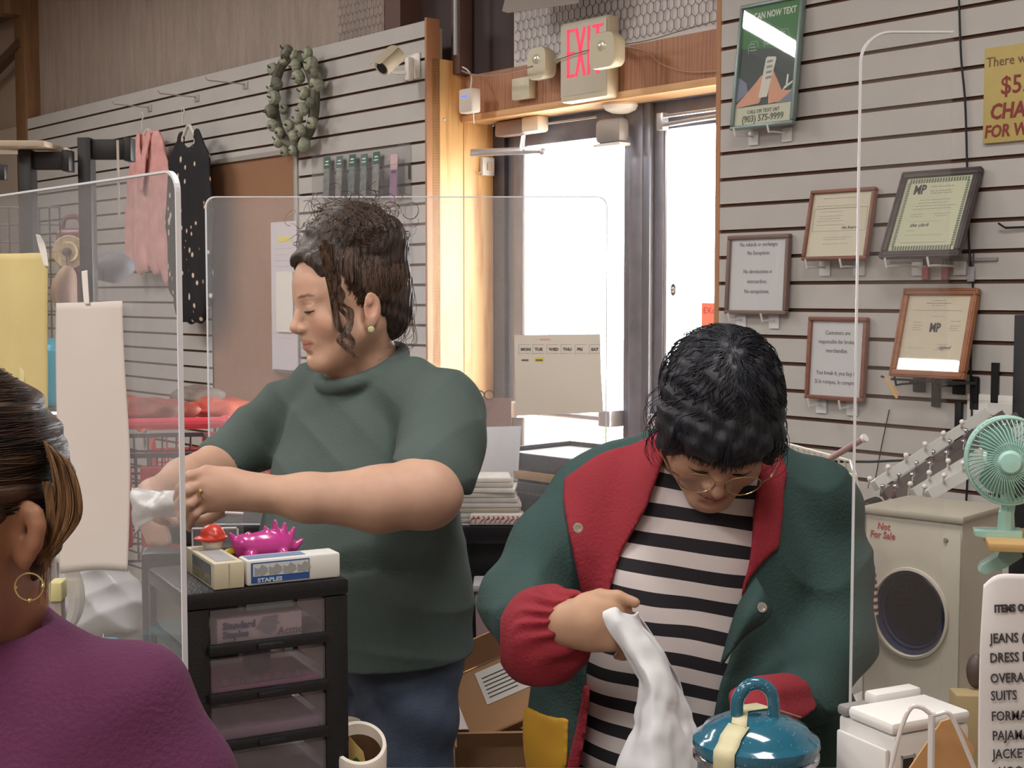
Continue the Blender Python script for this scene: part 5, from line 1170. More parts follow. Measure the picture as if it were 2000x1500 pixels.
# stand for dryer
r = empty('plant_stand', (fl.x, fl.y, 0), (0, 0, ang), 'plain white stand cabinet under the toy dryer', 'stand'); MB().bb((-.03, -.03, 0), (wd + .12, dp + .1, zb - .002), bev=.004).build('cabinet', mat('stand_white', (196, 190, 180)), r); r.name = 'stand_cabinet'
# ---- clip fan
M_mint = mat('mint_plastic', (166, 206, 195), rough=.35)
fc = P(1968, 898, 2.15); r = empty('clip_fan', fc, (0, 0, math.radians(-14)), 'mint green clip on desk fan at the right edge', 'fan')
rim = 84 / FPX * 2.15
m = MB(); 
for rr, yy in ((rim, 0), (rim, -.022), (rim * .99, .02), (rim * .42, -.034)): m.tube([(rr * math.cos(2 * math.pi * i / 40) * .93, yy, rr * math.sin(2 * math.pi * i / 40)) for i in range(40)], .0022, 6, closed=True)
for i in range(52):
    a = 2 * math.pi * i / 52; pt = []
    for t, yy in ((.30, -.040), (.45, -.040), (.75, -.035), (.95, -.026), (1.0, -.010), (1.0, .012)): 
        b = a + .5 * (t - .3); pt.append((rim * t * math.cos(b) * .93, yy, rim * t * math.sin(b)))
    m.tube(pt, .00105, 4)
    m.tube([(rim * t * math.cos(a) * .93, yy, rim * t * math.sin(a)) for t, yy in ((.3, .040), (.8, .034), (1.0, .012))], .001, 4)
m.build('grille', M_mint, r)
m = MB(); m.lathe((0, -.036, 0), [(0, .010), (rim * .22, .009), (rim * .29, .004), (rim * .31, -.002)], 28, axis=(0, -1, 0)); m.build('grille_badge', mat('mint_light', (176, 220, 208), rough=.3), r)
m = MB()
for i in range(3):
    a0 = 2 * math.pi * i / 3; vs = []; fs = []; K = 8
    for u in range(K + 1):
        for v in range(K + 1):
            t = .18 + .66 * u / K; b = a0 + (v / K - .5) * 1.5 * (.6 + .4 * math.sin(math.pi * u / K)); vs.append((rim * t * math.cos(b) * .93, -.006 + .022 * (v / K - .5), rim * t * math.sin(b)))
    fs = [(u * (K + 1) + v, (u + 1) * (K + 1) + v, (u + 1) * (K + 1) + v + 1, u * (K + 1) + v + 1) for u in range(K) for v in range(K)]; m.add(vs, fs)
    # thickness
    m.add([(x, y + .0015, z) for x, y, z in vs], [f[::-1] for f in fs])
m.cyl((0, -.02, 0), (0, .02, 0), .014, n=16); m.build('blade', mat('mint_blade', (140, 184, 172), rough=.4), r)
m = MB(); m.lathe((0, .016, 0), [(0, 0), (.03, 0), (.034, .02), (.03, .05), (0, .056)], 24, axis=(0, 1, 0)); m.build('motor', M_mint, r)
zc = P(1960, 1042, 2.15).z - fc.z; zl = P(1960, 1120, 2.15).z - fc.z; ze = -rim
m = MB(); m.tube([(.004, .03, ze * .4), (.004, .015, ze * 1.1), (.0, .0, ze * 1.25), (0, 0, zc)], [.010, .011, .012, .014], 10); m.build('neck', M_mint, r)
m = MB(); m.prism([(-.048, zc + .004), (.022, zc + .006), (.022, zc - .012), (-.047, zc - .004)], -.02, .02); m.build('upper_jaw', M_mint, r)
m = MB(); m.prism([(.018, zc - .010), (-.006, zc - .018), (-.014, zc - .036), (-.036, zl + .012), (-.040, zl + .002), (-.030, zl - .002), (.0, zl + .010), (.024, zc - .034)], -.018, .018); m.build('lower_jaw', M_mint, r, ang=25)
# wooden board the fan is clipped to
q = P(1905, 1048, 2.15); r = empty('wooden_board', (q.x, q.y - .06, q.z - .006), (0, 0, math.radians(-14)), 'raw wooden shelf board gripped by the mint fan clip', 'board')
MB().bb((0, 0, -.006), (.42, .16, .006), bev=.001).build('board', wood('raw_pine', (186, 148, 96), (206, 170, 116), axis=0), r)
# clothes pin on hook
a = P(1722, 738, 2.9); r = empty('clothes_pin', P(1730, 742, 2.9), (0, 0, 0), 'wooden clothes pin hanging open on a black hook', 'clothes pin'); A0 = r.location.copy()
for (q, z) in (((1752, 777), .0), ((1757, 770), .006)): 
    m = MB(); b = P(*q, 2.9) - A0; m.tube([Vector((-.002, z, .006)), b * .5 + Vector((0, z, 0)), b + Vector((0, z, 0))], [.004, .0045, .0035], 4); m.build('prong', mat('pin_wood', (206, 172, 116), rough=.6), r)
m = MB(); m.tube([(-.01, .003, .008), (0, .003, .004), (.012, .04, .0)], .0025, 6); m.build('wire_hook', M_black, r)
# black easel under the walnut certificate
s, z = WH(1830, 742, .10); r = wthing('easel_stand', s, .02, z - .075, 'black easel bracket under the walnut framed certificate', 'easel')
m = MB(); m.bb((-.115, -.11, .070), (.125, -.105, .076)); 
for x in (-.05, .06): m.bb((x - .012, -.006, .0), (x + .012, .0, .08)); m.bb((x - .01, -.11, .066), (x + .01, .0, .071))
m.bb((.105, -.006, -.02), (.125, 0, .12)); m.build('frame', M_black, r)
# red and white key tags under black framed certificate
for i, (px, py, col, lb) in enumerate(((1807, 527, (176, 96, 104), 'red key tag hanging left below the black framed certificate'), (1845, 527, (170, 92, 100), 'red key tag hanging right of its twin below the black frame'), (1896, 530, (168, 164, 172), 'pale grey key tag at the right below the black frame'))):
    s, z = WH(px, py, .03); r = wthing('key_tag', s, .026, z, lb, 'key tag', 'key tags below the black frame')
    MB().bb((-.010, -.006, -.026), (.010, 0, .012), bev=.003).build('tag', mat('tag_%d' % i, col, rough=.4), r)
    m = MB(); m.tube([(-.006, -.003, .010), (-.006, -.003, .045), (.006, -.003, .045), (.006, -.003, .010)], .002, 5, closed=True); m.build('ring', mat('dark_ring', (96, 80, 80), metal=.5), r)
s, z = WH(1840, 514, .03); r = wthing('hook_rail', s, .0195, z + .004, 'clear hook rail holding the key tags', 'hook rail'); MB().bb((-.16, -.006, 0), (.15, 0, .008)).build('rail', mat('hook_rail_clear', (150, 146, 146)), r)
# light switches and black strips at right
s, z = WH(1925, 805, .02); s1, z1 = WH(1990, 790, .02); r = wthing('wall_plate', s, .019, z - .03, 'white double socket plate behind the upper end of the bar rack', 'wall plate')
MB().bb((-.05, -.006, -.02), (.17, 0, .075), bev=.003).build('plate', M_white, r)
for q in (.01, .09): MB().bb((q, -.009, -.01), (q + .07, -.005, .055), bev=.002).build('socket', mat('socket_white', (214, 212, 210)), r)
sb = WH(1993, 700, .02)[0]; z1 = WH(1993, 615, .02)[1]; r = wthing('shelf_upright', sb, .0195, 0, 'tall black shelf upright on the wall at the right edge', 'upright'); MB().bb((-.008, -.02, .0), (.03, 0, z1), bev=.002).build('upright', M_black, r)
for i, (px, py0, py1) in enumerate(((1874, 785, 865), (1905, 735, 785))):
    s, z0 = WH(px, py1, .02); z1 = WH(px, py0, .02)[1]; r = wthing('slot_strip', s, .0195, z0, ['short black slot strip left of the socket plate', 'short black slot strip above the socket plate'][i], 'strip', 'black strips on the right wall'); MB().bb((-.009, -.012, 0), (.009, 0, z1 - z0), bev=.001).build('strip', M_black, r)
# hanging black cord down the right wall
pp = [(1873, 0), (1877, 110), (1885, 200), (1889, 330), (1893, 480), (1900, 560), (1896, 700), (1898, 830), (1890, 930), (1886, 1000)]
m = MB(); m.tube(cr([(WH(x, y, .026)[0], -.026, WH(x, y, .026)[1]) for x, y in pp], 60), .0028, 6); o = wobj(m, 'cable', M_black); tag(o, 'long black cord hanging down the right slat wall past the certificates', 'cable')
pp = [(1737, 800), (1722, 870), (1707, 950)]
m = MB(); m.tube(cr([(WH(x, y, .024)[0], -.024, WH(x, y, .024)[1]) for x, y in pp], 20), .0014, 6); o = wobj(m, 'cable', M_black); tag(o, 'short thin black cord below the clothes pin', 'cable')
s, z = WH(1990, 444, .03); m = MB(); r = wthing('peg_hook', s, .0195, z, 'thin black peg hook on the right slat wall below the black frame', 'hook'); m.tube([(-.05, -.02, .012), (-.035, -.012, .0), (.05, -.006, .0)], .0028, 6); m.build('hook', M_black, r)

# ================================================================== front counter and what stands on it
CT = 0.90
r = empty('front_counter', (-1.45, 1.22, 0), (0, 0, 0), 'long sales counter in front of the cashiers with grey laminate top', 'counter')
MB().bb((0, 0, CT - .035), (2.75, .56, CT), bev=.004).build('counter_top', mat('counter_grey', (120, 110, 104), rough=.45), r); MB().bb((.03, .03, 0), (2.72, .54, CT - .0355)).build('cabinet', mat('counter_front', (150, 132, 116)), r)
def PL(px, py, pt, n_):
    rr = ray(px, py); t = n_.dot(Vector(pt) - CAM) / n_.dot(rr); return CAM + rr * t
# ---- left shield with taped papers
q = P(343, 330, 1.36); SP = Vector((q.x, q.y, 0)); base = SP - UX * 1.25
ls = shield('counter_shield', 'tall clear acrylic shield at left with papers taped to it', (base.x, base.y), PHI, 1.25, CT + .001, q.z, .022, (0, 0, 1, 1), haze=.13, th=.005, mname='shield_left')
def taped(name, label, cat, rows, m_, off=.006, th=.0004, wr=.0, kind=None):
    R = []
    for row in rows: R.append([PL(x, y, SP, NX) + NX * (off + o_) for x, y, o_ in row])
    r = empty(name, R[0][0], (0, 0, 0), label, cat)
    sheet('sheet', R, m_, 20, 20, th, r, wrinkle=wr, wscale=9); return r
taped('taped_paper', 'yellow paper taped high on the left shield', 'paper', [[(-160, 498, 0), (-30, 496, 0), (103, 494, 0)], [(-160, 700, 0), (-30, 700, .004), (103, 700, 0)], [(-160, 905, 0), (-30, 900, .004), (104, 885, .0)]], mat('yellow_paper', (206, 190, 132), rough=.8, var=.06, vscale=9), wr=.001)
taped('taped_paper', 'long white receipt paper taped to the left shield', 'paper', [[(119, 592, 0), (185, 590, 0), (249, 588, 0)], [(119, 700, 0), (187, 700, .004), (253, 700, 0)], [(122, 880, .0), (195, 880, .004), (264, 870, .0)], [(120, 1000, 0), (195, 1000, .003), (263, 1000, .0)], [(128, 1120, 0), (195, 1112, .002), (260, 1116, .0)]], mat('receipt_white', (206, 198, 192), rough=.85), wr=.0008)
taped('tape_strip', 'short white tape strip above the receipt paper', 'tape', [[(173, 530, 0), (184, 528, 0)], [(175, 560, 0), (186, 560, 0)], [(178, 594, 0), (188, 594, 0)]], mat('tape_white', (228, 224, 220)), off=.008)
taped('tape_strip', 'bent white tape strip at the corner of the yellow paper', 'tape', [[(90, 458, .004), (98, 460, .004)], [(88, 480, .0), (102, 482, .0)], [(100, 520, 0), (108, 521, 0)]], mat('tape_white', (228, 224, 220)), off=.008)
taped('tape_strip', 'cloudy clear tape crossed on the lower part of the yellow paper', 'tape', [[(10, 690, 0), (28, 690, 0)], [(14, 730, 0), (60, 728, 0)], [(30, 752, 0), (56, 758, 0)]], mat('tape_cloudy', (216, 206, 160)), off=.008)
# ---- right shield
q = P(1681, 60, 1.62); e = P(1864, 60, 1.62)
shield('counter_shield', 'narrow tall clear acrylic shield in front of the framed certificates', (q.x, q.y), 0, e.x - q.x, CT + .001, q.z, .035, (0, 0, 0, 1), haze=.025, th=.005, edgecol=(196, 198, 204), mname='shield_right', skip_right=True)
# ---- drawer tower
TZ = P(357, 1160, 1.5).z; A = P(357, 1160, 1.5); B = PZ(681, 1127, TZ)
ang = math.atan2(B.y - A.y, B.x - A.x); TW = (B - A).length; TD = .165; TH = TZ - CT
r = empty('drawer_tower', (A.x, A.y, CT + .001), (0, 0, ang), 'small black desktop drawer tower with smoky see-through drawers', 'drawer unit'); TR = r
M_bp = mat('black_drawer_plastic', (22, 22, 27), rough=.35, bump=.15, bscale=300); TH -= .001
MB().bb((0, -.003, TH - .020), (TW, TD, TH), bev=.005).build('top_panel', M_bp, r)
PT = .0545; sw = .029
m = MB(); m.bb((.001, 0, 0), (sw, .012, TH - .0201), bev=.002); m.bb((TW - sw, 0, 0), (TW - .001, .012, TH - .0201), bev=.002); m.bb((.001, TD - .010, 0), (.012, TD, TH - .0201)); m.bb((TW - .012, TD - .010, 0), (TW - .001, TD, TH - .0201)); pass
z = TH - .020; k = 0; zs = []
while z - PT > -.01:
    zs.append(z); z -= PT
for z in zs:
    zb = max(z - PT, 0); m.bb((.001, .012, zb), (.006, TD - .01, zb + .006)); m.bb((TW - .006, .012, zb), (TW - .001, TD - .01, zb + .006)); m.bb((sw, .004, zb), (TW - sw, .010, zb + .003))
m.build('frame', M_bp, r)
smoke = clear('smoky_drawer', tint=(238, 234, 240), haze=.11, gloss=.8, rough=.12, hcol=(255, 250, 252)); smoke2 = clear('smoky_drawer_side', tint=(190, 184, 180), haze=.5, gloss=.6, rough=.3, hcol=(196, 182, 172))
for i, z in enumerate(zs):
    zb = max(z - PT, 0) + .0035; zt = z - .002
    d = MB(); x0, x1 = sw + .001, TW - sw - .001
    d.bb((x0, -.001, zb + .010), (x1, .002, zt)); dr = d.build('drawer', smoke, r)
    d = MB(); d.bb((.0075, .014, zb + .008), (.0095, TD - .012, zt - .002)); d.bb((TW - .0095, .014, zb + .008), (TW - .0075, TD - .012, zt - .002)); d.build('drawer_sides', smoke2, dr)
    d = MB(); d.bb((.010, .014, zb + .004), (TW - .010, TD - .014, zb + .006)); d.build('drawer_floor', mat('drawer_floor', (170, 162, 168), rough=.5), dr)
    d = MB(); d.bb((x0 - .004, -.007, zb - .001), (x1 + .003, .003, zb + .0115), bev=.003); d.bb((x0 + .05, -.011, zb + .001), (x1 - .05, -.005, zb + .008), bev=.002); d.build('drawer_handle', M_bp, dr)
# staple box inside the top drawer, things in lower drawers
def inside(i, name, label, cat, a, b, m_, bev=.001, grp=None):
    z = max(zs[i] - PT, 0) + .0035 + .0065; o = empty(name, TR.matrix_basis @ Vector((a[0], a[1], a[2] + z)), (0, 0, ang), label, cat, grp); MB().bb((0, 0, 0), (b[0] - a[0], b[1] - a[1], b[2] - a[2]), bev=bev).build('carton', m_, o); return o
o = inside(0, 'staple_box', 'white box printed Standard Staples inside the top drawer', 'box', (sw + .010, .006, 0), (sw + .108, .034, .030), mat('carton_white', (214, 206, 198), rough=.6))
m = MB(); m.text('Standard', .006, .0185, -.0006, .0105, 1.0, 'LEFT', bold=.0005); m.text('Staples', .006, .0085, -.0006, .0105, 1.0, 'LEFT', bold=.0005); m.text('5000/CT', .006, .002, -.0006, .004, 1.0, 'LEFT', k=1); m.text('Acme', .068, .006, -.0006, .013, 1.0, 'LEFT', k=1, shear=.2)
m.build('lettering', [mat('navy_ink', (72, 78, 118)), mat('dark_grey_ink', (92, 90, 92))], o, smooth=False)
m = MB(); m.prism([(.044, .016), (.052, .028), (.070, .029), (.068, .022), (.072, .020), (.066, .017), (.068, .013), (.060, .010), (.062, .006)], -.0008, -.0012); m.build('staple_picture', mat('picture_grey', (150, 146, 152)), o, smooth=False)
o = inside(1, 'pink_note_pad', 'pink notepad lying in the second drawer', 'notepad', (sw + .004, .008, 0), (TW - sw - .006, .10, .008), mat('pink_pad', (186, 110, 156)))
m = MB(); 
for i in range(9): m.tube([(.004 + .012 * i + .0045 * math.cos(t * .7), -.001, .0125 + .004 * math.sin(t * .7)) for t in range(9)], .0008, 4, closed=True)
m.tube([(.004, .001, .0085), (.11, .001, .0085)], .0008, 4); m.build('spiral', mat('dark_grey_ink', (92, 90, 92)), o)
inside(2, 'lilac_papers', 'lilac papers filling the third drawer', 'papers', (sw + .004, .008, 0), (TW - sw - .006, .12, .014), mat('lilac_pad', (176, 150, 170)))
inside(1, 'blue_tape_roll', 'small grey blue block at the back of the second drawer', 'block', (sw + .060, .05, .009), (sw + .085, .08, .034), mat('grey_blue', (110, 120, 140)))
# ---- boxes on the tower
def onT(x, y, z=0): return TR.matrix_basis @ Vector((x, y, TH + .0002 + z))
o = empty('staple_box', onT(.035, .001), (0, 0, ang), 'cream staple box with its plain end facing forward, left one on the drawer tower', 'box')
bw, bl, bh = .034, .118, .029
m = MB(); m.bb((0, 0, 0), (bw, bl, bh), bev=.001); m.build('carton', mat('carton_cream', (212, 204, 178), rough=.6), o)
m = MB(); m.bb((-.0006, .012, .003), (-.0001, bl - .03, bh - .003)); m.build('side_print', mat('print_grey_blue', (108, 112, 118), var=.2, vscale=80), o); 
m = MB(); m.bb((-.0009, .014, .004), (-.0006, bl - .032, bh * .5)); m.build('side_band', mat('print_olive', (132, 128, 104), var=.3, vscale=120), o)
m = MB(); m.bb((.006, .012, bh + .0001), (bw - .006, bl - .03, bh + .0005)); m.build('top_print', mat('print_pale_grey', (168, 168, 172)), o); MB().bb((bw * .5 - .0003, -.0006, .002), (bw * .5 + .0003, -.0001, bh - .001)).build('flap_seam', mat('seam_tan', (168, 158, 134)), o)
o = empty('staple_box', onT(.072, .002), (0, 0, ang), 'white and blue staple box with saw tooth staple picture, right one on the drawer tower', 'box')
bl = TW - .072 - .009; bw = .034
m = MB(); m.bb((0, 0, 0), (bl, bw, bh), bev=.003); m.build('carton', mat('carton_bright', (226, 226, 222), rough=.5), o)
m = MB(); m.bb((.005, -.0006, .003), (bl * .66, -.0002, bh - .003)); m.build('blue_label', mat('label_blue', (42, 84, 150)), o); m = MB(); m.bb((.007, -.0009, .0105), (bl * .65, -.0005, bh - .0045)); m.build('label_panel', mat('label_pale', (206, 212, 216)), o)
m = MB()
for i in range(4):
    x = .009 + i * (bl * .60 / 4); L = bl * .55 / 4; m.prism([(x, .012), (x + L * .3, .0125), (x + L * .55, .011), (x + L, .0155), (x + L * .95, .0195), (x + L * .55, .0235), (x + L * .3, .019), (x, .021)], -.0010, -.0014)
m.build('staple_picture', mat('staple_grey', (160, 162, 164)), o, smooth=False)
m = MB(); m.text('STAPLES', .012, .004, -.0012, .006, 1.3, 'LEFT', bold=.0002); m.build('lettering', mat('label_lettering', (196, 216, 236)), o, smooth=False)
MB().bb((.004, .006, bh + .0001), (bl * .64, bw - .008, bh + .0005)).build('top_print', mat('top_print_blue', (120, 140, 176)), o)
# ---- toys
o = empty('toy_figure', onT(.060, .095), (0, 0, ang), 'small toy figure wearing a red brimmed helmet and yellow collar on the tower', 'toy')
m = MB(); m.lathe((0, 0, 0), [(0, 0), (.014, 0), (.015, .006), (.011, .018), (.007, .022), (0, .022)], 20); m.build('torso', mat('toy_pale', (222, 208, 186), rough=.3), o)
m = MB(); m.lathe((0, 0, .020), [(0, 0), (.010, 0), (.013, .004), (.010, .008), (0, .008)], 20); m.build('collar', mat('toy_yellow', (232, 214, 60), rough=.3), o)
m = MB(); m.ball((0, 0, .036), (.0125, .0125, .012), 16); m.build('head', mat('toy_white', (226, 220, 206), rough=.3), o)
F = Field((-.03, -.03, .03), (.03, .03, .07), .0012); F.ell((0, 0, .045), (.0145, .0145, .0125)); F.ell((-.002, 0, .0415), (.020, .017, .0028), k=.004); F.cone((0, -.014, .046), (0, .014, .050), .0022, .0022, .003)
V, Q = F.mesh(); mb = MB(); mb.v = [tuple(v) for v in V]; mb.f = [list(q) for q in Q]; mb.mi = [0] * len(Q); mb.build('helmet', mat('toy_red', (206, 66, 52), rough=.3), o, ang=90)
m = MB(); m.ball((.020, -.004, .024), (.008, .005, .004), 10); m.build('yellow_arm', mat('toy_yellow', (232, 214, 60)), o)
o = empty('pink_dragon_toy', onT(.118, .085), (0, 0, ang), 'glossy magenta toy dragon with rounded spikes lying behind the staple boxes', 'toy')
F = Field((-.05, -.03, -.005), (.05, .03, .07), .0014)
F.ell((0, 0, .026), (.034, .017, .020)); F.ell((-.026, 0, .034), (.010, .012, .010), k=.008)
for (x, z, dx, dz_, l) in ((-.032, .040, -.5, .8, .014), (-.020, .041, .2, .9, .010), (.006, .044, -.3, 1, .013), (.015, .046, -.05, 1, .017), (.024, .044, .15, 1, .015), (.031, .038, .4, .9, .016), (.037, .030, .7, .5, .013)):
    n_ = math.hypot(dx, dz_); F.cone((x, 0, z - .006), (x + dx / n_ * l, 0, z - .006 + dz_ / n_ * l), .0062, .0022, .004)
F.cone((-.02, -.014, .02), (-.03, -.018, .004), .006, .004, .004); F.cone((.02, -.014, .02), (.026, -.018, .004), .006, .004, .004); F.cone((-.02, .012, .02), (-.03, .014, .004), .006, .004, .004); F.cone((.02, .012, .02), (.026, .014, .004), .006, .004, .004)
V, Q = F.mesh(); mb = MB(); mb.v = [tuple(v) for v in V]; mb.f = [list(q) for q in Q]; mb.mi = [0] * len(Q); mb.build('body', mat('toy_magenta', (200, 62, 150), rough=.25, coat=.4), o, ang=90)
# ---- acrylic stand and black terminal behind the tower
a = P(330, 1062, 1.78); b = P(480, 1062, 1.78)
o = empty('card_terminal', (a.x, a.y - .06, CT + .001), (0, 0, .1), 'low black till box behind the drawer tower', 'till'); MB().bb((-.02, .0, 0), (b.x - a.x, .05, a.z - CT - .002), bev=.004).build('housing', mat('till_black', (24, 23, 27), rough=.4), o)
a = P(392, 1058, 1.77); b = P(484, 998, 1.77); o = empty('acrylic_holder', (a.x, a.y - .045, a.z), (0, 0, .1), 'clear acrylic card holder with bright edges on the black till', 'holder')
wd = b.x - a.x; h_ = b.z - a.z; m = MB(); m.bb((0, 0, 0), (wd * .9, .002, h_ * .62)); m.bb((0, .02, 0), (wd * .9, .022, h_ * .62)); m.bb((0, 0, -.0005), (wd, .024, .0015)); m.bb((wd * .62, .028, 0), (wd, .030, h_)); m.build('panels', clear('clear_acrylic'), o)
m = MB(); m.tube([(0, 0, h_ * .62), (wd * .9, 0, h_ * .62)], .0016, 6); m.tube([(0, .001, 0), (0, .001, h_ * .62)], .0014, 6); m.tube([(wd * .62, .029, h_), (wd, .029, h_ * .96)], .0022, 6); m.tube([(wd * .92, .001, 0), (wd * .92, .001, h_ * .6)], .0014, 6); m.build('rims', mat('acrylic_rim', (236, 232, 238), rough=.15), o)
# ---- mugs right of the tower
def mug(px, pyr, d, rad, hgt, name, label, cat, lean=0, band=True, inner=None):
    c = P(px, pyr, d); o = empty(name, (c.x, c.y, CT + .001), (0, 0, 0), label, cat); H = c.z - CT - .001; t = .0025
    m = MB(); m.lathe((0, 0, 0), [(0, 0), (rad * .94, 0), (rad, .004), (rad, H - .003), (rad - t * .5, H), (rad - t, H - .003), (rad - t, .006), (0, .006)], 40); m.build('body', mat('mug_white', (226, 218, 206), rough=.25), o)
    if band:
        for z in (H - .009, H - .050):
            m = MB(); m.lathe((0, 0, 0), [(rad + .0002, z), (rad + .0006, z), (rad + .0006, z + .0022), (rad + .0002, z + .0022)], 40); m.build('stripe', mat('maroon_stripe', (96, 30, 34), rough=.3), o)
    return o, H
o, H = mug(668, 1410, 1.70, .0245, 0, 'tall_mug', 'tall white mug with maroon stripes just right of the drawer tower', 'mug')
c = P(702, 1450, 1.62); o = empty('large_mug', (c.x, c.y, CT + .001), (0, 0, 0), 'wide white mug with slanted rim, brown inside and a small printed picture card', 'mug'); H = c.z - CT - .001; R2 = .0315
m = MB(); n_ = 40; vs = []
for rr, z, sh in ((.0, 0, 0), (R2 * .92, 0, 0), (R2, .004, 0), (R2, H - .040, 0), (R2 * 1.02, H - .004, .5), (R2 * .99, H, .5), (R2 * .86, H, .5), (R2 * .80, H - .010, .45)):
    for i in range(n_): a = 2 * math.pi * i / n_; vs.append((rr * math.cos(a), rr * math.sin(a), z + sh * rr * math.sin(a) + sh * .25 * rr * -math.cos(a)))
m.add(vs, [(k * n_ + i, k * n_ + (i + 1) % n_, (k + 1) * n_ + (i + 1) % n_, (k + 1) * n_ + i) for k in range(7) for i in range(n_)]); m.build('body', mat('mug_white', (226, 218, 206)), o)
m = MB(); vs = []
for rr, z, sh in ((R2 * .80, H - .010, .45), (R2 * .78, H - .030, .3), (R2 * .74, H - .050, 0), (0, H - .052, 0)):
    for i in range(n_): a = 2 * math.pi * i / n_; vs.append((rr * math.cos(a), rr * math.sin(a), z + sh * rr * math.sin(a) + sh * .25 * rr * -math.cos(a)))
m.add(vs, [(k * n_ + i, k * n_ + (i + 1) % n_, (k + 1) * n_ + (i + 1) % n_, (k + 1) * n_ + i) for k in range(3) for i in range(n_)]); m.build('inside', mat('mug_brown', (104, 76, 58), rough=.4), o)
for i, tx in enumerate(('IT OUT', 'BURN')):
    tm = MB(); tm.text(tx, 0, H - .034, 0, .0095, 1.0, bold=.0004)
    for j in range(len(tm.v)): x, y, z = tm.v[j]; a = x / .0325 + (-1.75 if i == 0 else -.85); tm.v[j] = ((R2 + .0009) * math.cos(a), (R2 + .0009) * math.sin(a), z)
    tm.build('lettering', mat('mug_ink', (60, 44, 44)), o, smooth=False)
m = MB(); m.prism([(-.020, H - .05), (.012, H - .05), (.004, H - .012), (-.012, H + .006)], .002, .003); m.build('banana_card', mat('banana_yellow', (214, 186, 116)), o); m = MB(); m.prism([(-.018, H - .030), (.008, H - .030), (-.004, H - .018)], .0010, .0016); m.build('leaf_print', mat('leaf_green', (74, 110, 44)), o)
# ---- enamel pot with lid
c = P(1476, 1452, 1.42); RP = 124 / FPX * 1.42; o = empty('enamel_pot', (c.x, c.y, CT + .001), (0, 0, 0), 'speckled teal blue enamel pot with lid and cream strap', 'pot'); H = c.z - CT - .001
me_ = D.materials.new('speckled_enamel'); MATS['speckled_enamel'] = me_; me_.use_nodes = True; nt = me_.node_tree; b_ = nt.nodes['Principled BSDF']; b_.inputs['Roughness'].default_value = .12; b_.inputs['Coat Weight'].default_value = .6
vo = nt.nodes.new('ShaderNodeTexVoronoi'); vo.inputs['Scale'].default_value = 260; tc = nt.nodes.new('ShaderNodeTexCoord'); nt.links.new(tc.outputs['Object'], vo.inputs['Vector']); rp = nt.nodes.new('ShaderNodeValToRGB'); e = rp.color_ramp.elements
nz = nt.nodes.new('ShaderNodeTexNoise'); nz.inputs['Scale'].default_value = 60; nt.links.new(tc.outputs['Object'], nz.inputs['Vector']); ad = nt.nodes.new('ShaderNodeMath'); ad.operation = 'MULTIPLY_ADD'; ad.inputs[1].default_value = .5; nt.links.new(nz.outputs['Fac'], ad.inputs[0]); nt.links.new(vo.outputs['Distance'], ad.inputs[2])
e[0].position = .30; e[0].color = lin((176, 206, 216)); e[1].position = .36; e[1].color = lin((38, 98, 122)); nt.links.new(ad.outputs[0], rp.inputs[0]); nt.links.new(rp.outputs[0], b_.inputs['Base Color'])
m = MB(); m.lathe((0, 0, 0), [(0, 0), (RP * .9, 0), (RP * .93, .004), (RP * .93, H - .012), (RP * .96, H - .008), (RP * .96, H - .004), (RP * .9, H - .004)], 56); m.build('body', me_, o)
m = MB(); m.lathe((0, 0, 0), [(RP * .935, H - .016), (RP * .99, H - .013), (RP * .99, H - .008), (RP * .935, H - .006)], 56); m.build('steel_rim', M_chrome, o)
lidp = [(RP * .97, H - .004), (RP * 1.0, H), (RP * .99, H + .006), (RP * .93, H + .009), (RP * .86, H + .012), (RP * .80, H + .018), (RP * .55, H + .026), (RP * .30, H + .031), (0, H + .032)]
m = MB(); m.lathe((0, 0, 0), lidp, 56); m.build('lid', me_, o)
m = MB(); zt = H + .027; m.tube(cr([(-.020, -.004, zt), (-.0195, -.004, zt + .020), (-.010, -.004, zt + .034), (.004, -.004, zt + .036), (.015, -.004, zt + .026), (.018, -.004, zt + .004), (.018, -.004, zt - .002)], 26), .0066, 12); m.build('lid_handle', me_, o)
m = MB()       # cream strap over lid and body
def strap(a0, hw, prof):
    vs = []; 
    for (rr, z) in prof:
        for t in (-1, -.33, .33, 1): a = a0 + t * hw / max(rr, .02); vs.append(((rr + .0012) * math.cos(a), (rr + .0012) * math.sin(a), z + .0008))
    n = len(prof); m.add(vs, [(i * 4 + j, i * 4 + j + 1, (i + 1) * 4 + j + 1, (i + 1) * 4 + j) for i in range(n - 1) for j in range(3)])
pr = [(RP * .935, .0), (RP * .935, H - .016), (RP * .995, H - .012), (RP * 1.005, H), (RP * .995, H + .0065), (RP * .93, H + .0095), (RP * .86, H + .0125), (RP * .80, H + .0185), (RP * .55, H + .0265)]
strap(math.radians(-128), .0115, pr)
cw = Vector((math.cos(math.radians(-128)), math.sin(math.radians(-128)), 0)) * RP * .55; ce = Vector((math.cos(math.radians(28)), math.sin(math.radians(28)), 0)) * RP * .75
vs = []; 
for p, z in ((cw, H + .0272), (Vector((-.014, .010, 0)), H + .0325), (Vector((.012, .024, 0)), H + .0318), (ce, H + .022)):
    dr = (ce - cw).normalized(); q = Vector((-dr.y, dr.x, 0)) * .010
    for t in (-1, 1): vs.append((p + q * t) + Vector((0, 0, z)))
m.add(vs, [(0, 1, 3, 2), (2, 3, 5, 4), (4, 5, 7, 6)]); so = m.build('strap', mat('cream_strap', (206, 200, 164), rough=.6), o, ang=70); md = so.modifiers.new('t', 'SOLIDIFY'); md.thickness = .0012; md.offset = 1
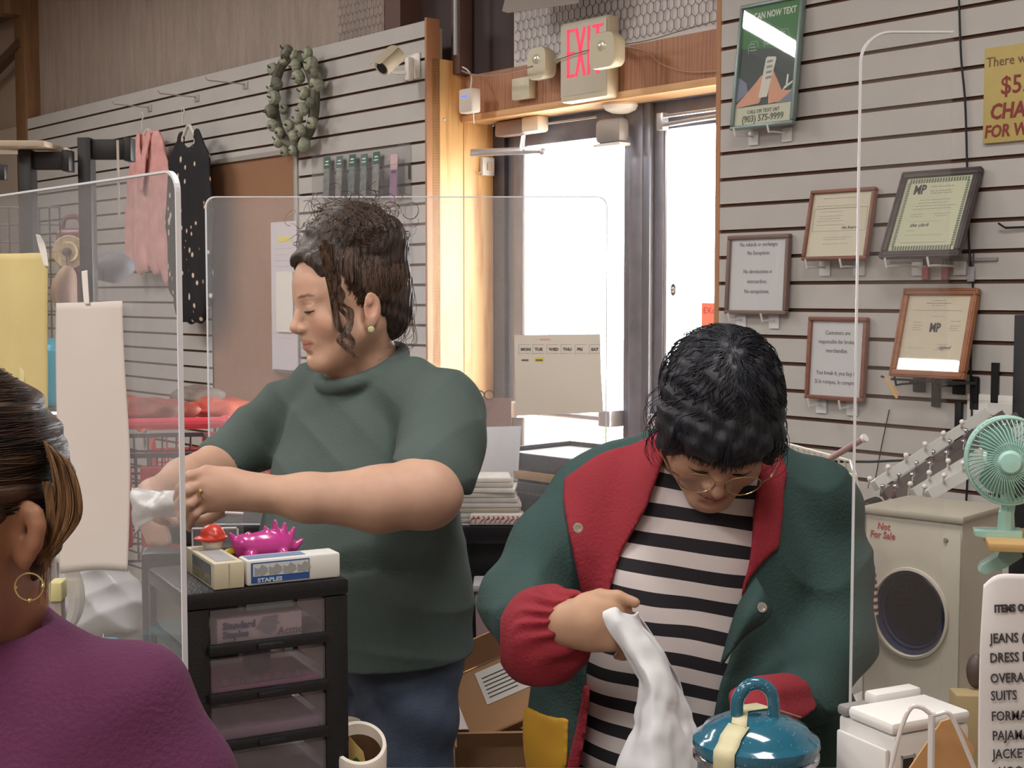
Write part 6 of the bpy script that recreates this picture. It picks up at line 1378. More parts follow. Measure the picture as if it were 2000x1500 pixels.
# ---- label printer
zt = P(1748, 1409, 1.36).z; A = P(1748, 1409, 1.36); Rr = PZ(1895, 1383, zt); Lf = PZ(1651, 1362, zt)
an = math.atan2(Rr.y - A.y, Rr.x - A.x); o = empty('label_printer', (A.x, A.y, CT + .001), (0, 0, an), 'white desktop label printer with lid and grey corner button', 'printer'); w_ = (Rr - A).length; l_ = (Lf - A).length * .98; h_ = zt - CT - .001
M_pr = mat('printer_white', (220, 218, 216), rough=.4)
MB().bb((0, 0, 0), (w_, l_, h_ - .016), bev=.004).build('body', M_pr, o)
MB().bb((-.003, .0, h_ - .0155), (w_ + .002, l_ * .80, h_ - .002), bev=.005).build('lid', mat('printer_lid', (232, 230, 228), rough=.3), o)
MB().bb((-.003, l_ * .81, h_ - .0155), (.032, l_, h_ - .004), bev=.004).build('corner_button', mat('button_grey', (140, 138, 138), rough=.4), o)
MB().bb((.036, l_ * .81, h_ - .0155), (w_, l_ + .004, h_ + .004), bev=.004).build('hinge_cover', M_pr, o)
m = MB(); m.bb((.010, -.0008, h_ - .052), (.024, .0005, h_ - .038)); m.build('port', mat('port_dark', (50, 48, 50)), o); m = MB(); m.bb((.008, -.0014, h_ - .054), (.026, -.0002, h_ - .051)); m.bb((.008, -.0014, h_ - .039), (.026, -.0002, h_ - .036)); m.bb((.008, -.0014, h_ - .054), (.010, -.0002, h_ - .036)); m.bb((.024, -.0014, h_ - .054), (.026, -.0002, h_ - .036)); m.build('port_rim', mat('rim_silver', (200, 198, 196), metal=.4), o)
m = MB()
for i in range(9): m.bb((.034, -.0006, h_ - .072 + i * .0036), (w_ * .82, .0, h_ - .0708 + i * .0036))
m.build('vents', mat('vent_grey', (168, 162, 156)), o, smooth=False)
MB().bb((-.006, .006, 0), (-.0005, l_ * .95, h_ - .030), bev=.002).build('side_panel', M_pr, o)
# tan carton and folder beside the printer
c = P(1868, 1360, 1.72); e = P(1960, 1360, 1.72); o = empty('tan_carton', (c.x, c.y, CT + .001), (0, 0, -.05), 'olive tan carton behind the label printer', 'carton'); MB().bb((0, 0, 0), (e.x - c.x, .035, c.z - CT), bev=.002).build('carton', mat('olive_card', (164, 146, 108), rough=.8), o)
o = empty('brown_pouch', P(1906, 1322, 1.75), (0, 0, 0), 'dark brown rounded pouch standing on the olive carton', 'pouch'); m = MB(); m.ball((0, 0, 0), (.012, .012, .0225), 16); m.build('body', mat('dark_brown', (84, 70, 66), rough=.5), o)
o.location.z = c.z + .0235
a = P(1792, 1515, 1.28); b = P(1893, 1432, 1.28); o = empty('tan_folder', (a.x, 1.30, CT + .001), (0, 0, 0), 'tan cardboard folder leaning across the front of the printer', 'folder')
m = MB(); m.prism([(-.10, 0), (.04, 0), (b.x - a.x + .02, b.z - CT - .03), (b.x - a.x + .0, b.z - CT), (b.x - a.x - .012, b.z - CT - .004)], .0, .003); m.build('folder', mat('folder_tan', (196, 150, 100), rough=.7), o)
# ---- acrylic sign stand and the paper price list
o = empty('acrylic_stand', (P(1820, 1400, 1.2).x, 1.26, CT + .001), (0, 0, 0), 'bent clear acrylic easel stand in front of the label printer', 'stand'); Q0 = o.location.copy()
m = MB()
def to_(px, py, y=1.26): rr = ray(px, py); t = y / rr.y; h = CAM + rr * t; return h - Q0
m.tube(cr([to_(1735, 1520), to_(1758, 1430), to_(1778, 1384), to_(1800, 1382), to_(1822, 1396), to_(1850, 1392), to_(1864, 1410), to_(1890, 1470), to_(1915, 1530)], 40), .0022, 8)
p = to_(1820, 1396); m.tube([p, Vector((p.x, p.y - .004, 0))], .0034, 8); p = to_(1915, 1530); m.build('bent_rod', mat('acrylic_rod', (214, 208, 206), rough=.1, spec=.9), o)
m = MB(); m.bb((-.045, -.03, 0), (.06, .03, .003), bev=.001); m.build('foot', clear('clear_acrylic'), o)
def row(y, xs, yo=.0): return [(x, y_, yo) for x, y_ in zip(xs, y)]
def prow(pts, y): return [Vector(ray(x, yy)) * ((y + dy) / ray(x, yy).y) + CAM for x, yy, dy in pts]
o = empty('price_list', P(1916, 1500, 1.15), (0, 0, 0), 'white price list sheet headed ITEMS OF at the right edge', 'price list')
sheet('sheet', [prow([(1921, 1142, .004), (1950, 1122, 0), (2010, 1121, -.002), (2120, 1118, 0)], 1.15), prow([(1914, 1260, .0), (1950, 1260, -.002), (2010, 1258, -.002), (2120, 1255, 0)], 1.148), prow([(1911, 1400, 0), (1950, 1400, 0), (2010, 1400, 0), (2120, 1398, 0)], 1.148), prow([(1910, 1520, 0), (1950, 1520, 0), (2010, 1520, 0), (2120, 1518, 0)], 1.148), prow([(1905, 1745, 0), (1950, 1745, 0), (2010, 1745, 0), (2120, 1744, 0)], 1.148)], mat('list_paper', (222, 220, 222), rough=.8), 20, 30, .0004, o)
m = MB(); M0 = o.location
for (px, py, tx, sz, bo) in ((1942, 1196, 'ITEMS OFF', .0088, .0004), (1934, 1256, 'JEANS (reg)', .0115, .0001), (1933, 1294, 'DRESS PANTS', .0115, .0001), (1934, 1334, 'OVERALLS', .0115, .0001), (1935, 1368, 'SUITS', .0115, .0001), (1936, 1408, 'FORMAL DRESS', .0115, .0001), (1938, 1446, 'PAJAMA SETS', .0115, .0001), (1939, 1482, 'JACKETS/COATS', .0115, .0001), (1950, 1516, 'HOODIES', .0115, .0001)):
    q = ray(px, py); q = CAM + q * (1.1445 / q.y); tm = MB(); tm.text(tx, 0, 0, 0, sz, .78, 'LEFT', bold=bo)
    Rm = Euler((0, -.04, 0)).to_matrix(); m.add([Rm @ Vector(v) + (q - M0) for v in tm.v], tm.f)
m.build('lettering', mat('list_ink', (62, 60, 66)), o, smooth=False)
o = empty('list_holder', (P(1916, 1500, 1.15).x, 1.150, CT + .001 if False else 0), (0, 0, 0), 'slim clear holder standing behind the white price list', 'holder'); o.location.z = 0
o.location = (P(1930, 1500, 1.15).x, 1.151, .0); MB().bb((0, .0, P(1930, 1760, 1.15).z - .02), (.08, .003, P(1930, 1300, 1.15).z)).build('panel', clear('clear_acrylic'), o); MB().bb((-.01, .0, 0), (.09, .05 - .045, P(1930, 1760, 1.15).z - .021)).build('post', M_white, o)
# ---- clutter left of the tower
o = empty('white_carrier_bag', P(200, 1165, 1.95), (0, 0, 0), 'crumpled white carrier bag lying left of the drawer tower', 'bag'); o.location.z = CT + .07 if False else P(200, 1165, 1.95).z
F = Field((-.10, -.07, -.10), (.10, .07, .10), .0035); F.ell((0, 0, 0), (.058, .045, .050)); F.ell((-.02, 0, .028), (.045, .035, .035), k=.03); F.ell((.015, -.01, -.02), (.045, .04, .03), k=.03)
F.disp(lambda X, Y, Z: .005 * np.abs(np.sin(X * 55 + Z * 60)) * 1.2 + .004 * np.abs(np.sin(Z * 85 - X * 40 + Y * 30)) - .003)
V, Q = F.mesh(); mb = MB(); mb.v = [tuple(v) for v in V]; mb.f = [list(q) for q in Q]; mb.mi = [0] * len(Q); mb.build('film', mat('carrier_film', (214, 216, 222), rough=.3), o, ang=90)
zb_ = o.location.z - .05
o = empty('till_shelf', (P(60, 1240, 1.95).x, 1.83, 0), (0, 0, 0), 'dark side shelf under the white carrier bag', 'shelf'); MB().bb((0, .0, zb_ - .02), (.36, .22, zb_ - .001), bev=.003).build('board', mat('shelf_brown', (96, 84, 78), rough=.5), o); MB().bb((.02, .02, 0), (.34, .20, zb_ - .021)).build('cabinet', mat('shelf_brown', (96, 84, 78)), o)
o = empty('white_hoop', P(128, 1155, 1.72), (0, 0, .3), 'pale curved plastic hood beside the white carrier bag', 'hood'); m = MB(); q = [P(x, y, 1.72) - o.location for x, y in ((108, 1085), (132, 1100), (146, 1140), (148, 1180), (138, 1215), (122, 1230))]; m.tube(cr(q, 24), [.004 + .006 * math.sin(math.pi * i / 23) for i in range(24)], 10); m.build('hood', mat('hood_white', (206, 202, 198), rough=.4), o)
z0 = P(128, 1232, 1.72).z; MB().bb((-.02, -.004, CT + .001 - o.location.z), (.01, .006, z0 - o.location.z)).build('foot', mat('hood_white', (206, 202, 198)), o)
c = P(95, 1178, 1.6); e = P(120, 1140, 1.6); o = empty('yellow_block', (c.x, c.y, CT + .001), (0, 0, .1), 'pale yellow note pad dispenser behind the hoop earring', 'note pad'); MB().bb((0, 0, c.z - CT), (e.x - c.x, .03, e.z - CT), bev=.002).build('pad', mat('pale_yellow', (216, 206, 150)), o); MB().bb((.002, .004, 0), (e.x - c.x - .002, .026, c.z - CT - .0005)).build('stand', mat('clear_grey', (170, 160, 154)), o)
c = P(30, 1262, 1.40); e = P(172, 1290, 1.40); o = empty('teal_box', (c.x, c.y, CT + .001), (0, 0, -.1), 'flat teal box with white tag behind the plum shirt', 'box'); m = MB(); m.bb((0, 0, 0), (e.x - c.x, .09, c.z - CT - .012), bev=.003); m.build('carton', mat('teal_card', (88, 156, 164), rough=.5), o)
MB().bb((.01, .01, c.z - CT - .0115), (.045, .05, c.z - CT - .004)).build('white_tag', M_paper, o)
o = empty('paper_cone', (P(180, 1282, 1.5).x, 1.52, CT + .001), (0, 0, 0), 'small white folded paper point beside the teal box', 'paper'); hc = P(180, 1258, 1.5).z - CT; m = MB(); m.lathe((0, 0, 0), [(.016, 0), (.0006, hc)], 4); m.build('paper', M_paper, o, smooth=False)
o = empty('cotton_swab', P(206, 1257, 1.62), (0, 0, 0), 'white cable plug resting left of the drawer tower', 'plug'); q = [P(x, y, 1.62) - o.location for x, y in ((200, 1257), (212, 1263), (228, 1266), (252, 1270))]; m = MB(); m.tube(cr(q, 14), [.0035, .0038] + [.002] * 12, 8); m.build('plug', M_white, o); o.name = 'cable_plug'

# ================================================================== people
def skinmat(name, col, rough=.5):
    m = D.materials.new(name); m.use_nodes = True; nt = m.node_tree; N = nt.nodes; b = N['Principled BSDF']; b.inputs['Roughness'].default_value = rough; b.inputs['Specular IOR Level'].default_value = .35
    at = N.new('ShaderNodeAttribute'); at.attribute_name = 'paint'; nz = N.new('ShaderNodeTexNoise'); nz.inputs['Scale'].default_value = 38; tc = N.new('ShaderNodeTexCoord'); nt.links.new(tc.outputs['Object'], nz.inputs['Vector'])
    hs = N.new('ShaderNodeHueSaturation'); mr = N.new('ShaderNodeMapRange'); mr.inputs['To Min'].default_value = .90; mr.inputs['To Max'].default_value = 1.08; nt.links.new(nz.outputs['Fac'], mr.inputs['Value']); nt.links.new(mr.outputs[0], hs.inputs['Value']); nt.links.new(at.outputs['Color'], hs.inputs['Color']); nt.links.new(hs.outputs[0], b.inputs['Base Color'])
    b.inputs['Subsurface Weight'].default_value = .05; b.inputs['Subsurface Radius'].default_value = (.012, .004, .002); b.inputs['Subsurface Scale'].default_value = .6
    bp = N.new('ShaderNodeBump'); bp.inputs['Strength'].default_value = .08; nb = N.new('ShaderNodeTexNoise'); nb.inputs['Scale'].default_value = 300; nt.links.new(tc.outputs['Object'], nb.inputs['Vector']); nt.links.new(nb.outputs['Fac'], bp.inputs['Height']); nt.links.new(bp.outputs[0], b.inputs['Normal'])
    return m
def hairmat(name, c1, c2, rough=.45, scale=(60, 60, 6)):
    m = D.materials.new(name); m.use_nodes = True; nt = m.node_tree; N = nt.nodes; b = N['Principled BSDF']; b.inputs['Roughness'].default_value = rough; b.inputs['Specular IOR Level'].default_value = .4
    tc = N.new('ShaderNodeTexCoord'); mp = N.new('ShaderNodeMapping'); mp.inputs['Scale'].default_value = scale; nz = N.new('ShaderNodeTexNoise'); nz.inputs['Scale'].default_value = 3; nz.inputs['Detail'].default_value = 4; nz.inputs['Distortion'].default_value = .6
    rp = N.new('ShaderNodeValToRGB'); e = rp.color_ramp.elements; e[0].color = lin(c1); e[1].color = lin(c2); e[0].position = .35; e[1].position = .75
    nt.links.new(tc.outputs['Object'], mp.inputs[0]); nt.links.new(mp.outputs[0], nz.inputs['Vector']); nt.links.new(nz.outputs['Fac'], rp.inputs[0]); nt.links.new(rp.outputs[0], b.inputs['Base Color'])
    bp = N.new('ShaderNodeBump'); bp.inputs['Strength'].default_value = .5; bp.inputs['Distance'].default_value = .004; nt.links.new(nz.outputs['Fac'], bp.inputs['Height']); nt.links.new(bp.outputs[0], b.inputs['Normal']); return m
class Head:
    """head frame: x her right, y where the face points, z up; origin between the ears"""
    def __init__(s, org, yaw, pitch, roll, sc=1.0):
        # yaw: angle of the face away from straight at the camera, positive to the picture's left
        R = Matrix.Rotation(math.pi - 0, 3, 'Z')        # face towards the camera (-Y)
        s.R = Matrix.Rotation(-yaw, 3, 'Z') @ R @ Matrix.Rotation(-pitch, 3, 'X') @ Matrix.Rotation(roll, 3, 'Y'); s.o = Vector(org); s.s = sc
    def p(s, x, y, z): return s.o + s.R @ Vector((x, y, z)) * s.s
    def ell(s, F, c, r, k=.01, op='add', rot=None):
        A = (s.R @ (Euler(rot).to_matrix() if rot else Matrix.Identity(3))); A = [[A[i][j] for j in range(3)] for i in range(3)]
        F.ell(s.p(*c), [x * s.s for x in r], A, k, op)
    def cone(s, F, a, b, ra, rb, k=.01, op='add'): F.cone(s.p(*a), s.p(*b), ra * s.s, rb * s.s, k, op)
    def local(s, V):
        A = np.array(s.R); return (V - np.array(s.o)) @ A / s.s
def head_field(F, H, female=1, lids=.5, ear=(1, -1), jaw=1.0, nose=1.0, full=1.0):
    H.ell(F, (0, -.016, .036), (.073, .092, .084), .01); H.ell(F, (0, .030, .030), (.062, .060, .058), .03)
    H.ell(F, (0, .030, -.030), (.056 * full, .052, .070), .03)
    for x in (-1, 1):
        H.cone(F, (x * .050 * jaw, .004, -.052), (x * .016, .062, -.092), .020, .018, .025)
        H.ell(F, (x * .036 * full, .056, -.028), (.024, .022, .026), .02)
        H.cone(F, (x * .012, .082, .020), (x * .044, .066, .020), .008, .007, .012)
    H.ell(F, (0, .070, -.092), (.021, .016, .016), .018)
    H.cone(F, (0, .072, -.060), (0, .074, -.046), .020, .018, .02)
    for x in (-1, 1): H.ell(F, (x * .030, .094, .001), (.017, .013, .0115), .012, 'sub')
    H.cone(F, (0, .079, .014), (0, .090, -.010), .0075, .0085, .012); H.cone(F, (0, .090, -.010), (0, .1020 * nose, -.029), .0080, .0092, .008)
    for x in (-1, 1): H.ell(F, (x * .0115, .089, -.032), (.0085, .010, .0075), .006)
    H.ell(F, (0, .093, -.038), (.012, .010, .004), .004)
    for x in (-1, 1): H.ell(F, (x * .0062, .094, -.0405), (.0034, .005, .0030), .002, 'sub')
    for x in (-1, 1):                                   # eyeball with lids
        H.ell(F, (x * .030, .0715, .000), (.0150, .0145, .0128), .005)
        H.cone(F, (x * .019, .0825, -.0035), (x * .041, .0765, -.0035), .0022, .0022, .004)
        H.cone(F, (x * .018, .0815, .0065), (x * .042, .0755, .0065), .0024, .0022, .005)
    # lips
    for x in (-1, 1):
        H.cone(F, (0, .0870, -.0548), (x * .022, .0775, -.0595), .0048, .0030, .006); H.cone(F, (0, .0862, -.0655), (x * .020, .0775, -.0615), .0056, .0030, .006)
        H.cone(F, (0, .0930, -.0602), (x * .023, .0815, -.0610), .0016, .0014, .0015, 'sub')
    H.ell(F, (0, .089, -.078), (.016, .010, .005), .008, 'sub')
    for x in ear:
        H.ell(F, (x * .0755, -.014, -.016), (.0065, .019, .030), .006, rot=(.20, 0, -.35 * x)); H.ell(F, (x * .082, -.010, -.012), (.0060, .0115, .019), .003, 'sub', rot=(.20, 0, -.35 * x)); H.ell(F, (x * .0765, -.004, -.040), (.0055, .009, .011), .005); H.ell(F, (x * .078, -.010, -.004), (.004, .006, .008), .003)
def paint_head(V, H, base, lip, blush, brow=None, extra=None):
    L = H.local(V); c = np.tile(np.array(lin(base)[:3]), (len(V), 1))
    def blend(mask, col): 
        nonlocal c
        c = c * (1 - mask[:, None]) + np.array(lin(col)[:3]) * mask[:, None]
    x, y, z = L.T
    for s_ in (-1, 1):
        d = ((x - s_ * .040) / .026) ** 2 + ((y - .066) / .04) ** 2 + ((z + .030) / .022) ** 2; blend(np.clip(1 - d, 0, 1) * .45, blush)
        d = ((x - s_ * .0765) / .015) ** 2 + ((y + .012) / .026) ** 2 + ((z + .016) / .034) ** 2; blend(np.clip(1.2 - d, 0, 1) * .35, blush)
    d = (x / .012) ** 2 + ((y - .102) / .014) ** 2 + ((z + .030) / .012) ** 2; blend(np.clip(1 - d, 0, 1) * .5, blush)
    d = (x / .0245) ** 2 + ((z + .0600 + .10 * np.abs(x) * 0) / .0105) ** 2; blend(np.clip((1 - d) * 3, 0, 1) * (y > .07) * .8, lip)
    d = (x / .0235) ** 2 + ((z + .0604) / .0014) ** 2; blend(np.clip((1.3 - d) * 2, 0, 1) * (y > .07) * .8, (104, 62, 56))  # shade between the lips, painted as a dark line
    for s_ in (-1, 1): d = ((np.abs(x) - .030) / .019) ** 2 + ((z - .0085) / .0016) ** 2; blend(np.clip((1 - d) * 2, 0, 1) * (y > .05) * .35, (140, 96, 80))  # shade of the eyelid crease, painted into the skin colour
    if brow is not None:
        for s_ in (-1, 1):
            zz = .019 + .0035 * np.cos((np.abs(x) - .032) * 60); d = ((np.abs(x) - .031) / .0195) ** 2 + ((z - zz) / .0030) ** 2; blend(np.clip((1 - d) * 2, 0, 1) * (y > .05) * .65, brow)
    if extra: extra(blend, L)
    return c
def lashes(H, m_, r, col, drop=0.0, nm='eyelashes'):
    for x in (-1, 1):
        m = MB(); m.tube([H.p(x * (.017 + .027 * t), .0862 - .0085 * t ** 1.5 + .0016 * math.sin(math.pi * t), -.0042 - .0015 * math.sin(math.pi * t) + drop) for t in [i / 10 for i in range(11)]], [.0008 + .0016 * math.sin(math.pi * i / 10) for i in range(11)], 6)
        m.build(nm, m_, r, world=True)
def finger(F, pts, r0=.0088, r1=.0072, k=.004):
    n = len(pts); F.chain([tuple(p) for p in pts], [r0 + (r1 - r0) * i / (n - 1) for i in range(n)], k)
def strands(name, paths, rad, m_, parent, res=2):
    """many fine locks as one curve object"""
    m = MB()
    for pts, r in paths:
        n = len(pts) - 1; m.tube(pts, [r * (1 - .75 * (i / n) ** 2) for i in range(n + 1)], 3, cap=False)
    return m.build(name, m_, parent, world=True, ang=180)
def pixs(X, Y, Z):
    """picture coordinates of world points"""
    dep = FW.y * Y + FW.z * (Z - CAMZ); up = UPV.y * Y + UPV.z * (Z - CAMZ); return 1000 + FPX * X / dep, 750 - FPX * up / dep
def polysd(px, py, poly):
    """signed distance (negative inside) of a polygon, in picture units"""
    d = np.full(px.shape, 1e9); ins = np.zeros(px.shape, bool); n = len(poly)
    for i in range(n):
        ax, ay = poly[i]; bx, by = poly[(i + 1) % n]; ex, ey = bx - ax, by - ay; wx, wy = px - ax, py - ay
        t = np.clip((wx * ex + wy * ey) / (ex * ex + ey * ey + 1e-9), 0, 1); d = np.minimum(d, (wx - ex * t) ** 2 + (wy - ey * t) ** 2)
        c = ((ay > py) != (by > py)) & (px < ex * (py - ay) / (ey + 1e-12 * (ey == 0)) + ax); ins ^= c
    d = np.sqrt(d); return np.where(ins, -d, d)

def prismcut(poly, yb, d=2.03):
    def fn(X, Y, Z):
        X_, Y_, Z_ = np.broadcast_arrays(X, Y, Z); a, c = pixs(X_, Y_, Z_); return np.maximum(polysd(a, c, poly) * d / FPX, Y_ - yb)
    return fn
# ------------------------------------------------------------------ woman in the grey green T-shirt
SK1 = skinmat('skin_fair', (206, 158, 130)); M_tee = mat('tee_grey_green', (80, 94, 91), rough=.9, var=.06, vscale=9, bump=.15, bscale=240)
M_jean = mat('blue_denim', (52, 62, 82), rough=.85, c2=(92, 106, 132), var=.1, vscale=7, bump=.2, bscale=260)
HM1 = hairmat('hair_dark_brown', (34, 26, 23), (78, 62, 54)); HM1b = hairmat('hair_brown_curl', (48, 36, 31), (124, 98, 82))
W1 = empty('person', (P(720, 900, 2.68).x, P(720, 900, 2.68).y, 0), (0, 0, 0), 'woman with curly dark updo in grey green T-shirt looking down and packing a white bag', 'person')
TH1 = math.radians(62); H1 = Head(P(678, 589, 2.60), TH1, math.radians(9), math.radians(2), 1.08)
lf = Vector((math.cos(math.radians(44)), -math.sin(math.radians(44)), 0)); fd = Vector((-math.sin(math.radians(44)), -math.cos(math.radians(44)), 0))
F = Field((-.76, 2.10, 1.02), (-.01, 2.98, 1.76), .003)
head_field(F, H1, full=1.04, jaw=1.02)
nb = P(712, 735, 2.68)
F.cone(H1.p(0, -.022, -.035), nb, .056, .058, .03); F.cone(H1.p(0, .030, -.085), nb + fd * .03, .030, .045, .03); F.cone(nb, nb + Vector((0, 0, -.12)), .075, .13, .03)
shL, shR = P(860, 800, 2.55), P(560, 805, 2.82)
F.cone(nb + Vector((0, 0, -.05)), shL, .06, .05, .03); F.cone(nb + Vector((0, 0, -.05)), shR, .06, .05, .03)
A1 = [shL, P(850, 905, 2.42), P(832, 962, 2.36), P(740, 975, 2.34), P(600, 972, 2.32), P(500, 962, 2.31)]
F.chain(A1, [.052, .052, .060, .054, .039, .0285], .02)
# her left hand: back of the hand towards us, fingers folding down over the bag
kn = [P(404, 922, 2.295), P(394, 944, 2.285), P(392, 966, 2.285), P(398, 988, 2.295)]
wr = A1[-1]; F.cone(wr, P(455, 950, 2.305), .028, .028, .02)
for i, q in enumerate(kn): F.cone(P(470, 945 + i * 9, 2.305), q, .017, .0125, .014)
F.ell(P(436, 955, 2.305), (.034, .017, .030), k=.02)
finger(F, [kn[0], P(372, 930, 2.275), P(352, 955, 2.285), P(346, 975, 2.31)], .0105, .0078)
finger(F, [kn[1], P(366, 958, 2.265), P(350, 985, 2.28), P(350, 1002, 2.31)], .0105, .0078)
finger(F, [kn[2], P(370, 984, 2.268), P(356, 1008, 2.285), P(358, 1020, 2.31)], .0102, .0075)
finger(F, [kn[3], P(380, 1004, 2.28), P(370, 1022, 2.295), P(372, 1032, 2.315)], .0092, .0070)
finger(F, [P(455, 972, 2.33), P(432, 998, 2.35), P(405, 1015, 2.36), P(385, 1018, 2.36)], .0125, .0085)
A2 = [shR, P(500, 850, 2.80), P(432, 908, 2.74), P(360, 940, 2.62), P(300, 968, 2.52)]
F.chain(A2, [.050, .048, .046, .042, .028], .02)
F.cone(A2[-1], P(292, 1000, 2.46), .028, .026, .02); F.ell(P(300, 1012, 2.46), (.034, .018, .026), k=.02)
for i in range(4):
    a = P(276 + i * 4, 1004 + i * 11, 2.44); finger(F, [a, P(286 + i * 3, 1022 + i * 11, 2.415), P(308 + i * 3, 1034 + i * 9, 2.42), P(322 + i * 2, 1034 + i * 8, 2.44)], .0098, .0074)
finger(F, [P(310, 992, 2.46), P(330, 1004, 2.44), P(346, 1020, 2.43)], .0115, .0085)
def ex1(blend, L): pass
knv = [np.array(q) for q in kn]
def paint1(V):
    c = paint_head(V, H1, (206, 166, 144), (176, 116, 106), (200, 136, 120), brow=(112, 84, 70))
    for q in knv:
        m = np.clip(1 - ((V - q) ** 2).sum(1) / .015 ** 2, 0, 1)[:, None] * .25; c = c * (1 - m) + np.array(lin((192, 120, 104))[:3]) * m
    return c
F.build('body', SK1, W1, 2, paint1)
lashes(H1, mat('lash_brown', (52, 38, 34)), W1, None)
# T-shirt
F = Field((-.70, 2.08, .84), (.02, 3.05, 1.50), .0045)
def torso(F, px, py, d, a, b, c, k=.06): F.ell(P(px, py, d), (a, b, c), [[lf[0], fd[0], 0], [lf[1], fd[1], 0], [0, 0, 1]], k)
torso(F, 712, 860, 2.70, .185, .135, .15); torso(F, 705, 985, 2.68, .205, .170, .17); torso(F, 702, 1150, 2.66, .235, .205, .20); torso(F, 712, 1300, 2.67, .225, .195, .19)
F.chain([nb + Vector((0, 0, -.035)), P(800, 768, 2.60), P(862, 800, 2.53)], [.070, .062, .070], .03); F.chain([nb + Vector((0, 0, -.035)), P(620, 765, 2.76), P(560, 806, 2.82)], [.070, .055, .060], .03)
F.chain([P(866, 806, 2.53), P(864, 860, 2.47), P(846, 930, 2.40)], [.074, .074, .076], .03); F.chain([P(556, 808, 2.82), P(500, 856, 2.79), P(440, 897, 2.745)], [.062, .060, .055], .03)
# neck opening, sleeve openings, hem
e3 = [[lf[0], fd[0], 0], [lf[1], fd[1], 0], [0, 0, 1]]
F.ell(P(694, 706, 2.63), (.070, .080, .040), e3, .006, 'sub'); F.ell(P(700, 690, 2.66), (.064, .078, .06), e3, .006, 'sub')
F.put(prismcut([(650, 838), (752, 893), (885, 966), (940, 972), (960, 1120), (600, 1120), (600, 838)], 2.445), (-.5, 2.0, .9), (.0, 2.46, 1.5), .003, 'sub')

F.cone(P(418, 918, 2.73), P(360, 965, 2.66), .052, .085, .004, 'sub')
zh = P(800, 1425, 2.5).z
F.disp(lambda X, Y, Z: 0 * X + 0 * Y + np.clip((zh + .010 * np.sin(X * 14) - Z) * 1.0, -1, 0) * 0)
F.put(lambda X, Y, Z: (zh + .012 * np.sin(X * 12 + 1) - Z) + 0 * X + 0 * Y, (-.7, 2.08, .84), (.02, 3.05, 1.5), .01, 'cut')
CRS = lambda t, s=1.0: np.abs(np.sin(t)) ** .6 * s
def teefold(X, Y, Z):
    a = (.0075 * CRS((X * .95 + Z * .62 + Y * .25) * 27 + 1.2 * np.sin(Z * 11 + X * 5)) - .005) * np.clip(1.3 - 3.4 * np.abs(Z - 1.33), 0, 1) * np.clip((-.20 - X) * 7 + .4, 0, 1)
    b = (.0085 * CRS((Z * 1.0 - X * .55) * 34 + 1.6 * np.sin(X * 16)) - .0055) * np.clip((X + .24) * 9, 0, 1) * np.clip((Z - 1.0) * 5, 0, 1)
    c = (.0070 * CRS((X * .8 + Z * .9) * 20 + 1.4 * np.sin(Z * 13 - X * 6)) - .0045) * np.clip((1.24 - Z) * 6, 0, 1) * np.clip((X + .42) * 5, .2, 1)
    return (a + b * .6 + c) * .8
F.disp(teefold)
RG = [P(708, 722, 2.65) + lf * (.074 * math.cos(a)) + fd * (.080 * math.sin(a)) + Vector((0, 0, -.034 * math.sin(a) + .006)) for a in [2 * math.pi * i / 28 for i in range(29)]]
F.chain(RG, [.0085] * 29, .018)
F.build('t_shirt', M_tee, W1, 2)
# jeans and shoes
F = Field((-.62, 2.30, .0), (.08, 3.05, 1.02), .009)
hp = P(730, 1400, 2.68); F.ell((hp.x, hp.y, .92), (.19, .155, .14), e3, .04)
for sd, lx in ((1, .095), (-1, -.095)):
    q = Vector((hp.x, hp.y, 0)) + lf * lx; F.chain([(q.x, q.y, .86), (q.x, q.y, .48), (q.x - fd.x * .02, q.y - fd.y * .02, .09)], [.110, .078, .060], .03)
F.put(lambda X, Y, Z: (.075 - Z) + 0 * X + 0 * Y, (-.62, 2.3, 0), (.08, 3.05, .2), .01, 'cut')
F.disp(lambda X, Y, Z: .004 * np.sin(Z * 55 + X * 30) + 0 * Y)
F.build('jeans', M_jean, W1, 2)
for lx in (.095, -.095):
    q = Vector((hp.x, hp.y, 0)) + lf * lx; F = Field((q.x - .2, q.y - .2, -.02), (q.x + .2, q.y + .2, .14), .006); F.chain([(q.x - fd.x * .05, q.y - fd.y * .05, .045), (q.x + fd.x * .10, q.y + fd.y * .10, .035), (q.x + fd.x * .15, q.y + fd.y * .15, .030)], [.042, .036, .030], .02); F.put(lambda X, Y, Z: -Z + .002 + 0 * X + 0 * Y, (q.x - .2, q.y - .2, -.02), (q.x + .2, q.y + .2, .05), .01, 'cut'); F.build('shoe', M_black, W1, 1)
# hair
F = Field((-.50, 2.42, 1.42), (-.08, 2.82, 1.76), .0026)
H1.ell(F, (0, -.024, .042), (.081, .097, .088), .01); H1.ell(F, (0, .040, .070), (.060, .048, .040), .03); H1.ell(F, (0, -.070, -.020), (.060, .045, .060), .03)
H1.ell(F, (0, .092, -.018), (.085, .072, .104), .008, 'sub'); H1.ell(F, (-.06, .045, -.040), (.045, .052, .066), .010, 'sub'); H1.ell(F, (.06, .045, -.040), (.045, .052, .066), .010, 'sub')
for x in (-1, 1): H1.ell(F, (x * .080, -.012, -.024), (.018, .024, .034), .006, 'sub')
F.ell(P(695, 458, 2.60), (.085, .075, .048), k=.03); F.ell(P(740, 480, 2.60), (.050, .055, .050), k=.03); F.ell(P(650, 470, 2.60), (.050, .05, .035), k=.03); F.ell(P(690, 428, 2.60), (.055, .05, .032), k=.02)
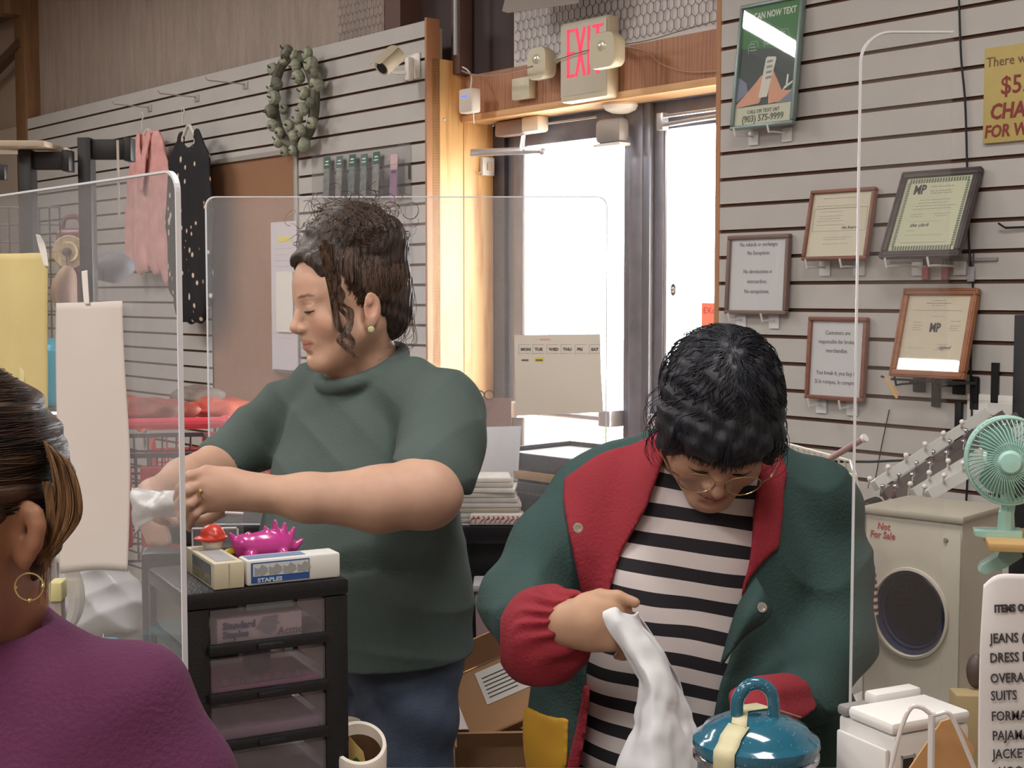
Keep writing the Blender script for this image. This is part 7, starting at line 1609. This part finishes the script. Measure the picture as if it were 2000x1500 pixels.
F.disp(lambda X, Y, Z: .0022 * np.sin(X * 95 + 3 * np.sin(Z * 41 + Y * 30)) * np.sin(Z * 83 + 2 * np.sin(Y * 50)) + .0012 * np.sin((X + Y) * 330 + 2.5 * np.sin(Z * 60)))
F.build('hair', HM1, W1, 1)
random.seed(21); paths = []
for i in range(620):            # curls over the bun and crown
    cx, cy = random.gauss(695, 46), random.gauss(452, 26); d = 2.525 + .07 * (((cx - 695) / 90) ** 2 + ((cy - 458) / 55) ** 2) + random.uniform(-.006, .03); a0 = random.uniform(0, 6.28); rr = random.uniform(.004, .013); c = P(cx, cy, d); ax = Vector((random.uniform(-1, 1), random.uniform(-1, 1), random.uniform(-.5, 1))).normalized(); u_ = ax.orthogonal().normalized(); q = ax.cross(u_)
    n_ = 14; paths.append(([c + (u_ * math.cos(a0 + t * .5) + q * math.sin(a0 + t * .5)) * rr * (1 + .05 * t) + ax * (t * .0022) for t in range(n_)], random.uniform(.0006, .0012)))
for i in range(320):            # swept hair from the hairline back to the bun
    a = random.uniform(-1.25, 1.25); st = Vector((.070 * math.sin(a), .060 * math.cos(a) - .012 + random.uniform(-.01, .01), .075 - .045 * abs(math.sin(a)) ** 2 + random.uniform(-.008, .008)))
    en = Vector((.025 * math.sin(a), -.030, .135)); pts = []
    for t in range(9):
        f = t / 8; v = st.lerp(en, f); v = Vector((v.x, v.y, v.z)); cdir = (v - Vector((0, -.024, .042))); k_ = math.sqrt((cdir.x / .084) ** 2 + (cdir.y / .100) ** 2 + (cdir.z / .091) ** 2); v = Vector((0, -.024, .042)) + cdir * (max(1.0, 1.0 / max(k_, .01))) if k_ < 1 else v
        pts.append(H1.p(v.x + .002 * math.sin(t + i), v.y, v.z + .002 * math.sin(t * 1.7 + i)))
    paths.append((pts, random.uniform(.0007, .0013)))
for i in range(420):            # sides and nape, up to the bun
    sd = -1 if random.random() < .75 else 1; st = Vector((sd * random.uniform(.045, .078), random.uniform(-.10, .02), random.uniform(-.06, .03))); en = Vector((sd * .02, -.05, .13)); pts = []
    for t in range(16):
        f = t / 15; v = st.lerp(en, f); cdir = (v - Vector((0, -.024, .042))); k_ = math.sqrt((cdir.x / .083) ** 2 + (cdir.y / .099) ** 2 + (cdir.z / .090) ** 2); v = Vector((0, -.024, .042)) + cdir / max(k_, .3); pts.append(H1.p(v.x + .001, v.y + .0032 * math.sin(t * 1.9 + i * 2), v.z + .0025 * math.sin(t * 1.5 + i)))
    if all((abs(H1.local(np.array([q]))[0][1] - .0) > -.1) for q in pts): paths.append((pts, random.uniform(.0006, .0011)))
ten = [[(634, 470), (640, 510), (652, 548), (668, 575), (663, 600), (682, 622), (680, 645), (662, 665), (676, 680), (698, 700)], [(630, 480), (636, 520), (645, 552), (650, 580), (655, 612), (662, 640), (676, 655), (690, 668), (672, 676), (666, 664)], [(646, 478), (650, 520), (660, 545), (658, 575), (668, 592), (684, 606), (684, 625), (676, 646), (688, 664), (684, 682)]]
for t_ in ten:
    for j in range(17):
        jx = random.uniform(-6, 6); paths.append((cr([P(x + jx + random.uniform(-1, 1), y + random.uniform(-2, 2), 2.462 + .050 * min(1, max(0, (y - 470) / 140))) for x, y in t_], 40), random.uniform(.0008, .0016)))
for j in range(26):            # loose hair at the nape
    x0 = random.uniform(770, 805); y0 = random.uniform(560, 640); paths.append((cr([P(x0 - 6, y0 - 40, 2.63), P(x0 + 6, y0, 2.63), P(x0 + random.uniform(-4, 10), y0 + 40, 2.62), P(x0 - random.uniform(8, 40), y0 + random.uniform(50, 75), 2.60)], 16), .0007))
strands('hair_strands', paths, 1, HM1b, W1)
m = MB(); q = H1.p(-.078, -.004, -.051); m.lathe(q, [(0, 0), (.006, 0), (.0066, .003), (.004, .006), (0, .0065)], 14, axis=H1.R @ Vector((-1, .2, 0))); m.build('earring', mat('pearl_green', (196, 200, 150), rough=.2), W1, world=True)
m = MB(); q = P(396, 960, 2.262); ax = (P(370, 984, 2.268) - kn[2]).normalized(); u_ = ax.orthogonal().normalized(); w2 = ax.cross(u_); c = kn[2].lerp(P(370, 984, 2.268), .25)
m.tube([c + (u_ * math.cos(t * .39) + w2 * math.sin(t * .39)) * .0112 for t in range(16)], .0012, 6, closed=True); m.ball(tuple(P(392, 960, 2.268)), (.0045, .003, .0045), 10); m.build('ring', mat('gold', (214, 190, 130), rough=.2, metal=.8), W1, world=True)
# the white bag in her hands
r = empty('plastic_bag', P(300, 995, 2.40), (0, 0, 0), 'white plastic bag bunched in the hands of the grey green shirted woman', 'bag')
sheet('film', [[P(258, 950, 2.40), P(300, 962, 2.37), P(350, 955, 2.33), (P(400, 958, 2.345))], [P(256, 985, 2.36), P(300, 985, 2.33), P(350, 980, 2.325), P(398, 985, 2.345)], [P(264, 1040, 2.36), P(300, 1015, 2.34), P(340, 1008, 2.335), P(392, 1006, 2.35)]], mat('bag_film', (222, 222, 224), rough=.35), 30, 24, .0015, r, wrinkle=.006, wscale=34)

# ------------------------------------------------------------------ woman in the colour block coat
SK2 = skinmat('skin_tan', (158, 116, 90)); HM2 = hairmat('hair_black', (16, 17, 24), (40, 43, 54), rough=.5, scale=(50, 50, 10))
W2 = empty('person', (P(1360, 1000, 2.16).x, 2.16, 0), (0, 0, 0), 'woman with short black hair and gold glasses in a red and green coat', 'person')
H2 = Head(P(1402, 828, 2.00), math.radians(4), math.radians(46), math.radians(-6), 1.0)
F = Field((-.01, 1.70, 1.02), (.50, 2.36, 1.52), .003)
head_field(F, H2, full=1.06, jaw=1.0, ear=(1, -1))
nb2 = P(1375, 925, 2.14); F.cone(H2.p(0, -.030, -.030), nb2, .054, .056, .03); F.cone(nb2, nb2 + Vector((0, .02, -.10)), .07, .12, .03)
s2R, s2L = P(1150, 985, 2.14), P(1590, 985, 2.16); F.cone(nb2 + Vector((0, .01, -.06)), s2R, .06, .045, .03); F.cone(nb2 + Vector((0, .01, -.06)), s2L, .06, .045, .03)
A3 = [s2R, P(1020, 1155, 2.06), P(1075, 1225, 1.93), P(1122, 1218, 1.87)]; F.chain(A3, [.045, .040, .034, .029], .02)
# her right hand: back towards us, thumb along the top, fingers closed over the bag
F.cone(A3[-1], P(1150, 1215, 1.85), .029, .032, .02); F.ell(P(1163, 1214, 1.848), (.030, .020, .038), k=.02)
for i, (x, y) in enumerate(((1196, 1184), (1202, 1208), (1200, 1232), (1192, 1254))):
    F.cone(P(1150, 1195 + i * 12, 1.85), P(x, y, 1.838), .018, .0125, .014)
    finger(F, [P(x, y, 1.838), P(x + 24, y + 6, 1.85), P(x + 30, y + 22, 1.872), P(x + 16, y + 30, 1.888)], .0105, .0080)
finger(F, [P(1142, 1178, 1.852), P(1172, 1166, 1.845), P(1206, 1166, 1.838), P(1240, 1177, 1.836)], .0128, .0074)
A4 = [s2L, P(1620, 1225, 2.13), P(1560, 1360, 1.96), P(1480, 1385, 1.80)]; F.chain(A4, [.042, .036, .033, .030], .02); F.ell(P(1455, 1388, 1.76), (.036, .03, .020), k=.02)
for i in range(4): finger(F, [P(1450, 1380 + i * 7, 1.745), P(1425, 1388 + i * 8, 1.735), P(1408, 1400 + i * 8, 1.745)], .0098, .0076)
finger(F, [P(1470, 1378, 1.76), P(1440, 1366, 1.745), P(1415, 1370, 1.735)], .012, .0085)
def paint2(V):
    c = paint_head(V, H2, (176, 138, 116), (156, 98, 88), (182, 128, 108), brow=(56, 40, 34)); a = np.array(P(1165, 1214, 1.85)); m = (((V - a) ** 2).sum(1) < .12 ** 2)[:, None] * .75
    return c * (1 - m) + np.array(lin((196, 156, 128))[:3]) * m
F.build('body', SK2, W2, 2, paint2)
lashes(H2, mat('lash_black', (30, 24, 24)), W2, None)
# striped shirt
st = D.materials.new('black_white_stripes'); MATS['st'] = st; st.use_nodes = True; nt = st.node_tree; N = nt.nodes; b = N['Principled BSDF']; b.inputs['Roughness'].default_value = .9
tc = N.new('ShaderNodeTexCoord'); sx = N.new('ShaderNodeSeparateXYZ'); nt.links.new(tc.outputs['Object'], sx.inputs[0]); nz = N.new('ShaderNodeTexNoise'); nz.inputs['Scale'].default_value = 5; nz.inputs['Detail'].default_value = 1; nt.links.new(tc.outputs['Object'], nz.inputs['Vector'])
def mth(op, a, b_=None, v=None):
    n = N.new('ShaderNodeMath'); n.operation = op; nt.links.new(a, n.inputs[0])
    if b_ is not None: nt.links.new(b_, n.inputs[1])
    if v is not None: n.inputs[1].default_value = v
    return n.outputs[0]
t = mth('ADD', sx.outputs[2], mth('MULTIPLY', sx.outputs[0], v=.15)); t = mth('ADD', t, mth('MULTIPLY', nz.outputs['Fac'], v=.028)); t = mth('FRACT', mth('MULTIPLY', t, v=1 / .0412)); t = mth('GREATER_THAN', t, v=.46)
mx = N.new('ShaderNodeMix'); mx.data_type = 'RGBA'; nt.links.new(t, mx.inputs['Factor']); mx.inputs[6].default_value = lin((36, 34, 40)); mx.inputs[7].default_value = lin((214, 206, 206)); nt.links.new(mx.outputs[2], b.inputs['Base Color'])
F = Field((-.02, 1.84, .78), (.58, 2.48, 1.42), .005)
F.ell(P(1350, 1060, 2.17), (.185, .120, .15), k=.04); F.ell(P(1320, 1220, 2.14), (.180, .145, .18), k=.06); F.ell(P(1318, 1400, 2.15), (.175, .150, .20), k=.06); F.cone(nb2 + Vector((0, .02, -.035)), nb2 + Vector((0, .03, -.10)), .082, .12, .03)
F.ell(nb2 + Vector((0, -.02, .03)), (.070, .075, .045), k=.006, op='sub')
F.disp(lambda X, Y, Z: .0035 * np.sin(X * 34 + Z * 22 + 2 * np.sin(Z * 11)) + .004 * np.sin(Z * 40 - X * 18) * np.clip((1.06 - Z) * 6, 0, 1) + 0 * Y)
F.build('striped_shirt', st, W2, 2)
# coat
M_coat = mat('coat_green', (46, 72, 70), rough=.85, var=.08, vscale=6, bump=.2, bscale=200); M_cred = mat('coat_red', (142, 34, 48), rough=.85, var=.07, vscale=7, bump=.2, bscale=200); M_cyel = mat('coat_yellow', (204, 154, 40), rough=.85, var=.06)
def coat(F, g=0.0):
    F.ell(P(1355, 1040, 2.19), (.215 + g, .165 + g, .16 + g), k=.05); F.ell(P(1345, 1220, 2.17), (.215 + g, .178 + g, .20 + g), k=.07); F.ell(P(1350, 1430, 2.17), (.262 + g, .200 + g, .24 + g), k=.07)
    F.chain([P(1330, 915, 2.23), P(1170, 975, 2.17)], [.070 + g, .072 + g], .04); F.chain([P(1440, 915, 2.23), P(1585, 990, 2.17)], [.060 + g, .072 + g], .04)
    F.chain([P(1152, 990, 2.15), P(1070, 1090, 2.11), P(1014, 1165, 2.06)], [.070 + g, .066 + g, .058 + g], .04); F.chain([P(1014, 1165, 2.06), P(1040, 1215, 1.98)], [.058 + g, .054 + g], .03)
    F.chain([P(1585, 1000, 2.16), P(1614, 1130, 2.15), P(1618, 1250, 2.11), P(1560, 1368, 1.96)], [.070 + g, .068 + g, .062 + g, .048 + g], .04)
LO, HI = (-.10, 1.80, .76), (.66, 2.50, 1.50)
OPEN = [(1300, 840), (1290, 900), (1262, 985), (1215, 1085), (1178, 1170), (1150, 1260), (1140, 1340), (1128, 1420), (1105, 1520), (1098, 1700), (1400, 1700), (1398, 1520), (1398, 1400), (1412, 1320), (1432, 1240), (1452, 1170), (1462, 1080), (1482, 985), (1490, 900), (1490, 840)]
FOLD = lambda X, Y, Z: (.009 * np.abs(np.sin((X * .6 + Z * .9) * 24 + 1.6 * np.sin(X * 18))) ** .6 - .0055) * np.clip((X - .30) * 8, 0, 1) + (.008 * np.abs(np.sin((X * 1.0 - Z * .9) * 28 + 1.4 * np.sin(Z * 15))) ** .6 - .005) * np.clip((.10 - X) * 8, 0, 1) + .003 * np.sin((X * .7 + Z) * 38 + 1.5 * np.sin(X * 16)) * np.clip((X - .28) * 6, 0, 1) + .005 * np.sin((X * 1.0 - Z * .8) * 48 + 2) * np.clip((.12 - X) * 6, 0, 1) + .003 * np.sin(X * 70 + 3 * np.sin(Z * 12)) + 0 * Y
F = Field(LO, HI, .0045); coat(F); F.put(prismcut(OPEN, 2.16), LO, HI, .006, 'sub'); F.ell(P(1385, 850, 2.16), (.085, .12, .06), k=.01, op='sub')
F.disp(FOLD)
def fi(C):
    a, c = pixs(C[:, 0], C[:, 1], C[:, 2]); yel = ((a < 1112 - (c - 1380) * .15) & (c > 1375 + (a - 1030) * .28) & (C[:, 0] < .12)); return yel.astype(int)
F.build('coat', M_coat, W2, 2)
def panel(name, poly, g, m_, yb=2.30, d=2.0):
    F = Field(LO, HI, .0045); coat(F, g); F.put(prismcut(poly, yb, d), LO, HI, .004, 'cut'); F.F[:] = F.F + FOLD(F.ax[0][:, None, None], F.ax[1][None, :, None], F.ax[2][None, None, :]).astype(np.float32) * .8; return F.build(name, m_, W2, 2)
panel('red_lapel', [(1300, 838), (1240, 862), (1160, 895), (1098, 930), (1096, 975), (1112, 1050), (1124, 1120), (1140, 1190), (1168, 1195), (1185, 1160), (1215, 1085), (1262, 985), (1292, 900)], .009, M_cred)
panel('red_lapel', [(1484, 850), (1520, 880), (1536, 930), (1534, 990), (1518, 1060), (1488, 1110), (1458, 1142), (1450, 1165), (1460, 1080), (1476, 985), (1480, 900)], .009, M_cred)
panel('yellow_panel', [(1000, 1372), (1034, 1380), (1070, 1392), (1112, 1402), (1108, 1450), (1098, 1530), (1000, 1530)], .005, M_cyel)
panel('lining_edge', [(1142, 1340), (1128, 1420), (1106, 1520), (1126, 1520), (1142, 1420), (1150, 1345)], .006, M_cred)
# turned out front corner with snap
rr = [[P(1478, 1128, 1.960), P(1492, 1155, 1.94), P(1506, 1188, 1.945)], [P(1440, 1190, 1.95), P(1464, 1200, 1.92), P(1494, 1212, 1.935)], [P(1408, 1300, 1.955), P(1426, 1275, 1.935), P(1452, 1240, 1.945)]]
sheet('front_corner', rr, M_coat, 14, 14, .004, W2)
def snap(px, py, d, ring=True):
    m = MB(); c = P(px, py, d); m.lathe(c, [(0, .001), (.0035, .001), (.004, .003), (.0068, .003), (.0075, 0)], 18, axis=(0, -1, .1)); m.build('snap_button', mat('snap_silver', (206, 202, 196), rough=.2, metal=.8), W2, world=True)
snap(1488, 1186, 1.925); snap(1129, 1031, 1.965)
# puffed red cuff
F = Field((-.02, 1.74, .98), (.16, 2.08, 1.26), .0035)
F.ell(P(1058, 1252, 1.93), (.062, .060, .073), k=.02); F.cone(P(1085, 1225, 1.92), P(1122, 1214, 1.885), .052, .038, .03)
cA, cB = np.array(P(1060, 1250, 1.93)), np.array(P(1125, 1212, 1.88)); ax = (cB - cA) / np.linalg.norm(cB - cA)
def puck(X, Y, Z):
    u_ = (X - cA[0]) * ax[0] + (Y - cA[1]) * ax[1] + (Z - cA[2]) * ax[2]; L = np.linalg.norm(cB - cA); an_ = np.arctan2(Z - cA[2] - u_ * ax[2], Y - cA[1] - u_ * ax[1]); return .0045 * np.sin(an_ * 11 + 1.5 * np.sin(u_ * 60)) * np.clip((u_ - L * .1) / (L * .7), 0, 1) + .002 * np.sin(u_ * 90 + an_ * 3)
F.disp(puck); F.cone(P(1122, 1214, 1.885), P(1150, 1208, 1.86), .030, .034, .003, 'sub'); F.build('red_cuff', M_cred, W2, 2)
F = Field((.26, 1.68, .96), (.46, 2.02, 1.14), .004); F.cone(P(1530, 1385, 1.88), P(1482, 1385, 1.80), .046, .040, .02); F.disp(lambda X, Y, Z: .003 * np.sin(Z * 170 + X * 60) + 0 * Y); F.build('red_cuff', M_cred, W2, 2)
# trousers and shoes
F = Field((-.06, 1.95, .0), (.58, 2.45, .95), .009); hx, hy = P(1330, 1450, 2.17).x, 2.18; F.ell((hx, hy, .86), (.185, .14, .12), k=.04)
for lx in (-.095, .095): F.chain([(hx + lx, hy, .80), (hx + lx, hy, .45), (hx + lx, hy, .09)], [.100, .072, .056], .03)
F.put(lambda X, Y, Z: (.07 - Z) + 0 * X + 0 * Y, (-.06, 1.95, 0), (.58, 2.45, .2), .01, 'cut'); F.build('trousers', mat('grey_trousers', (84, 90, 104), rough=.9), W2, 2)
for lx in (-.095, .095):
    F = Field((hx + lx - .08, hy - .24, -.02), (hx + lx + .08, hy + .12, .12), .006); F.chain([(hx + lx, hy + .04, .042), (hx + lx, hy - .10, .034), (hx + lx, hy - .15, .028)], [.040, .035, .029], .02); F.put(lambda X, Y, Z: -Z + .002 + 0 * X + 0 * Y, (hx + lx - .1, hy - .3, -.02), (hx + lx + .1, hy + .2, .05), .01, 'cut'); F.build('shoe', M_black, W2, 1)
# hair
F = Field((.14, 1.80, 1.24), (.46, 2.24, 1.56), .0028)
H2.ell(F, (0, -.022, .040), (.089, .104, .096), .01); H2.ell(F, (0, -.070, -.030), (.070, .050, .060), .03); H2.ell(F, (0, .058, .045), (.070, .040, .034), .03)
for x in (-1, 1): H2.ell(F, (x * .072, .020, .010), (.018, .040, .050), .02)
H2.ell(F, (0, .105, -.052), (.080, .062, .078), .008, 'sub'); 
F.disp(lambda X, Y, Z: .0016 * np.sin(X * 190 + 3 * np.sin(Z * 50)) + .0012 * np.sin(Z * 230 + X * 120) + .0012 * np.sin(X * 70 + Y * 60) * np.sin(Z * 66))
F.build('hair', HM2, W2, 1)
paths = []; random.seed(4)
for i in range(420):            # short strands flowing from the crown
    a = random.uniform(0, 6.283); t0 = random.uniform(.02, .75); ln = random.uniform(.25, .5); pts = []
    for k in range(8):
        t = (t0 + ln * k / 7) * 1.75; v = Vector((.0905 * math.sin(t) * math.sin(a + .15 * math.sin(k + i)), -.022 + .1055 * math.sin(t) * math.cos(a + .1 * math.sin(k * .7 + i)), .040 + .0975 * math.cos(t)))
        if v.z < .0 and v.y > .02: break
        pts.append(H2.p(v.x, v.y, v.z))
    if len(pts) > 3: paths.append((pts, random.uniform(.0006, .0011)))
for i in range(220):
    x = random.uniform(-.072, .072); pts = [H2.p(x, .052, .098 - abs(x) * .35), H2.p(x * 1.05, .088 - abs(x) * .4, .074 - abs(x) * .1), H2.p(x * 1.08 + random.uniform(-.004, .004), .104 - abs(x) * .5, .046), H2.p(x * 1.08 + random.uniform(-.006, .006), .103 - abs(x) * .5, .018 + random.uniform(-.006, .006))]; paths.append((cr(pts, 10), random.uniform(.0008, .0014)))
for i in range(50):            # wisps at the sides
    sd = random.choice((-1, 1)); y = random.uniform(-.05, .04); paths.append((cr([H2.p(sd * .080, y, .03), H2.p(sd * (.094 + random.uniform(0, .01)), y, -.005), H2.p(sd * (.090 + random.uniform(-.01, .014)), y + .01, -.035), H2.p(sd * (.080 + random.uniform(-.01, .014)), y + .015, -.055)], 12), .0006))
strands('hair_strands', paths, 1, HM2, W2)
# glasses
M_gold = mat('gold_wire', (206, 172, 130), rough=.2, metal=.9); m = MB()
def G(x, y, z): return H2.p(x, y, z)
gz = -.012
for s_ in (-1, 1): m.tube([G(s_ * .033 + .0255 * math.cos(t * .2618), .1005 - .012 * abs(math.cos(t * .2618) * s_ * .5 + .5 * 1) * 0 - .22 * max(0, (abs(s_ * .033 + .0255 * math.cos(t * .2618)) - .03)), gz + .0215 * math.sin(t * .2618)) for t in range(24)], .0009, 6, closed=True)
m.tube(cr([G(-.009, .101, gz + .006), G(0, .104, gz + .010), G(.009, .101, gz + .006)], 8), .0010, 6)
for s_ in (-1, 1): m.tube([G(s_ * .0585, .0945, gz + .006), G(s_ * .072, .086, gz + .008), G(s_ * .083, .06, gz + .010), G(s_ * .090, .0, gz + .012)], .0011, 6)
gl = m.build('glasses', M_gold, W2, world=True)
m = MB()
for s_ in (-1, 1): m.add([G(s_ * .033 + .0250 * math.cos(t * .2618), .1003 - .22 * max(0, (abs(s_ * .033 + .025 * math.cos(t * .2618)) - .03)), gz + .021 * math.sin(t * .2618)) for t in range(24)], [list(range(24))])
m.build('lenses', clear('lens_glass', haze=.0, gloss=.7), gl, world=True)
# bag in her hand
r = empty('plastic_bag', P(1220, 1200, 1.84), (0, 0, 0), 'white plastic bag hanging from the hand of the woman in the coat', 'bag')
M_bag = mat('bag_film_bright', (226, 228, 232), rough=.35)
sheet('film', [[P(1184, 1188, 1.815), P(1200, 1184, 1.81), P(1222, 1196, 1.815), P(1244, 1190, 1.83)], [P(1188, 1215, 1.81), P(1212, 1218, 1.80), P(1234, 1222, 1.81), P(1258, 1222, 1.835)], [P(1212, 1270, 1.81), P(1236, 1265, 1.79), P(1262, 1262, 1.80), P(1286, 1270, 1.83)],
   [P(1245, 1330, 1.81), P(1272, 1325, 1.78), P(1300, 1325, 1.80), P(1325, 1335, 1.84)], [P(1240, 1400, 1.80), P(1275, 1400, 1.77), P(1320, 1400, 1.79), P(1352, 1395, 1.83)], [P(1215, 1480, 1.79), P(1265, 1480, 1.75), P(1320, 1480, 1.77), P(1364, 1470, 1.81)], [P(1190, 1600, 1.79), P(1260, 1600, 1.74), P(1330, 1600, 1.76), P(1372, 1590, 1.80)]], M_bag, 60, 34, .0015, r, wrinkle=.008, wscale=20, seed=2)
sheet('back_film', [[P(1200, 1195, 1.855), P(1220, 1198, 1.86), P(1246, 1196, 1.85)], [P(1225, 1270, 1.86), P(1255, 1268, 1.87), P(1288, 1272, 1.85)], [P(1250, 1360, 1.87), P(1290, 1360, 1.88), P(1340, 1360, 1.86)], [P(1220, 1600, 1.87), P(1290, 1600, 1.90), P(1370, 1600, 1.86)]], M_bag, 30, 20, .0012, r, wrinkle=.006, wscale=18)

# ------------------------------------------------------------------ customer in the foreground, seen from behind
SK3 = skinmat('skin_brown', (150, 100, 72)); HM3 = hairmat('hair_brown', (30, 18, 12), (78, 50, 32), scale=(8, 8, 70)); HM3b = hairmat('hair_bronze', (84, 58, 38), (176, 136, 96), scale=(60, 60, 8))
W3 = empty('person', (P(-90, 1300, 1.0).x, .98, 0), (0, 0, 0), 'woman in plum top with brown hair and gold hoop earring, seen from behind at left', 'person')
H3 = Head(P(-100, 1052, 1.04), math.radians(165), math.radians(4), 0, 1.0)
F = Field((-.60, .84, 1.14), (-.28, 1.24, 1.58), .0028)
head_field(F, H3, ear=()); nb3 = P(-105, 1290, 1.06); F.cone(H3.p(0, -.035, -.03), nb3, .052, .054, .02); F.cone(nb3, nb3 + Vector((0, 0, -.03)), .06, .085, .03)
# the ear seen from behind, folded forward rim
ec = P(48, 1050, 1.0)
F.chain([P(48, 1105, .985), P(40, 1085, .985), P(34, 1050, .985), P(38, 1010, .988), P(54, 997, .985), (P(68, 1006, .982)), P(74, 1030, .98), P(68, 1060, .98), P(58, 1085, .982)], [.0048, .0045, .0052, .0062, .0058, .0055, .0050, .0050, .0050], .006)
F.ell(P(50, 1050, 1.0), (.0075, .010, .019), k=.004)
F.build('body', SK3, W3, 2, lambda V: np.tile(np.array(lin((150, 106, 82))[:3]), (len(V), 1)))
F = Field((-.62, .82, 1.30), (-.27, 1.26, 1.60), .0028)
F.ell(P(-100, 950, 1.04), (.0845, .124, .098), k=.01); F.ell(P(-120, 1000, 1.03), (.080, .116, .085), k=.02); F.ell(P(52, 1058, .98), (.016, .04, .027), k=.006, op='sub'); F.ell(P(-20, 1180, .98), (.10, .06, .052), k=.01, op='sub')
F.disp(lambda X, Y, Z: .0014 * np.sin(Z * 330 + X * 90 + 2 * np.sin(X * 30)) + .0012 * np.sin(Z * 190 - X * 60 + Y * 50))
F.build('hair', HM3, W3, 1)
paths = []; random.seed(8)
HC = P(-100, 950, 1.04)
for i in range(420):            # pulled back strands over the crown
    ph0 = random.uniform(-.9, 1.45); pts = []; off = random.uniform(.0, .0022); tilt = random.uniform(-.15, .25)
    for k in range(12):
        a = -.3 + 2.0 * k / 11; e_ = ph0 - .35 * (k / 11) * tilt * 3
        v = Vector((math.cos(e_) * math.sin(a) * (.0850 + off), -math.cos(e_) * math.cos(a) * (.1245 + off), math.sin(e_) * (.0985 + off))); pts.append(HC + v)
    pts = [p for p in pts if pixs(p.x, p.y, p.z)[1] < 1000 + 0 * i or pixs(p.x, p.y, p.z)[0] < -40]
    if len(pts) > 4: paths.append((pts, random.uniform(.0005, .0010)))
strands('hair_strands', paths, 1, HM3, W3)
paths = []
for i in range(110):            # loose lock in front of the far side
    t = random.random(); x0 = 92 + 22 * t; d = 1.0 + random.uniform(-.01, .02)
    pts = [P(x0 - 8, 860 + 20 * t, d), P(x0 + 18 * t + 6, 905, d), P(x0 + 14 + 34 * t * .9, 960, d), P(x0 + 10 + 36 * t, 1010, d), P(x0 - 2 + 22 * t, 1060 - 10 * t, d), P(x0 - 18 + 6 * t + random.uniform(-4, 4), 1095 + random.uniform(-18, 8), d)]
    paths.append((cr(pts, 22), random.uniform(.0004, .0008)))
for i in range(30):
    x0 = random.uniform(82, 100); d = 1.0; paths.append((cr([P(x0, 940, d), P(x0 + 8, 1000, d), P(x0 + 2, 1080, d), P(x0 - random.uniform(0, 14), 1180, d)], 16), .00035))
strands('loose_lock', paths, 1, HM3b, W3)
m = MB(); c = P(57, 1146, .975); rr = 27 / FPX * .975
m.tube([c + Vector((rr * math.cos(t * .1963) , .12 * rr * math.cos(t * .1963), rr * math.sin(t * .1963))) for t in range(32)], .00062, 6, closed=True)
for a in (-1.57, .05, 3.2): m.ball(tuple(c + Vector((rr * math.cos(a), 0, rr * math.sin(a)))), .0016, 10)
m.build('hoop_earring', mat('gold', (214, 190, 130)), W3, world=True)
M_plum = mat('plum_cloth', (92, 38, 76), rough=.9, var=.06, vscale=8, bump=.2, bscale=260)
F = Field((-.70, .76, .70), (-.14, 1.34, 1.34), .005)
F.cone(P(-105, 1345, 1.07), P(-105, 1500, 1.07), .085, .13, .04); F.ell(P(-80, 1650, 1.06), (.185, .115, .17), k=.05); F.ell(P(-80, 1950, 1.06), (.17, .115, .20), k=.05)
F.chain([P(-60, 1345, 1.07), P(110, 1365, 1.05), P(235, 1405, 1.03)], [.060, .048, .049], .03); F.chain([P(-150, 1345, 1.09), P(-420, 1400, 1.12)], [.060, .052], .03)
F.chain([P(235, 1410, 1.03), P(300, 1540, 1.03), P(330, 1760, 1.06)], [.052, .056, .050], .03)
F.ell(P(-90, 1215, 1.05), (.070, .072, .028), k=.006, op='sub')
F.disp(lambda X, Y, Z: .0025 * np.sin((X + Z * .8) * 55 + 2 * np.sin(X * 14)) + .0022 * np.sin((X * 1.1 - Z) * 42) + 0 * Y)
F.build('plum_top', M_plum, W3, 2)
F = Field((-.60, .84, .0), (-.18, 1.26, .98), .009); hx, hy = P(-80, 1500, 1.06).x, 1.05; F.ell((hx, hy, .82), (.16, .12, .14), k=.04)
for lx in (-.085, .085): F.chain([(hx + lx, hy, .76), (hx + lx, hy, .45), (hx + lx, hy, .08)], [.088, .068, .055], .03)
F.put(lambda X, Y, Z: (.06 - Z) + 0 * X + 0 * Y, (-.7, .8, 0), (-.1, 1.3, .2), .01, 'cut'); F.build('trousers', mat('black_trousers', (34, 32, 36), rough=.9), W3, 1)
for lx in (-.085, .085):
    F = Field((hx + lx - .08, hy - .12, -.02), (hx + lx + .08, hy + .24, .12), .006); F.chain([(hx + lx, hy - .04, .040), (hx + lx, hy + .10, .034), (hx + lx, hy + .14, .028)], [.040, .035, .029], .02); F.put(lambda X, Y, Z: -Z + .002 + 0 * X + 0 * Y, (hx + lx - .1, hy - .2, -.02), (hx + lx + .1, hy + .3, .05), .01, 'cut'); F.build('shoe', M_black, W3, 1)
